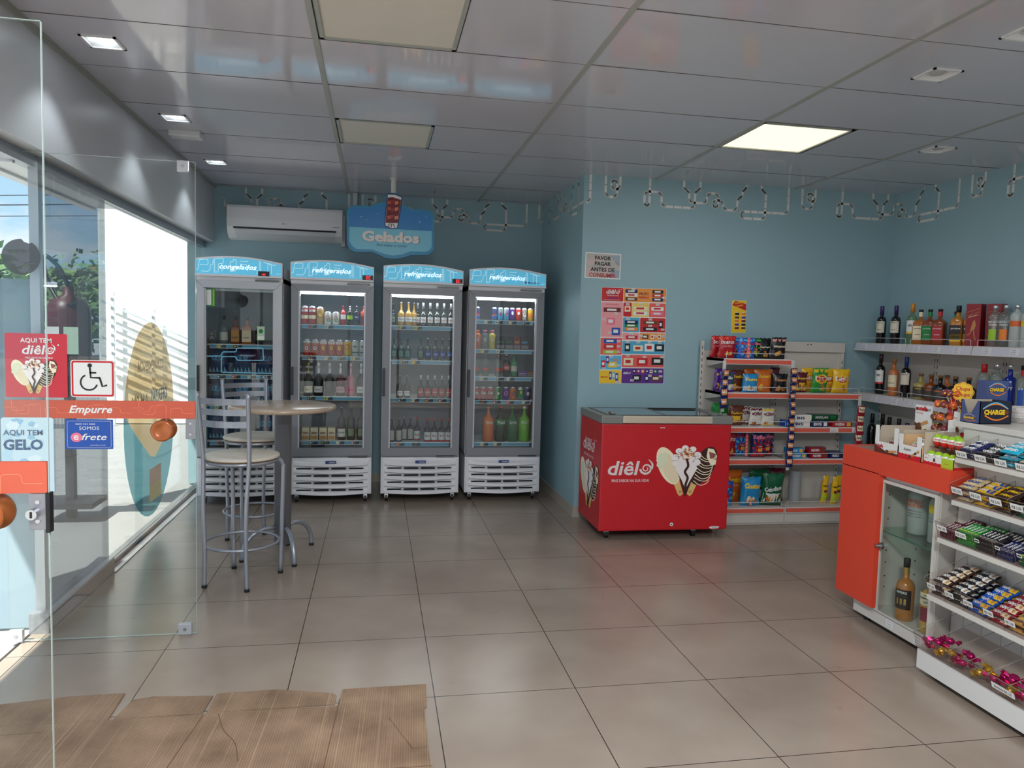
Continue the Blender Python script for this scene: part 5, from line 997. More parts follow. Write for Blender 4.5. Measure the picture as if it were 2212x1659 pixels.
# freezer cabinet: spirits on the upper shelf, frozen bags below
wf = 'on the upper shelf of the freezer cabinet'
box_pack('whisky_box', 'dark gift box with a striding figure ' + wf, .07, .07, .12, M('dark_maroon_box'), lambda mb, F, w, h: (d_ell(mb, F, 0, h * .7, .006, .006, WHITE, 1, 10), d_stroke(mb, F, [(-.012, h * .3), (0, h * .55), (.014, h * .3)], .005, WHITE, 1))).location = (-1.075, y3 - .03, 1.345)
bottle('spirit_bottle', 'clear square spirit bottle with pale label ' + wf, 'bottle', .235, .036, CLR, .03, BLACK, sh=.55, labels=((.03, .1, M('pale_can'), 60),), loc=(-.982, y3, 1.345))
bottle('spirit_bottle', 'amber spirit bottle with orange label ' + wf, 'bottle', .235, .037, AMB, .03, BLACK, sh=.55, labels=((.02, .12, M('honey_label', (196, 140, 70), .5), 60),), texts=(('HONEY', .05, .014, BLACK, .05),), loc=(-.888, y3, 1.345), square=True)
bottle('spirit_bottle', 'large spirit bottle with cream label ' + wf, 'bottle', .235, .042, HONEY, .03, BLACK, sh=.55, labels=((.02, .12, CRM, 60),), texts=(('HONEY', .05, .012, BLACK, .05),), loc=(-.796, y3, 1.345), square=True)
bottle('spirit_bottle', 'short green spirit bottle ' + wf, 'bottle', .2, .034, DKG, .03, BLACK, sh=.6, labels=((.03, .09, GRN, 60),), loc=(-.7, y3 + .03, 1.345))
nav = M('frozen_bag_navy', (30, 52, 96), .35, noise=.35, nscale=16)
def fz(mb, F, w, h):
    d_text(mb, F, 'GELO', 0, h * .55, h * .2, LBL, 2, bold=.03, width=w * .5)
    for i in range(5): d_poly(mb, F, [(-w * .4 + w * .16 * i, h * .08), (-w * .34 + w * .16 * i, h * .3), (-w * .26 + w * .16 * i, h * .08)], M('ice_deep_print'), 1)
base = None
for r_, (z, n_, hh) in enumerate(((1.09, 3, .20), (.83, 3, .21), (.53, 3, .25))):
    for i in range(n_):
        lab = 'dark blue frozen ice bag, %s from left on the %s shelf of the freezer cabinet' % (ORDN[i], ('second', 'third', 'bottom')[r_]); x = -1.03 + i * .195
        if base is None: base = bag('frozen_ice_bag', lab, .19, .215, .11, nav, fz, 3, 'ice bag', 'frozen ice bags'); base.location = (x, y3 + .02, z)
        else: dup(base, (x, y3 + .02, z), lab)
# ------------------------------------------------------------------ ice cream chest freezer
t = thing('chest_freezer', 'red ice cream chest freezer with sliding glass lids, standing on casters by the wall corner', 'freezer', (1.897, 1.635, 0), radians(-1.0))
FRED = M('freezer_red_film', (196, 30, 40), .38); RIM = M('freezer_rim_grey', (128, 130, 126), .4); RIML = M('freezer_rim_champagne', (212, 202, 182), .3, .3)
W, D, Z0, Z1 = 1.0, .60, .07, .865
mb = MB(); mb.box(0, 0, Z0, W, D, Z1, FRED, bv=.012); mb.build('body', t)
mb = MB()
for a in ((-.006, -.008, .16, .045), (W - .16, -.008, W + .006, .045), (-.006, .045, .05, D), (W - .05, .045, W + .006, D + .006), (.05, D - .045, W - .05, D + .006)): mb.box(a[0], a[1], Z1, a[2], a[3], .925, RIM, bv=.008)
mb.box(.155, -.009, Z1 + .004, W - .155, .045, .922, RIML, bv=.006); mb.build('rim', t)
mb = MB(); mb.box(.05, .045, Z1 - .30, W - .05, D - .045, Z1 - .29, LINER); mb.box(.045, .045, Z1 - .3, .05, D - .045, .92, LINER); mb.box(W - .05, .045, Z1 - .3, W - .045, D - .045, .92, LINER); mb.box(.05, D - .05, Z1 - .3, W - .05, D - .045, .92, LINER); mb.box(.05, .045, Z1 - .3, W - .05, .05, .92, LINER)
mb.box(.05, .045, .918, W - .05, .052, .926, BLKP); mb.box(.05, D - .052, .918, W - .05, D - .045, .926, BLKP); mb.build('inner_tub', t)
for nm, x0, x1, z in (('glass_lid', .055, .52, .921), ('glass_lid', .45, W - .055, .912)):
    mb = MB(); mb.box(x0, .052, z, x1, D - .052, z + .004, MG('lid_glass', (196, 214, 212), 1.8, 1.5, body=(150, 176, 178), bodyw=.3)); mb.box(x0, .052, z - .002, x0 + .02, D - .052, z + .006, RIM); mb.box(x1 - .02, .052, z - .002, x1, D - .052, z + .006, RIM); ld = mb.build(nm, t)
    mb = MB(); hx = x0 + .03 if x0 < .1 else x1 - .07; mb.box(hx, .06, z + .004, hx + .04, .15, z + .024, RIM, bv=.008); mb.build('handle', ld)
mb = MB(); F = plane((0, -.0005, 0), (1, 0, 0), (0, 0, 1)); G = plane((-.0005, D, 0), (0, -1, 0), (0, 0, 1))
LGW = M('freezer_logo_white', (226, 216, 214), .45)
dielo(mb, F, .045, .49, .385, LGW, 1); icecream(mb, scaleF(F, .655, .335, .462, .44), 1)
dielo(mb, G, .10, .62, .36, LGW, 1); icecream(mb, scaleF(G, .30, .19, .50, .43), 1)
mb.build('printed_artwork', t)
mb = MB(); mb.cyl((.56, -.004, .115), (.56, .002, .115), .013, WHITE, 20); mb.cyl((.56, -.006, .115), (.56, 0, .115), .005, BLKP, 12); mb.box(.44, -.003, .835, .48, 0, .84, LGW)
d_poly(mb, F, [(.855, .088), (.88, .096), (.92, .095), (.94, .092), (.925, .078), (.87, .077)], WHITE, 1); d_stroke(mb, F, [(.88, .083), (.895, .09), (.905, .083), (.92, .09)], .003, BLACK, 2); mb.build('lock_and_torn_sticker', t)
for x, y in ((.08, .08), (W - .24, .08), (.08, D - .08), (W - .1, D - .08)):
    mb = MB(); mb.cyl((x - .013, y, .028), (x + .013, y, .028), .028, BLKP, 18); mb.box(x - .017, y - .02, .042, x + .017, y + .02, Z0 + .003, ALU); mb.build('caster', t)

# ------------------------------------------------------------------ snack gondola against the wall
GOND = M('gondola_enamel', (208, 202, 194), .45); GSTR = M('coral_ticket_strip', (226, 100, 80), .45); HOLE = M('slot_shadow', (40, 38, 38), .8)
SF, SBK = 1.96, 2.30
t = thing('snack_shelf_unit', 'cream metal shelf unit with coral front strips, loaded with snack bags', 'shelf unit', (0, 0, 0))
mb = MB(); mb.box(2.955, SBK, .10, 3.60, SBK + .012, 1.40, GOND); mb.box(3.60, SBK, .10, 4.25, SBK + .012, 1.40, GOND)
mb.box(3.60, SBK - .02, 1.405, 4.255, SBK + .012, 1.49, GOND, bv=.003)
for x in (3.9, 3.93): mb.cyl((x, SBK - .022, 1.47), (x, SBK - .018, 1.47), .005, HOLE, 8)
mb.build('back_panel', t)
for x, zt in ((2.945, 1.48), (3.598, 1.34), (3.628, 1.34), (4.235, 1.40)):
    mb = MB(); mb.box(x - .014, SBK - .018, 0.0, x + .014, SBK - .0005, zt, GOND)
    z = .06
    while z < zt - .04: mb.box(x - .003, SBK - .0186, z, x + .003, SBK - .0178, z + .026, HOLE); z += .052
    mb.build('upright', t)
mb = MB(); mb.box(2.95, SF + .01, .002, 4.24, SBK - .02, .14, GOND); mb.box(2.985, SF, .02, 3.568, SF + .01, .085, GOND); mb.box(3.574, SF, .02, 4.20, SF + .01, .085, GOND); mb.build('plinth', t)
def fence(mb, x0, x1, y, z, h=.045, r=.0022, ax='x'):
    c = lambda a, b, z_: (a, b, z_) if ax == 'x' else (b, a, z_)
    mb.tube([c(x0, y, z), c(x0, y, z + h - .008)] + [c(x0 + .004, y, z + h - .002), c(x0 + .01, y, z + h)] + [c(x1 - .01, y, z + h), c(x1 - .004, y, z + h - .002)] + [c(x1, y, z + h - .008), c(x1, y, z)], r, SWIRE, 6)
def gshelf(x0, x1, z, depth0=SF):
    mb = MB(); mb.box(x0, depth0 + .004, z - .022, x1, SBK - .018, z, GOND)
    for x in (x0, x1 - .003): mb.prism([(depth0 + .01, z), (SBK - .018, z), (SBK - .018, z - .075), (depth0 + .14, z - .05), (depth0 + .01, z - .03)], x, x + .003, GOND, axis='x')
    s = mb.build('shelf', t)
    mb = MB(); mb.box(x0, depth0 - .004, z - .044, x1, depth0 + .004, z + .002, WPAINT); mb.box(x0 + .004, depth0 - .006, z - .038, x1 - .004, depth0 - .004, z - .006, GSTR); mb.build('ticket_strip', s)
    mb = MB(); fence(mb, x0 + .02, x1 - .02, depth0 + .006, z); mb.build('wire_fence', s)
    return s
gshelf(2.985, 3.565, 1.345); gshelf(2.985, 3.565, 1.075); gshelf(3.575, 4.205, 1.075); gshelf(2.985, 3.565, .80)
s = gshelf(3.575, 4.205, .80); mb = MB(); F = plane((3.575, SF - .006, .76), (1, 0, 0), (0, 0, 1)); 
for x in (.36, .56): d_rect(mb, F, x, .004, x + .075, .034, WHITE, 1); d_text(mb, F, 'R$ 9,99', x + .035, .008, .007, BLACK, 2, width=.05); d_text(mb, F, 'BISCOITO', x + .03, .022, .005, BLACK, 2, width=.045)
mb.build('price_label', s)
gshelf(2.985, 3.565, .54); gshelf(3.575, 4.205, .54); gshelf(2.985, 3.565, .142); gshelf(3.575, 4.205, .142)
# bag kinds
B_ = {}
def kind(k, desc, w, h, th, m, deco, seed=0, **kw): B_[k] = (bag('snack_bag', desc, w, h, th, SHN[m], deco, seed, **kw), desc, h)
kind('dorit', 'red tortilla chip bag', .145, .178, .05, 'red', dec('DORITOS', WHITE, 'QUEIJO', wy=.66, wh=.022, kind='tri', band=((.84, .96, M('bag_top_red', (220, 60, 40), .3)),)), 1)
kind('ruf_b', 'bright blue ridged chip bag with open mouth picture', .145, .165, .05, 'blue', dec('Ruffles', RED, wy=.70, wh=.022, kind='mouth', band=((0.86, .95, LBL),)), 2)
kind('ruf_g', 'green and dark striped ridged chip bag with mouth picture', .14, .165, .05, 'black', dec('Ruffles', PNK, wy=.70, wh=.022, kind='mouth', band=((.86, .95, M('bag_green', (70, 190, 60), .3)),)), 3)
kind('blackA', 'black snack bag with golden chips', .12, .168, .05, 'black', dec('Sensa', CRM, wy=.55, wh=.016, chip=(CHIP, 5)), 4)
kind('blackB', 'black premium chip bag with pale lettering', .13, .178, .05, 'black', dec('Sensacoes', CRM, wy=.56, wh=.018, chip=(CHIP, 6), band=((.82, .93, M('bag_pink_tag', (226, 150, 140), .4)),)), 5)
kind('purp', 'purple snack bag with white stripes', .10, .185, .05, 'purple', dec('Fan', YEL, wy=.7, wh=.02, chip=(CHIP, 6)), 6)
kind('stiksG', 'dark green and white snack bag', .12, .165, .05, 'purple', dec('Stik', WHITE, wy=.66, wh=.022, chip=(CHIP, 4), band=((.4, .95, DGRN), (.12, .4, WHITE))), 7)
kind('chee_br', 'brown cheese puff bag', .14, .175, .055, 'brown', dec('Cheetos', YEL, wy=.66, wh=.026, chip=(CHIP, 9)), 8)
kind('chee_bl', 'blue and white cheese puff bag', .13, .150, .055, 'sky', dec('Cheetos', YEL, wy=.66, wh=.022, chip=(CRM, 8), band=((.1, .35, WHITE),)), 9)
kind('chee_or', 'orange cheese puff bag', .15, .185, .055, 'orange', dec('Cheetos', YEL, wy=.66, wh=.028, chip=(CHIP, 8)), 10)
kind('chee_bk', 'black cheese puff bag with brown shells', .125, .155, .05, 'black', dec('Cheetos', TAN, wy=.64, wh=.02, chip=(TAN, 8)), 11)
kind('maroon', 'plain maroon snack bag', .09, .2, .05, 'maroon', None, 12)
kind('yok', 'dark red and yellow snack bag', .11, .165, .05, 'maroon', dec('Amend', YEL, wy=.68, wh=.018, band=((.1, .5, YEL),), chip=(CHIP, 7)), 13)
kind('lay_g', "green potato chip bag with round red emblem", .15, .205, .06, 'green', dec("Lay's", WHITE, wy=.55, wh=.034, kind='oval', chip=(CHIP, 4), band=((.84, .96, YEL),)), 14, back=SHN['yellow'])
kind('lay_y', 'yellow potato chip bag with round red emblem', .145, .200, .06, 'yellow', dec("Lay's", WHITE, wy=.55, wh=.034, kind='oval', chip=(CHIP, 6)), 15)
kind('stik2', 'green stick snack bag with white bottom', .15, .175, .05, 'green', dec('Stiksy', WHITE, wy=.42, wh=.03, band=((.05, .32, WHITE),)), 16)
kind('tingo', 'brown and gold snack bag', .13, .165, .05, 'brown', dec('Fandangos', YEL, wy=.60, wh=.018, chip=(CHIP, 8), band=((.2, .5, YEL),)), 17)
kind('eq_r', 'white and burgundy cracker bag', .115, .15, .04, 'white', dec('eQlibri', M('burgundy_print', (110, 24, 50), .4), wy=.62, wh=.026, band=((.86, .97, DRD), (.04, .1, DRD)), chip=(DRD, 3)), 18)
kind('eq_y', 'white and yellow cracker bag', .115, .145, .04, 'white', dec('eQlibri', M('burgundy_print'), wy=.62, wh=.026, band=((.86, .97, YEL), (.04, .1, YEL)), chip=(CHIP, 3)), 19)
kind('ruf_r', 'blue and red ridged chip bag with orange tongue picture', .13, .21, .055, 'navy', dec('Ruffles', PNK, wy=.76, wh=.03, kind='mouth', band=((.04, .16, RED),)), 20)
kind('ruf_bb', 'large blue ridged chip bag with mouth picture', .15, .21, .055, 'blue', dec('Ruffles', RED, wy=.76, wh=.03, kind='mouth', band=((.02, .1, LBL),)), 21)
kind('dor_b', 'large red tortilla chip bag', .13, .215, .05, 'red', dec('DORITOS', WHITE, wy=.62, wh=.024, kind='tri'), 22)
kind('ch_L', 'large orange cheese puff bag', .185, .275, .08, 'orange', dec('Cheetos', YEL, 'BOLA', wy=.66, wh=.044, chip=(CHIP, 14)), 23)
kind('ch_LB', 'large blue cheese puff bag with orange stripe', .17, .245, .08, 'sky', dec('Cheetos', YEL, wy=.64, wh=.040, chip=(CRM, 10), band=((.1, .16, LBL),)), 24)
kind('ceb', 'large dark green onion ring snack bag', .185, .28, .08, 'darkgreen', dec('Cebolitos', WHITE, wy=.50, wh=.036, band=((.14, .42, WHITE),), chip=(CHIP, 9), rot=.16), 25)
kind('bac', 'large maroon snack bag with yellow lettering', .17, .285, .08, 'maroon', dec('Baconzitos', YEL, wy=.60, wh=.034, chip=(TAN, 12), rot=.14), 26)
kind('slim', 'slim yellow and green snack tube bag', .055, .235, .045, 'yellow', dec('LIMAO', BLACK, wy=.62, wh=.014, band=((.12, .40, LIM), (.40, .5, DRD))), 27)
def srow(items, z, shelf, lean=-6):
    for i, (k, x, y, rz, *ex) in enumerate(items):
        o, d, h = B_[k]; lab = '%s, %s from left, %s' % (d, ORDN[i], shelf); rot = (radians(-(ex[0] if ex else lean)), 0, radians(rz))
        if not B_[k][0].get('used'): o['used'] = 1; o.location = (x, y, z + .001); o.rotation_euler = rot; o['label'] = lab; o['group'] = 'snack bags on the shelf unit'
        else: dup(o, (x, y, z + .001), lab, rot=rot, group='snack bags on the shelf unit')
srow([('dorit', 3.035, 2.19, 4), ('dorit', 3.065, 2.10, -3), ('ruf_b', 3.175, 2.14, 5), ('ruf_b', 3.215, 2.06, -4), ('ruf_g', 3.305, 2.12, 3), ('blackA', 3.405, 2.13, -5), ('blackB', 3.505, 2.08, -2)], 1.345, 'top snack shelf')
srow([('purp', 3.02, 2.12, 10), ('stiksG', 3.045, 2.03, -8), ('chee_br', 3.155, 2.10, 3), ('chee_bl', 3.245, 2.03, -6), ('chee_or', 3.31, 2.14, 4), ('chee_or', 3.375, 2.07, -6), ('chee_bk', 3.50, 2.02, -6), ('maroon', 3.52, 2.15, 2)], 1.075, 'second snack shelf, left bay')
srow([('yok', 3.735, 2.10, 0), ('lay_g', 3.89, 2.08, 4), ('lay_y', 3.99, 2.13, 3), ('lay_y', 4.08, 2.07, -7), ('lay_y', 3.865, 2.20, 0)], 1.075, 'second snack shelf, right bay')
srow([('stik2', 3.05, 2.14, 0), ('tingo', 3.16, 2.08, 2), ('eq_r', 3.275, 2.14, 0), ('eq_r', 3.32, 2.05, 2), ('eq_y', 3.43, 2.05, -3)], .80, 'third snack shelf')
srow([('dor_b', 3.13, 2.12, 0), ('ruf_bb', 3.25, 2.15, 4), ('ruf_r', 3.36, 2.06, -5), ('ruf_r', 3.465, 2.13, -5)], .54, 'fourth snack shelf')
srow([('ruf_bb', 3.08, 2.06, -5), ('ch_L', 3.20, 2.19, 5), ('ch_LB', 3.305, 2.05, -3), ('ceb', 3.44, 2.18, 4), ('ceb', 3.49, 2.05, -6, -10), ('bac', 3.60, 2.20, -6), ('slim', 4.005, 2.10, 0), ('slim', 4.07, 2.06, -3), ('slim', 4.125, 2.10, 4)], .142, 'lowest snack shelf')
MB_PS = M('orange_promo_strip', (232, 120, 70), .4)
for (x, y, z, h, lab) in ((3.215, 2.017, 1.352, .16, 'pink promotional strip hanging over the blue chip bag on the top shelf'), (3.30, 2.017, .15, .235, 'orange promotional strip over the large blue cheese puff bag'), (3.262, 2.058, .548, .19, 'pink promotional strip over the blue chip bag on the fourth shelf')):
    mb = MB(); mb.box(-.012, -.0015, 0, .012, 0, h, MB_PS if 'orange' in lab else M('pink_promo_strip', (236, 90, 120), .4)); F = plane((0, -.0015, 0), (1, 0, 0), (0, 0, 1))
    for i in range(int(h / .03)): d_rect(mb, F, -.007, .008 + i * .03, .007, .022 + i * .03, M('promo_strip_pale', (246, 170, 130), .4), 1)
    tag(mb.build('promo_strip'), lab, 'promotional strip', loc=(x, y, z))
# cookie and wafer packs lying down
def pk(key, nm, desc, w, d, h, m, word, wc, sub=None):
    P[key] = (box_pack(nm, desc, w, d, h, m, lambda mb, F, w_, h_: (d_text(mb, F, word, -w_ * .12, h_ * .25, h_ * .46, wc, 2, bold=.03, width=w_ * .48), d_rect(mb, F, w_ * .22, h_ * .15, w_ * .42, h_ * .8, sub or CRM, 1)), cat='pack'), desc)
pk('bis_w', 'wafer_box', 'white wafer box with black lettering', .15, .07, .048, WHITE, 'BIS', NAVY); pk('bis_b', 'wafer_box', 'dark blue wafer box', .155, .07, .048, NAVY, 'BIS', WHITE, WHITE); pk('bis_c', 'wafer_box', 'plain blue wafer pack', .07, .1, .05, SHN['blue'], 'B', WHITE)
pk('ck_g', 'cookie_pack', 'long dark green cookie pack', .24, .09, .045, SHN['darkgreen'], 'MARILAN', WHITE, GRN); pk('ck_r', 'cookie_pack', 'red cookie pack with biscuits pictured', .18, .06, .045, SHN['red'], 'MAIZENA', WHITE, CHIP)
pk('ck_b', 'cookie_pack', 'blue filled cookie pack', .145, .06, .042, SHN['sky'], 'RECHEADO', WHITE, CHIP); pk('ck_rd', 'cookie_pack', 'crimson filled cookie pack', .155, .06, .044, SHN['deepred'], 'PASSATEMPO', WHITE, BRN); pk('ck_n', 'cookie_pack', 'dark navy cookie pack', .13, .06, .044, SHN['navy'], 'NEGRESCO', WHITE, BLACK)
def packs(items, where):
    for k, x, y, z, nth in items:
        o, d = P[k]; lab = '%s, %s on %s' % (d, nth, where)
        if not o.get('used'): o['used'] = 1; o.location = (x, y, z); o['label'] = lab; o['group'] = 'cookie and wafer packs'
        else: dup(o, (x, y, z), lab, group='cookie and wafer packs')
packs([('bis_c', 3.605, 2.0, .801, 'alone'), ('bis_w', 3.70, 1.99, .801, 'lower one'), ('bis_w', 3.715, 1.995, .850, 'upper one'), ('bis_b', 3.865, 1.99, .801, 'in front'), ('ck_g', 3.95, 2.08, .801, 'under the green one'), ('ck_g', 3.97, 2.085, .847, 'topmost'), ('ck_r', 4.07, 1.99, .801, 'in front')], 'the third snack shelf')
packs([('ck_b', 3.69, 1.99, .541, 'lower one'), ('ck_b', 3.665, 1.995, .584, 'upper one'), ('ck_rd', 3.875, 1.99, .541, 'lower one'), ('ck_rd', 3.86, 1.995, .586, 'upper one'), ('ck_rd', 3.80, 2.08, .541, 'behind the stack'), ('ck_n', 4.04, 1.99, .541, 'in front'), ('ck_n', 4.06, 2.08, .541, 'behind')], 'the fourth snack shelf')
mb = MB(); mb.cyl((3.80, 2.2, .145), (3.80, 2.2, .40), .05, MG('clear_plastic_roll', (222, 226, 228), 1.4, 1.5, rough=.15, body=(210, 214, 218), bodyw=.5), 20); tag(mb.build('plastic_roll'), 'upright roll of clear plastic wrap on the lowest snack shelf', 'plastic roll')
# hanging strips of small packs
def snack_strip(x, y, ztop, zhook, n, pitch, mats, desc, w=.062):
    t = thing('hanging_display_strip', desc[0], 'display strip', (x, y, 0)); mb = MB(); mb.box(-.014, 0, ztop - n * pitch - .03, .014, .0015, zhook, M('clear_strip_white', (206, 206, 204), .4)); mb.build('strip', t); first = None
    for i in range(n):
        z = ztop - (i + 1) * pitch; rr = random.Random(i * 7 + int(x * 100)); r_ = (radians(rr.uniform(-4, 8)), radians(rr.uniform(-5, 5)), radians(rr.uniform(-14, 14)))
        lab = '%s, %s down its strip' % (desc[1], ORDN[i])
        if first is None:
            def dd(mb, F, w_, h_): d_rect(mb, F, -w_ * .36, h_ * .40, w_ * .36, h_ * .92, mats[1], 1, 8); d_text(mb, F, desc[2], 0, h_ * .58, h_ * .18, mats[2], 3, bold=.04, width=w_ * .62)
            first = bag('snack_pack', lab, w, pitch * 1.08, .03, mats[0], dd, 40 + n, 'snack pack', desc[3]); first.location = (x, y - .018, z); first.rotation_euler = r_
        else: dup(first, (x + rr.uniform(-.004, .004), y - .018, z), lab, rot=r_)
snack_strip(2.975, 1.935, 1.255, 1.33, 4, .075, (SHN['navy'], M('biscuit_orange_print', (226, 140, 60), .4), WHITE), ('white strip with four hanging blue snack packs in front of the snack shelves', 'blue and orange mini cookie pack', 'MINI', 'mini packs on the short strip'))
snack_strip(3.563, 1.935, 1.275, 1.34, 12, .066, (SHN['navy'], M('biscuit_orange_print'), WHITE), ('long strip with twelve hanging blue snack packs between the shelf bays', 'small blue and orange cookie pack', 'MINI', 'mini packs on the long strip'), .058)
snack_strip(4.19, 1.952, .975, 1.06, 4, .078, (SHN['deepred'], CRM, BLACK), ('white strip holding glossy red packs at the east end of the snack shelves', 'glossy red hanging pack', 'PACO', 'red packs on the end strip'), .066)

# ------------------------------------------------------------------ liquor shelves on the east wall
LST = M('lavender_ticket_strip', (206, 204, 216), .4); LF = 4.38
t = thing('liquor_shelf_unit', 'pale wall shelf unit with slotted uprights carrying wine and spirits', 'shelf unit', (0, 0, 0))
MODY = [2.325, 1.69, 1.035, .385, -.265]
mb = MB()
for a, b in zip(MODY, MODY[1:]): mb.box(4.672, b + .003, .12, 4.685, a - .003, 1.44, GOND)
mb.build('back_panel', t)
for y in MODY:
    for dy in ((-.014, .014) if y not in (MODY[0], MODY[-1]) else (0,)):
        mb = MB(); mb.box(4.655, y + dy - .012, 0, 4.672, y + dy + .012, 1.45, GOND); z = .06
        while z < 1.4: mb.box(4.6545, y + dy - .003, z, 4.6555, y + dy + .003, z + .026, HOLE); z += .052
        mb.build('upright', t)
def lshelf(a, b, z, first):
    mb = MB(); mb.box(LF + .004, b + .004, z - .02, 4.655, a - .004, z, GOND)
    for y in (a - .006, b + .004): mb.prism([(LF + .01, z), (4.655, z), (4.655, z - .09), (LF + .12, z - .055), (LF + .01, z - .035)], y, y + .002, GOND, axis='y')
    s = mb.build('shelf', t); mb = MB(); mb.prism([(LF - .012, z - .062), (LF + .006, z + .002), (LF + .012, z + .002), (LF + .0, z - .066)], b + .006, a - .006, WPAINT, axis='y')
    F = plane((LF - .0115, a - .012, z - .058), (0, -1, 0), (.26, 0, 1)); wd = a - b - .024; d_rect(mb, F, 0, .002, wd, .054, LST, 1); rr = random.Random(int(z * 100 + a * 10))
    for k in range(3):
        x = .09 + k * wd / 3.2 + rr.uniform(-.03, .03); d_rect(mb, F, x, .004, x + .075, .050, M('ticket_paper', (222, 220, 226), .5), 2)
        for q in range(3): d_text(mb, F, ('VINHO', 'TINTO SECO', 'R$ %d,99' % rr.randint(29, 99))[q], x + .03, .038 - q * .014, .006, BLACK, 3, width=(.03, .042, .036)[q])
    mb.build('ticket_strip', s); mb = MB(); fence(mb, b + .03, a - .03, LF + .012, z, .045, .0022, 'y'); mb.build('wire_fence', s)
for z in (1.495, 1.068, .56):
    for a, b in zip(MODY, MODY[1:]): lshelf(a, b, z, 0)
def L(desc, y, z, H_, R_, body, cap, capm, x=4.50, where='', **kw):
    bottle(kw.pop('nm', 'liquor_bottle'), desc, 'bottle', H_, R_, body, cap, capm, loc=(x, y, z), face=radians(-62), **kw)
WN = dict(nm='wine_bottle', sh=.58, nr=.38)
PCAP, BCAP, ECRU = M('purple_capsule', (56, 30, 96), .35), M('blue_capsule', (20, 60, 130), .35), M('wine_label_ecru', (222, 214, 196), .55)
z = 1.496
for y, d in ((2.160, 'nearest the wall corner'), (1.985, 'beside the white wine')):
    L('dark wine bottle with purple capsule on the top liquor shelf, ' + d, y, z, .315, .038, BLKG, .075, PCAP, labels=((.09, .185, ECRU, 62),), texts=(('HERENCIA', .17, .007, BLACK, .05), ('MERLOT', .112, .006, BLACK, .03)), **WN)
L('pale green white wine bottle with orange capsule on the top shelf', 1.795, z, .325, .038, PGL, .07, M('orange_capsule', (206, 134, 44), .35), labels=((.1, .19, WHITE, 60), (.085, .1, YEL, 60)), texts=(('180', .14, .02, BLACK, .03),), **WN)
for y, d, lb, cp, bd in ((1.70, 'cream', CRM, CRM, HONEY), (1.60, 'green', GRN, GRN, AMB), (1.495, 'red', M('whiskey_red', (176, 44, 50), .45), RED, AMB)):
    L('square whiskey bottle with %s label on the top liquor shelf' % d, y, z, .275, .043, bd, .02, BLACK, sh=.58, nr=.34, square=True, foil=(.035, cp), labels=((.035, .145, lb, 60),), texts=(("JACK DANIEL'S", .12, .009, BLACK if lb is CRM else WHITE, .06), ('TENNESSEE', .075, .006, BLACK if lb is CRM else WHITE, .04)))
L('smaller green capped bottle behind the whiskey on the top shelf', 1.405, z, .255, .036, AMB, .02, BLACK, x=4.56, sh=.6, nr=.36, foil=(.03, GRN), labels=((.03, .1, DGRN, 60),))
for y, d, dx in ((1.315, 'in front', 0), (1.222, 'half behind the red box', .03)):
    L('square bourbon bottle with black and yellow label, ' + d, y, z, .295, .042, BM('bourbon_honey', (196, 128, 40)), .05, BLACK, x=4.50 + dx, sh=.58, nr=.36, square=True, labels=((.04, .15, M('bourbon_label', (40, 30, 26), .45), 60), (.03, .085, YEL, 60)), texts=(('JIM BEAM', .12, .011, WHITE, .065), ('Honey', .06, .014, BLACK, .05)))
for y, x, d in ((1.115, 4.47, 'the nearer one with golden drawing'), (1.03, 4.56, 'the one behind the clear vodka')):
    o = box_pack('whisky_gift_box', 'tall red whisky gift box on the top shelf, ' + d, .095, .095, .302, M('gift_box_red', (140, 20, 34), .4), lambda mb, F, w, h: (
        [d_stroke(mb, F, [(-w * .4, h * a), (w * .4, h * (a + .09))], .002, M('gold_line', (196, 150, 80), .4, .3), 1) for a in (.66, .72, .80)], d_text(mb, F, 'RED LABEL', 0, h * .70, .009, CRM, 2, width=w * .6, rot=.28),
        d_poly(mb, F, [(-.015, h * .36), (.0, h * .58), (.012, h * .62), (.02, h * .5), (.012, h * .38)], M('gold_figure', (190, 130, 70), .4), 1), d_stroke(mb, F, [(-.004, h * .38), (-.02, h * .28), (-.035, h * .26)], .006, M('gold_figure'), 1), d_stroke(mb, F, [(.008, h * .36), (.016, h * .2), (.026, h * .14)], .006, M('gold_figure'), 1)))
    o.location = (x, y + .03, z); o.rotation_euler.z = radians(-62)
for i, (y, tx, c, bd) in enumerate(((.985, ('ABSOLUT', 'PEARS'), LIM, CLR), (.895, ('ABSOLUT', 'PEACH'), ORG, CLR), (.805, ('ABSOLUT', 'MANDRIN'), M('vodka_orange', (226, 110, 50), .5), FROST), (.715, ('ABSOLUT', 'CITRON'), M('vodka_yellow', (226, 206, 50), .5), FROST))):
    L(('clear vodka bottle with green pear picture on the top shelf', 'clear vodka bottle with peach coloured spot on the top shelf', 'frosted vodka bottle with orange lettering block on the top shelf', 'frosted vodka bottle with yellow lettering block at the picture edge')[i], y, z, .285, .041, bd, .028, SILV, sh=.70, nr=.36,
      labels=((.045, .12, c, 34),) if i < 2 else ((.14, .175, c, 50),), texts=((tx[0], .165, .014, WHITE if i < 2 else c, .07), (tx[1], .146, .012, WHITE if i < 2 else c, .05)))
z = 1.069
L('dark wine bottle with white and red label on the second shelf', 2.135, z, .335, .038, BLKG, .07, M('brown_capsule', (50, 30, 34), .4), labels=((.1, .2, WHITE, 60), (.085, .1, RED, 60)), texts=(('180', .15, .02, BLACK, .03),), **WN)
L('amber rose wine bottle with cream label on the second shelf', 1.97, z, .305, .039, ROSE, .04, M('tan_capsule', (170, 120, 70), .4), labels=((.07, .17, CRM, 60),), texts=(('RESERVADO', .1, .007, BLACK, .05),), **WN)
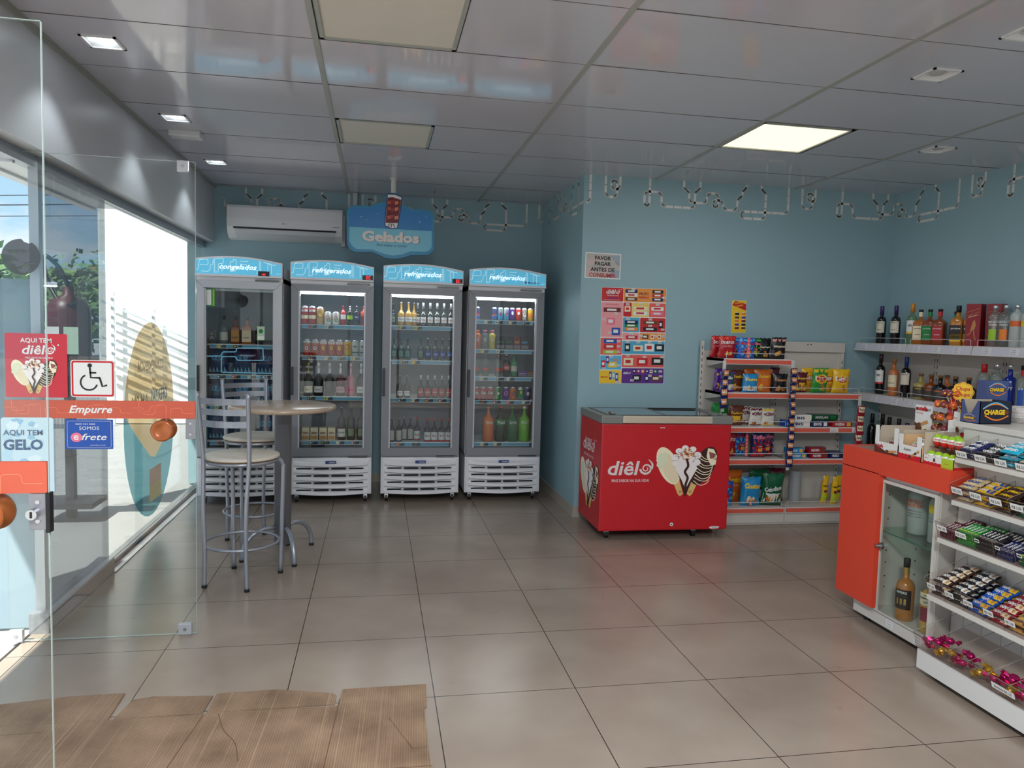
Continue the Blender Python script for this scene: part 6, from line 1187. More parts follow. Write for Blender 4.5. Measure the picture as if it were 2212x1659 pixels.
L('dark wine bottle with bright blue capsule on the second shelf', 1.825, z, .325, .038, BLKG, .08, BCAP, labels=((.1, .195, ECRU, 62),), texts=(('HERENCIA', .18, .007, BLACK, .05),), **WN)
for y, d, bd in ((1.655, 'yellow', YELG), (1.545, 'orange', AMB), (1.50, 'peach', ROSE), (1.415, 'dark', BLKG), (1.30, 'black', BLKG), (1.175, 'shadowy', BLKG)):
    L('squat corked spirit flask, %s one on the second liquor shelf' % d, y, z, .20, .052, bd, .02, CORK, x={'peach': 4.60, 'dark': 4.47}.get(d, 4.50), sh=.52, nr=.30, labels=((.015, .095, M('flask_label', (70, 62, 58), .5), 75),), texts=(('COMBER', .078, .009, YEL if d == 'yellow' else ORG, .05),))
L('clear vodka bottle with red cap and red band on the second shelf', 1.045, z, .305, .04, CLR, .06, RED, sh=.66, nr=.42, labels=((.15, .175, RED, 70), (.03, .12, M('pale_can'), 40)), texts=(('SMIRNOFF', .157, .010, WHITE, .06),))
L('clear vodka bottle with silver cap and red seal on the second shelf', .935, z, .31, .04, CLR, .035, SILV, sh=.66, nr=.42, labels=((.15, .18, RED, 18),))
L('cobalt blue vodka bottle with silver cap on the second shelf', .825, z, .31, .042, BLUG, .03, SILV, sh=.6, nr=.36, texts=(('SKYY', .14, .022, WHITE, .06),))
L('clear and blue gin bottle with red neck on the second shelf', .72, z, .31, .042, CLR, .03, BLACK, sh=.62, nr=.36, foil=(.04, RED), labels=((.04, .16, BLU, 24),), texts=(('2.0', .15, .012, WHITE, .03),))
z = .561
for y, h_, d in ((2.20, .33, 'in the corner'), (2.07, .34, 'broadest'), (1.985, .325, 'slim'), (1.87, .325, 'with black capsule'), (1.775, .30, 'with purple capsule')):
    L('dark bottle neck rising behind the counter sweets, ' + d, y, z, h_, .038, BLKG, .08, BLACK if 'purple' not in d else PCAP, **WN)
# ------------------------------------------------------------------ orange counter with glass cabinet
CB = M('white_laminate', (212, 208, 200), .4, noise=.02, nscale=4)
t = thing('shop_counter', 'orange fronted counter with a small glass bottle cabinet built in', 'counter', (0, 0, 0))
mb = MB(); mb.box(2.85, -.10, .118, 2.885, .205, .83, ORN); mb.box(2.85, -.572, .826, 2.885, .205, .936, ORN); mb.box(2.885, -.572, .826, 3.13, -.54, .936, ORN); mb.box(2.885, .17, .118, 3.5, .205, .936, ORN); mb.build('orange_front', t)
mb = MB(); mb.box(2.885, -.54, .906, 3.5, .17, .934, M('counter_top_brown', (150, 128, 108), .4)); mb.build('worktop', t)
mb = MB(); mb.box(2.893, -.475, .035, 3.40, .10, .10, CB); mb.box(2.893, -.02, .10, 3.40, .165, .906, CB); mb.box(2.893, -.475, .79, 3.40, -.02, .906, CB); mb.box(2.893, -.490, .10, 3.40, -.472, .906, M('grey_laminate_side', (186, 180, 172), .45)); mb.box(3.36, -.475, .1, 3.40, -.02, .8, CB)
for z in (.2, .26, .335, .40, .57, .63, .70): mb.cyl((2.98, -.0205, z), (2.98, -.0225, z), .004, SLOT, 8); mb.cyl((3.16, -.0205, z), (3.16, -.0225, z), .004, SLOT, 8)
mb.build('cabinet', t)
for x, y in ((2.94, .04), (2.94, -.42)):
    mb = MB(); mb.cyl((x, y, 0), (x, y, .036), .02, BLKP, 14); mb.build('foot', t)
mb = MB(); mb.box(2.905, -.47, .520, 3.355, -.022, .526, MG('green_edge_shelf', (238, 250, 244), 1, 1.5)); mb.box(2.903, -.47, .520, 2.905, -.022, .526, M('green_glass_edge', (60, 120, 96), .2)); mb.build('glass_shelf', t)
mb = MB(); z0, z1 = .104, .80
for a in ((-.102, z0, -.084, z1), (-.478, z0, -.462, z1), (-.462, z1 - .016, -.102, z1), (-.462, z0, -.102, z0 + .006)): mb.box(2.878, min(a[0], a[2]), a[1], 2.892, max(a[0], a[2]), a[3], CB)
d = mb.build('door', t); mb = MB(); mb.box(2.882, -.464, z0, 2.886, -.1, z1 - .01, MG('cabinet_glass', (246, 250, 248), 1.0, 1.5)); mb.build('door_glass', d)
mb = MB(); mb.cyl((2.884, -.112, .452), (2.868, -.112, .452), .019, CHROME, 20); mb.cyl((2.87, -.112, .452), (2.848, -.105, .452), .009, CHROME, 14); mb.build('lock', d)
mb = MB(); F = plane((2.892, 0, 0), (0, -1, 0), (0, 0, 1))
for y, z in ((.17, .045), (.37, .046)):
    d_rect(mb, F, y, z, y + .052, z + .042, WHITE, 1)
    for q, s_ in enumerate(('Whisky 100', 'Pipers', 'R$ 109,90')): d_text(mb, F, s_, y + .026, z + .031 - q * .013, .0055, BLACK, 2, width=.036)
mb.build('price_label', t)
mb = MB(); mb.box(3.05, -.53, .936, 3.07, -.45, 1.10, ORN); mb.box(2.99, -.535, .936, 3.10, -.525, 1.14, ORN); tag(mb.build('orange_divider_panel'), 'small upright orange panel at the end of the counter behind the candy trays', 'panel')
def CBt(desc, x, y, z, **kw): bottle(kw.pop('nm', 'spirit_bottle'), desc, 'bottle', loc=(x, y, z), face=radians(-62), **kw)
CBt('amber whisky bottle with black label on the cabinet floor', 2.955, -.215, .101, H_=.315, R_=.044, body=BM('amber_whisky', (186, 116, 50)), cap=.045, capm=BLACK, sh=.52, nr=.32, foil=(.03, FOILG), labels=((.06, .16, BLKG, 60),), texts=(('PIPERS', .14, .012, WHITE, .05), ('III', .085, .03, FOILG, .045)))
CBt('golden whisky bottle with cream oval label in the cabinet', 2.955, -.385, .101, H_=.30, R_=.043, body=BM('golden_whisky', (206, 160, 76)), cap=.045, capm=BLACK, sh=.56, nr=.34, labels=((.14, .2, CRM, 60), (.06, .13, M('claret_label', (140, 40, 60), .5), 40)), texts=(('HIGH', .185, .009, BLACK, .03), ('COMMISSIONER', .17, .010, BLACK, .07), ('1970', .15, .01, BLACK, .03)))
CBt('frosted vodka bottle with orange lettering on the glass shelf', 3.05, -.155, .527, H_=.27, R_=.052, body=FROST, cap=.022, capm=SILV, sh=.72, nr=.30, texts=(('ABSOLUT', .165, .018, M('vodka_orange'), .085), ('MANDRIN', .143, .018, M('vodka_orange'), .085), ('crafted from natural', .12, .007, GRY, .08), ('mandarin oranges', .106, .007, GRY, .07), ('distilled in Sweden', .092, .007, GRY, .075)))
CBt('frosted vodka bottle with yellow lettering block on the glass shelf', 3.02, -.325, .527, H_=.27, R_=.042, body=FROST, cap=.024, capm=M('grey_violet_cap', (120, 120, 150), .4), sh=.70, nr=.34, labels=((.15, .19, M('vodka_yellow'), 50),), texts=(('ABSOLUT', .172, .014, YEL, .06), ('lemon vodka from', .12, .007, GRY, .06), ('natural citrus', .106, .007, GRY, .055)))

# ------------------------------------------------------------------ sweets on the counter
ZC = .936; CARDB = M('raw_card', (190, 176, 158), .7)
def west(x, y, z): return plane((x, y, z), (0, -1, 0), (0, 0, 1))
def tray(name, label, y0, y1, x0, x1, h, hs, side, deco):
    """open cardboard tray facing west: low front, tall cheeks"""
    t = thing(name, label, 'box', (0, 0, 0)); mb = MB(); th = .003
    mb.box(x0, y1, ZC, x1, y0, ZC + th, CARDB); mb.box(x0, y1, ZC, x0 + th, y0, ZC + h, WHITE); mb.box(x1 - th, y1, ZC, x1, y0, ZC + hs, CARDB)
    for y in (y0 - th, y1): mb.prism([(x0, ZC), (x1, ZC), (x1, ZC + hs), (x0 + .035, ZC + hs), (x0 + .03, ZC + hs * .95), (x0 + .016, ZC + h + .01), (x0, ZC + h)], y, y + th, side, axis='y')
    for y in (y0 - .002, y1 + .03): mb.prism([(y - .028, ZC + h - .01), (y, ZC + h - .01), (y, ZC + hs), (y - .004, ZC + hs + .004), (y - .024, ZC + hs + .004), (y - .028, ZC + hs)], x0 - .0015, x0 + .001, WHITE, axis='x')
    F = west(x0 - .0016, y0, ZC); deco(mb, F, y0 - y1, h); mb.build('tray', t); return t
CHOCP = M('chocolate_swoosh', (92, 48, 30), .5)
def f(mb, F, w, h):
    d_poly(mb, F, [(.0, .0), (w, .0), (w, .012), (w * .5, .014), (w * .2, .03), (0, .038)], CHOCP, 1); d_text(mb, F, 'n', .014, h * .52, .016, BLACK, 2, bold=.04); d_text(mb, F, 'utella', .022, h * .52, .016, RED, 2, bold=.04, al='l', width=.045); d_text(mb, F, 'B-ready', .028, h * .34, .010, RED, 2, width=.035)
    d_poly(mb, F, [(w * .52, h * .3), (w * .95, h * .52), (w * .97, h * .34), (w * .58, h * .1)], TAN, 2); d_ell(mb, F, w * .57, h * .24, .012, .010, BRN, 3, 14)
tn = tray('wafer_bar_display', 'open white tray of hazelnut wafer bars on the counter with a tall header card', -.03, -.205, 2.868, 3.16, .058, .138, CARDB, f)
mb = MB(); mb.box(3.10, -.145, ZC + .11, 3.104, -.025, ZC + .25, WHITE); F = west(3.0995, -.025, ZC + .11)
d_poly(mb, F, [(0, 0), (.12, 0), (.12, .012), (.06, .022), (0, .048)], CHOCP, 1); d_text(mb, F, 'nutella', .05, .112, .022, RED, 2, bold=.05, width=.08); d_text(mb, F, 'n', .0135, .112, .022, BLACK, 2.5, bold=.05, width=.013); d_text(mb, F, 'B-ready', .036, .094, .010, RED, 2, width=.045); d_text(mb, F, 'R$4,50', .095, .112, .014, BLACK, 3, width=.036, rot=.08)
d_poly(mb, F, [(.028, .04), (.09, .066), (.1, .05), (.04, .026)], TAN, 2); d_ell(mb, F, .034, .036, .014, .012, BRN, 3, 14); d_poly(mb, F, [(.05, .02), (.1, .038), (.112, .03), (.06, .012)], CRM, 2); mb.build('header_card', tn)
def f(mb, F, w, h):
    d_poly(mb, F, [(0, 0), (w, 0), (w, h * .34)] + [(w * (1 - i / 14), h * (.34 + (.06 if i % 2 else 0))) for i in range(1, 14)] + [(0, h * .36)], RED, 1); d_text(mb, F, 'bueno', w * .42, h * .62, .016, BLACK, 2, shear=.2, width=.05)
    for i in range(4): d_poly(mb, F, [(w * (.5 + i * .11), h * (.1 + i * .15)), (w * (.6 + i * .11), h * (.18 + i * .15)), (w * (.58 + i * .11), h * (.36 + i * .15)), (w * (.48 + i * .11), h * (.24 + i * .15))], TAN if i % 2 else CHOCP, 2)
tray('chocolate_bar_display', 'open tray of white and red chocolate wafer bars between the hazelnut tray and the eggs', -.213, -.372, 2.864, 3.12, .07, .118, M('tan_card_side', (214, 176, 130), .6), f)
mb = MB(); mb.box(3.124, -.372, ZC, 3.128, -.04, ZC + .138, CARDB); F = west(3.1235, -.04, ZC); d_text(mb, F, 'nutella', .20, .105, .028, RED, 2, bold=.05, width=.17); tag(mb.build('printed_card_wall'), 'brown card wall with red and black lettering behind the chocolate trays', 'display card')
# wrapped bars lying in the two trays
def wrapbar(name, desc, group, m, deco, w=.11, h=.035, th=.022): return bag(name, desc, w, h, th, m, deco, 50 + int(h * 1000), 'chocolate bar', group)
def nb(mb, F, w, h): d_rect(mb, F, -w * .3, h * .2, w * .42, h * .8, CHOCP, 1, 4); d_text(mb, F, 'nutella', 0, h * .35, h * .3, RED, 2, width=w * .4)
def bb(mb, F, w, h): d_rect(mb, F, -w * .42, h * .08, w * .42, h * .3, RED, 1, 4); d_text(mb, F, 'bueno', 0, h * .4, h * .34, BLACK, 2, width=w * .5)
p0 = None
for i in range(6):
    x, z = 2.90 + i * .04, ZC + .028 + i * .010
    if p0 is None: p0 = wrapbar('wafer_bar', 'brown and white wrapped hazelnut wafer bar lying in the west tray', 'hazelnut wafer bars', SHN['white'], nb, .125, .055, .03); p0.location = (x, -.12, z); p0.rotation_euler = (radians(-48), 0, radians(-90))
    else: dup(p0, (x, -.12, z), p0['label'])
p1 = None
for i in range(7):
    x, z = 2.90 + i * .032, ZC + .05 + min(i, 4) * .014
    if p1 is None: p1 = wrapbar('chocolate_bar', 'white and red wrapped chocolate wafer bar heaped in the middle tray', 'white chocolate wafer bars', SHN['white'], bb, .11, .05, .028); p1.location = (x, -.29, z); p1.rotation_euler = (radians(-50), 0, radians(-90))
    else: dup(p1, (x, -.29 + (.006 if i % 2 else -.006), z), p1['label'])
# chocolate eggs in their display
t = thing('egg_display', 'red and white two tier display box of chocolate eggs with lime green corner', 'box', (0, 0, 0)); LG = M('lime_card', (176, 206, 50), .5)
mb = MB(); x0, x1, y0, y1 = 2.872, 3.06, -.378, -.566
mb.box(x0, y1, ZC, x1, y0, ZC + .004, CARDB); mb.box(x0, y1, ZC, x0 + .003, y0, ZC + .045, WHITE); mb.box(x0, y1, ZC, x1, y1 + .003, ZC + .045, CARDB); mb.box(x0, y0 - .003, ZC, x1, y0, ZC + .15, CARDB); mb.box(x1 - .003, y1, ZC, x1, y0, ZC + .16, RED)
mb.box(x0 + .025, y1 + .003, ZC + .080, x1 - .003, y0 - .003, ZC + .082, MG('clear_egg_holder', (250, 236, 232), 1, 1.5))
F = west(x0 - .0006, y0, ZC); w_ = y0 - y1
d_poly(mb, F, [(0, 0), (w_, 0), (w_, .012)] + [(w_ * (1 - i / 16), .012 + (.004 if i % 2 else 0)) for i in range(1, 16)] + [(0, .014)], RED, 1); d_ell(mb, F, w_ * .38, .026, .007, .01, CHOCP, 2, 12); d_text(mb, F, 'Kinder', w_ * .1, .028, .006, RED, 2, width=.02)
d_rect(mb, F, w_ * .62, 0, w_, .045, LG, 2); d_text(mb, F, '2 em 1', w_ * .8, .018, .008, RED, 3, width=.03)
G = plane((x0, y1 - .0006, ZC), (1, 0, 0), (0, 0, 1)); d_rect(mb, G, 0, 0, .188, .011, RED, 1); d_ell(mb, G, .1, .028, .008, .008, BRN, 1, 12); mb.build('tray', t)
mb = MB(); mb.prism([(-y0, ZC + .10), (-y1, ZC + .10), (-y1, ZC + .215), (-y1 - .018, ZC + .218), (-y1 - .02, ZC + .25), (-y0 + .035, ZC + .268), (-y0 + .03, ZC + .225), (-y0, ZC + .22)], 0, .004, WHITE, axis='x', T=Matrix.Translation((3.056, .07, -.02)) @ Matrix.Scale(-1, 4, (0, 1, 0)))
F = west(3.0555, y0 + .07, ZC - .02); d_rect(mb, F, .0, .10, w_, .128, RED, 1)
for i in range(12): d_ell(mb, F, w_ * (i + .5) / 12, .128, .008, .006, WHITE if i % 2 else RED, 1.5, 8)
d_ell(mb, F, .062, .178, .017, .026, CRM, 2, 18, .3); d_ell(mb, F, .062, .178, .011, .017, CHOCP, 3, 16, .3); d_ell(mb, F, .095, .17, .014, .02, WHITE, 2, 16); d_ell(mb, F, .095, .16, .014, .012, RED, 3, 16)
d_poly(mb, F, [(w_ * .66, .14), (w_, .13), (w_, .245), (w_ * .72, .248), (w_ * .66, .2)], LG, 2); d_text(mb, F, 'UGLY', w_ * .84, .216, .015, PNK, 3, bold=.05, width=.036); d_text(mb, F, 'DOLLS', w_ * .84, .194, .015, BLU, 3, bold=.05, width=.042)
for i, m in enumerate((GRN, RED, PUR)): d_ell(mb, F, w_ * (.73 + i * .1), .16, .008, .014, m, 3, 10)
d_text(mb, F, 'R$8,00', .115, .236, .014, BLACK, 3, width=.04); d_text(mb, F, 'Kinder', .045, .232, .008, RED, 3, width=.025); mb.build('header_card', t)
def egg(label):
    t = thing('chocolate_egg', label, 'chocolate egg', (0, 0, 0), 0, 'chocolate eggs in the display'); n = 16
    def prof(a, b): return [(.0225 * sin(q) * (1 - .10 * cos(q)), .031 - .031 * cos(q)) for q in [a + (b - a) * i / 6 for i in range(7)]]
    mb = MB(); mb.lathe([(r, z) for r, z in prof(0.02, pi * .45)], M('egg_red', (216, 44, 36), .25), n); mb.build('lower_shell', t)
    mb = MB(); mb.lathe(prof(pi * .45, pi * .66), SHN['white'], n); F = wrap(.0228, face=-pi / 2 - radians(50)); d_text(mb, F, 'Kinder', 0, .033, .007, RED, 1.5, bold=.03, width=.024); mb.build('middle_band', t)
    mb = MB(); mb.lathe(prof(pi * .66, pi * .999), M('egg_lime', (150, 196, 40), .25), n); F = lambda u, v, k=1.0: Vector((-.0205 * sin(u / .02 + 0) , -.0205 * cos(u / .02), v)) ; mb.build('top_shell', t)
    return t
e0 = None
for r_, (x, z, ys_) in enumerate(((2.895, ZC + .005, [-.405, -.449, -.493, -.537]), (2.925, ZC + .083, [-.403, -.447, -.491, -.535]), (2.975, ZC + .083, [-.47]))):
    for i, y in enumerate(ys_):
        lab = 'foil wrapped chocolate egg, %s from left in the %s row' % (ORDN[i], ('lower front', 'upper', 'hindmost')[r_])
        if e0 is None: e0 = egg(lab); e0.location = (x, y, z)
        else: dup(e0, (x, y, z), lab)
# lollipop stand
t = thing('lollipop_stand', 'red lollipop stand with a yellow flower shaped sign above', 'display stand', (3.17, -.20, ZC)); LR = M('stand_red', (190, 34, 34), .4)
mb = MB(); mb.lathe([(0, 0), (.05, 0), (.052, .02), (.034, .10), (.022, .17), (.024, .24), (.016, .30), (0, .305)], LR, 20); mb.build('base', t)
mb = MB(); pts = [((.056 + .007 * abs(cos(4 * a))) * cos(a), (.056 + .007 * abs(cos(4 * a))) * sin(a)) for a in [2 * pi * i / 64 for i in range(64)]]
T = Matrix.Translation((0.0, -.06, .335)) @ Matrix.Scale(.8, 4) @ Matrix.Rotation(radians(-55), 4, 'Z'); mb.prism([(a, b * 1.0) for a, b in pts], -.002, .002, YEL, T=T)
F0 = plane((0, -.002, 0), (1, 0, 0), (0, 0, 1)); F = lambda u, v, k=1.0: T @ F0(u, v, k); d_stroke(mb, F, [(a * .9, b * .9) for a, b in pts], .0035, ORG, 1, closed=True)
d_text(mb, F, 'Chupa', 0, .010, .026, RED, 2, shear=.15, width=.078, bold=.02); d_text(mb, F, 'Chups', 0, -.026, .026, RED, 2, shear=.15, width=.078, bold=.02); mb.cyl((0.0, -.055, .2), (0.0, -.055, .31), .004, YEL, 8); mb.build('flower_sign', t)
rr = random.Random(12); LOL = [BM('cola_lollipop', (110, 40, 34), .15), BM('orange_lollipop', (214, 90, 36), .15), BM('grape_lollipop', (130, 50, 60), .15)]
protos = []
for k in range(3):
    o = thing('lollipop', '', 'lollipop', (0, 0, 0), 0, 'lollipops on the stand'); mb = MB(); mb.ball((0, 0, .065), .0185, LOL[k], 14); 
    for a in range(5): d_ell(mb, lambda u, v, q=1.0: Vector((.0192 * sin(u / .019 + a * 1.25) * cos(v / .019), -.0192 * cos(u / .019 + a * 1.25) * cos(v / .019), .065 + .0192 * sin(v / .019))), 0, .002, .006, .0035, YEL, 1, 10)
    mb.build('wrapped_ball', o); mb = MB(); mb.cyl((0, 0, 0), (0, 0, .052), .0018, WHITE, 6); mb.build('stick', o); protos.append(o)
used = set()
base = Vector((3.17, -.20, ZC - .035))
places = []
for ring, (zc, n_, out, tilt) in enumerate(((.30, 7, .012, 24), (.26, 10, .02, 50), (.21, 11, .022, 66), (.16, 9, .022, 72))):
    for i in range(n_): a = 2 * pi * (i + ring * .4) / n_; places.append((base + Vector((out * cos(a), out * sin(a), zc)), tilt, a, ring))
for j, (pnt, tilt, a, ring) in enumerate(places):
    k = rr.randrange(3); d = Vector((sin(radians(tilt)) * cos(a), sin(radians(tilt)) * sin(a), cos(radians(tilt)))); e = d.to_track_quat('Z', 'Y').to_euler()
    lab = '%s wrapped lollipop sticking out of the red stand on the counter' % ('brown', 'orange', 'dark grape')[k]
    if k not in used: used.add(k); o = protos[k]; o['label'] = lab; o['group'] = '%s lollipops on the stand' % ('brown', 'orange', 'grape')[k]; o.location = pnt; o.rotation_euler = e
    else: dup(protos[k], pnt, lab, rot=e)
for k in range(3):
    if k not in used: protos[k]['label'] = 'dark grape wrapped lollipop low on the red stand'; protos[k].location = base + Vector((0, -.05, .22))
# candy boxes on top of the candy stand
CHG = M('charge_box_navy', (24, 28, 50), .45); CHG2 = M('charge_box_violet', (72, 84, 130), .45)
def chf(mb, F, w, h):
    for a0, m, s_ in ((0, ORG, .0), (0, LBL, .006)): d_stroke(mb, F, [(w * .08 + (w * .8) * i / 12, h * .62 + (h * .26 + s_) * sin(pi * (i / 12) * .9 + .15)) for i in range(13)], .005, m, 1 + s_ * 90)
    d_stroke(mb, F, [(w * .15 + (w * .75) * i / 12, h * .38 - (h * .20) * sin(pi * (i / 12))) for i in range(13)], .006, ORG, 1)
    d_text(mb, F, 'CHARGE', w * .45, h * .43, h * .2, YEL, 3, bold=.05, width=w * .66); d_text(mb, F, 'CHARGE', w * .455, h * .42, h * .2, BRN, 2.5, bold=.08, width=w * .67); d_ell(mb, F, w * .84, h * .52, w * .07, h * .09, BRN, 2, 14, .5)
t = thing('nut_candy_box', 'dark navy box of nut candy bars with cut open side on the candy stand top', 'box', (2.974, -.585, 1.151))
mb = MB(); mb.box(0, 0, 0, .166, .112, .002, CHG); mb.box(0, 0, 0, .166, .003, .104, CHG); mb.box(.163, 0, 0, .166, .112, .104, CHG); mb.box(0, .109, 0, .166, .112, .104, CARDB)
mb.prism([(0, 0), (.112, 0), (.112, .105), (.10, .105), (.075, .045), (.05, .045), (.015, .105), (0, .104)], 0, .003, CHG2, axis='x'); mb.box(.003, .003, .002, .163, .109, .04, M('inner_brown_card', (112, 70, 36), .7)); mb.build('box_shell', t)
mb = MB(); chf(mb, plane((0, -.0004, 0), (1, 0, 0), (0, 0, 1)), .166, .104); G = plane((-.0004, .112, 0), (0, -1, 0), (0, 0, 1)); chf(mb, scaleF(G, 0.01, 0, .55, .42), .166, .104); mb.build('printed_artwork', t)
t = thing('nut_candy_box', 'smaller navy box of nut candy bars standing behind the large one', 'box', (3.115, -.465, 1.151))
mb = MB(); mb.box(0, 0, 0, .115, .06, .19, CHG2, bv=.001); chf(mb, scaleF(plane((0, -.0004, .108), (1, 0, 0), (0, 0, 1)), 0, .0, .69, .75), .166, .104); mb.build('box_shell', t)
mb = MB(); mb.lathe([(0, 0), (.05, 0), (.07, .07), (.066, .07), (.048, .006), (0, .006)], M('white_wicker', (206, 200, 196), .6, bump=.6, nscale=60), 24)
for zz in (.025, .05, .07): mb.tube([((.056 + .22 * (zz - .02)) * cos(q * pi / 12), (.056 + .22 * (zz - .02)) * sin(q * pi / 12), zz) for q in range(24)], .003, M('white_wicker'), 6, closed=True)
tag(mb.build('wicker_basket'), 'little white wicker basket beside the navy candy box at the picture edge', 'basket', loc=(3.265, -.515, 1.151))

# ------------------------------------------------------------------ tiered candy stand
t = thing('candy_stand', 'white five tier candy stand with clear divided trays and price labels', 'display stand', (0, 0, 0)); CY0, CP, CN = -.585, .105, 11; CY1 = CY0 - CP * CN
mb = MB(); mb.box(2.98, CY1, .05, 3.0, -.495, 1.135, CB); mb.box(2.99, CY1, .05, 3.33, CY1 + .02, 1.135, CB); mb.box(2.745, CY1, .035, 2.98, CY0 - .0, .112, CB, bv=.004); mb.box(2.738, CY1, .03, 2.748, CY0 + .005, .118, WPAINT); mb.build('carcass', t)
mb = MB(); mb.box(2.965, CY1, 1.125, 3.36, -.44, 1.150, CB, bv=.002); mb.build('top_board', t)
for y in (-.66, -1.6):
    mb = MB(); mb.cyl((2.80, y, 0), (2.80, y, .036), .022, BLKP, 14); mb.build('foot', t)
TIERS = [  # front x, front z, rim height, back x, back z
 (2.728, .126, .075, 2.965, .205), (2.768, .372, .082, 2.965, .455), (2.802, .634, .076, 2.965, .692), (2.862, .806, .074, 2.978, .855), (2.866, 1.0, .05, 2.978, 1.045)]
def lay(ti, fx, up=0): x0, z0, rh, x1, z1 = TIERS[ti]; return x0 + (x1 - x0) * fx, z0 + (z1 - z0) * fx + up
TR = [None] * 5
for i, (x0, z0, rh, x1, z1) in enumerate(TIERS):
    T_ = thing('candy_tray', 'clear divided acrylic tray on the %s tier of the white candy stand' % ('lowest', 'second', 'third', 'fourth', 'top')[i], 'tray', (0, 0, 0)); TR[i] = T_
    mb = MB(); dx, dz = x1 - x0, z1 - z0
    if i: mb.prism([(x0 - .004, z0 - .022), (x0 - .004, z0 - .002), (2.981, z1 - .002), (2.981, z1 - .024)], CY1, CY0, CB, axis='y'); mb.build('shelf_board', t); mb = MB()
    lean = .024; fz = z0 + rh; bz = z1 + rh + .004
    mb.prism([(x0, z0), (x0 - lean, fz), (x0 - lean + .002, fz), (x0 + .002, z0)], CY1, CY0, ACR, axis='y'); mb.prism([(x0, z0), (x1, z1), (x1, z1 + .002), (x0, z0 + .002)], CY1, CY0, ACR, axis='y')
    mb.build('acrylic_shell', T_)
    mb = MB(); eg = M('acrylic_edge', (150, 140, 136), .3)
    mb.tube([(x0 - lean + .001, CY0, fz), (x0 - lean + .001, CY1, fz)], .0011, eg, 5)
    for k in range(CN + 1):
        y = CY0 - k * CP; mb.tube([(x0 + .001, y, z0 + .001), (x0 - lean + .001, y, fz), (x1, y, bz), (x1, y, z1)], .0009, eg, 5)
    mb.build('acrylic_edges', T_)
    for k in range(CN + 1):
        mb = MB(); y = CY0 - k * CP; mb.add([(x0, y, z0), (x0 - lean, y, fz), (x1, y, bz), (x1, y, z1)], [(0, 1, 2, 3)], ACR); mb.build('divider', T_)
def price(ti, k, s, w=.062, h=.030, dz=.5):
    x0, z0, rh, x1, z1 = TIERS[ti]; y = CY0 - k * CP - .018; F = plane((x0 - .024 * dz - .0022, y, z0 + rh * dz - h / 2), (0, -1, 0), (-.32, 0, 1)); mb = MB(); d_rect(mb, F, 0, 0, w, h, WHITE, 1); d_text(mb, F, s, w / 2, h * .28, h * .42, BLACK, 2, bold=.01, width=w * .74); mb.build('price_label', TR[ti])
for k in range(6): price(4, k, 'R$ 2,50', dz=.45); price(3, k, 'R$ 2,50', dz=.7); price(1, k, 'R$ 3,00', .05, .026, .62)
price(2, 0, 'R$ 2,00', .055, .026, .7); price(2, 1, 'R$ 2,00', .06, .026, .7)
for k in (2, 3, 4, 5): price(2, k, '1', .024, .016, .7)
price(0, 4, 'Bombons R$ 1,25', .11, .026, .55)
def fill(ti, k, nm, desc, m, word, wc, group, accent=None, cols=4, layers=2, L_=.096, hh=.034, th=.018, one=None):
    """bars laid across one compartment, overlapping like roof slates, lower layers seen through the rim"""
    def dd(mb, F, w, h):
        if accent: d_rect(mb, F, w * .08, h * .12, w * .42, h * .88, accent, 1, 4); d_ell(mb, F, w * .28, h * .5, w * .06, h * .3, TAN, 2, 10)
        d_text(mb, F, word, -w * .14 if accent else 0, h * .3, h * .42, wc, 3, bold=.05, width=w * (.5 if accent else .7))
    src = bag(nm, desc, L_, hh, th, m, dd, ti * 31 + k, 'candy bar', group); first = True; r = random.Random(ti * 13 + k)
    for ly in range(layers):
        for c in range(cols):
            fx = .06 + .86 * c / cols; x, z = lay(ti, fx); x += .004 + ly * .002; zz = z + .006 + ly * .026; y = CY0 - (k + .5) * CP + r.uniform(-.003, .003)
            ang = radians(-64 + r.uniform(-6, 6)) if ly == layers - 1 else radians(-78); e = (ang, 0, radians(-90 + r.uniform(-5, 5)))
            if first: src.location = (x, y, zz); src.rotation_euler = e; first = False
            else: dup(src, (x, y, zz), desc, rot=e)
G_ = SHN
fill(4, 0, 'candy_bar', 'dark blue wrapped bar in the first compartment of the top tray', G_['navy'], 'BIS', WHITE, 'blue bars in the top tray', th=.02, cols=3)
fill(4, 1, 'candy_bar', 'black and white striped bar in the top tray', G_['black'], 'OREO', WHITE, 'black bars in the top tray', cols=3)
fill(4, 2, 'candy_bar', 'shiny cyan wrapped bar in the top tray', G_['cyan'], 'PRESTIGIO', WHITE, 'cyan bars in the top tray', cols=3, layers=3)
fill(4, 3, 'candy_bar', 'red and cream wrapped bar in the top tray at the picture edge', G_['cream'], 'KIT', RED, 'cream bars in the top tray', cols=3)
fill(3, 0, 'candy_bar', 'cream wrapped bar in the first compartment of the fourth tier', G_['cream'], 'GALAK', BLU, 'cream bars on the fourth tier', cols=3, layers=3)
fill(3, 1, 'candy_bar', 'yellow wrapped bar with blue and white print on the fourth tier', G_['yellow'], 'LAKA', WHITE, 'yellow bars on the fourth tier', accent=BLU, cols=3, layers=3)
fill(3, 2, 'candy_bar', 'dark brown wrapped bar on the fourth tier', G_['cocoa'], 'DIAMANTE', YEL, 'brown bars on the fourth tier', cols=3, layers=3)
fill(3, 3, 'candy_bar', 'dark green wrapped bar on the fourth tier', G_['darkgreen'], 'MENTA', WHITE, 'green bars on the fourth tier', cols=3, layers=2)
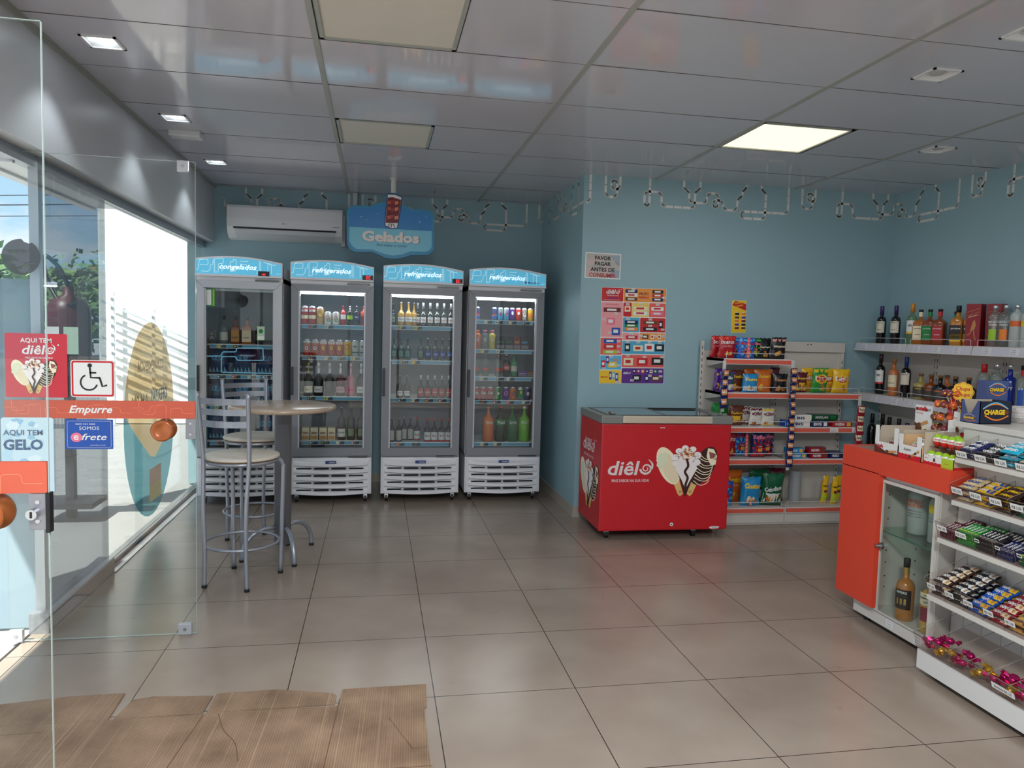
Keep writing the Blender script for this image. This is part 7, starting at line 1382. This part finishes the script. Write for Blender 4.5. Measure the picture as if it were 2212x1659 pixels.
for k, (m, d, ac) in enumerate(((G_['cocoa'], 'chocolate brown', CRM), (G_['black'], 'black', WHITE), (G_['blue'], 'bright blue', YEL), (G_['deepred'], 'crimson', CRM), (G_['gold'], 'gold', BRN), (G_['pink'], 'pink', CRM))):
    fill(1, k, 'wafer_bar', '%s wrapped wafer bar in its own compartment of the second tier' % d, m, 'TRENTO', WHITE if k != 4 else BRN, '%s wafer bars on the second tier' % d, accent=ac, cols=5, layers=3 if k < 2 else 2)
def sticks(k, m, desc, group, n=5, layers=2):
    mb = MB(); w, l, h = .0185, .085, .0185; mb.box(-w / 2, 0, 0, w / 2, l, h, m, bv=.0015); F = plane((-.0, .0, h), (0, 1, 0), (-1, 0, 0)); d_text(mb, F, 'HALLS', l * .56, -w * .26, w * .55, WHITE, 1, bold=.05, width=l * .55, shear=.2); d_rect(mb, F, .004, -w * .42, l * .2, w * .42, LIM if 'green' in desc else GRY, 1)
    src = mb.build('candy_stick'); tag(src, desc, 'candy stick', group); first = True; tl = math.atan2(TIERS[2][4] - TIERS[2][1], TIERS[2][3] - TIERS[2][0])
    for ly in range(layers):
        for rw in range(2 if ly == 0 else 1):
            for i in range(n):
                x, z = lay(2, .04 + rw * .52); y = CY0 - k * CP - .012 - i * .0197; loc = (x + .002, y, z + .004 + ly * .0195); e = (tl, 0, radians(-90))
                if first: src.location = loc; src.rotation_euler = e; first = False
                else: dup(src, loc, desc, rot=e)
for k, (m, d) in enumerate(((G_['maroon'], 'dark red'), (G_['green'], 'bright green'), (G_['black'], 'black'), (G_['navy'], 'navy blue'), (G_['darkgreen'], 'deep green'))):
    sticks(k, m, '%s paper wrapped mint stick lying in the third tier tray' % d, '%s mint sticks' % d, 5 if k in (1, 2) else 4, 3 if k in (1, 2) else 2)
FP, FG = M('pink_foil_wrap', (190, 30, 104), .18, .65), M('gold_foil_wrap', (214, 172, 60), .18, .7)
def bonbon(m, desc, group):
    r = random.Random(4); mb = MB(); mb.ball((0, 0, .017), .018, m, 12, (1.15, .95, .9)); 
    for s_ in (-1, 1):
        n = 9; vs = [(s_ * .018, 0, .017)] + [(s_ * (.040 + r.uniform(-.004, .004)), .017 * sin(2 * pi * i / n) * 1.2, .018 + .012 * cos(2 * pi * i / n) + (.005 if i % 2 else -.003)) for i in range(n)]; mb.add(vs, [(0, 1 + i, 1 + (i + 1) % n) for i in range(n)], m)
    return tag(mb.build('wrapped_bonbon'), desc, 'bonbon', group)
bp, bg_ = bonbon(FP, 'pink foil bonbon with twisted ends in the lowest tray', 'pink foil bonbons'), bonbon(FG, 'gold foil bonbon with twisted ends in the lowest tray', 'gold foil bonbons')
for i, (k, fx, y, a, up) in enumerate((('p', .10, -.615, 60, 0), ('p', .28, -.63, 20, .006), ('p', .38, -.665, 130, .004), ('p', .16, -.655, 100, .014), ('g', .08, -.70, 30, .002), ('g', .16, -.735, 100, 0), ('p', .12, -.785, 50, 0), ('p', .32, -.80, 75, 0), ('p', .08, -.815, 120, .0), ('g', .10, -.905, 10, 0), ('g', .24, -.915, 60, 0), ('p', .12, -.965, 90, 0), ('p', .27, -.98, 40, 0), ('p', .36, -1.01, 110, 0), ('p', .22, -1.03, 70, .016), ('g', .08, -1.06, 30, 0), ('p', .15, -1.10, 20, 0))):
    x, z = lay(0, fx); src = bp if k == 'p' else bg_
    if not src.get('used'): src['used'] = 1; src.location = (x + .012, y, z + .004 + up); src.rotation_euler = (0, 0, radians(a))
    else: dup(src, (x + .012, y, z + .004 + up), src['label'], rot=(radians(a % 25), 0, radians(a)))
# tidy the helper flags
for o in bpy.data.objects:
    if 'used' in o: del o['used']
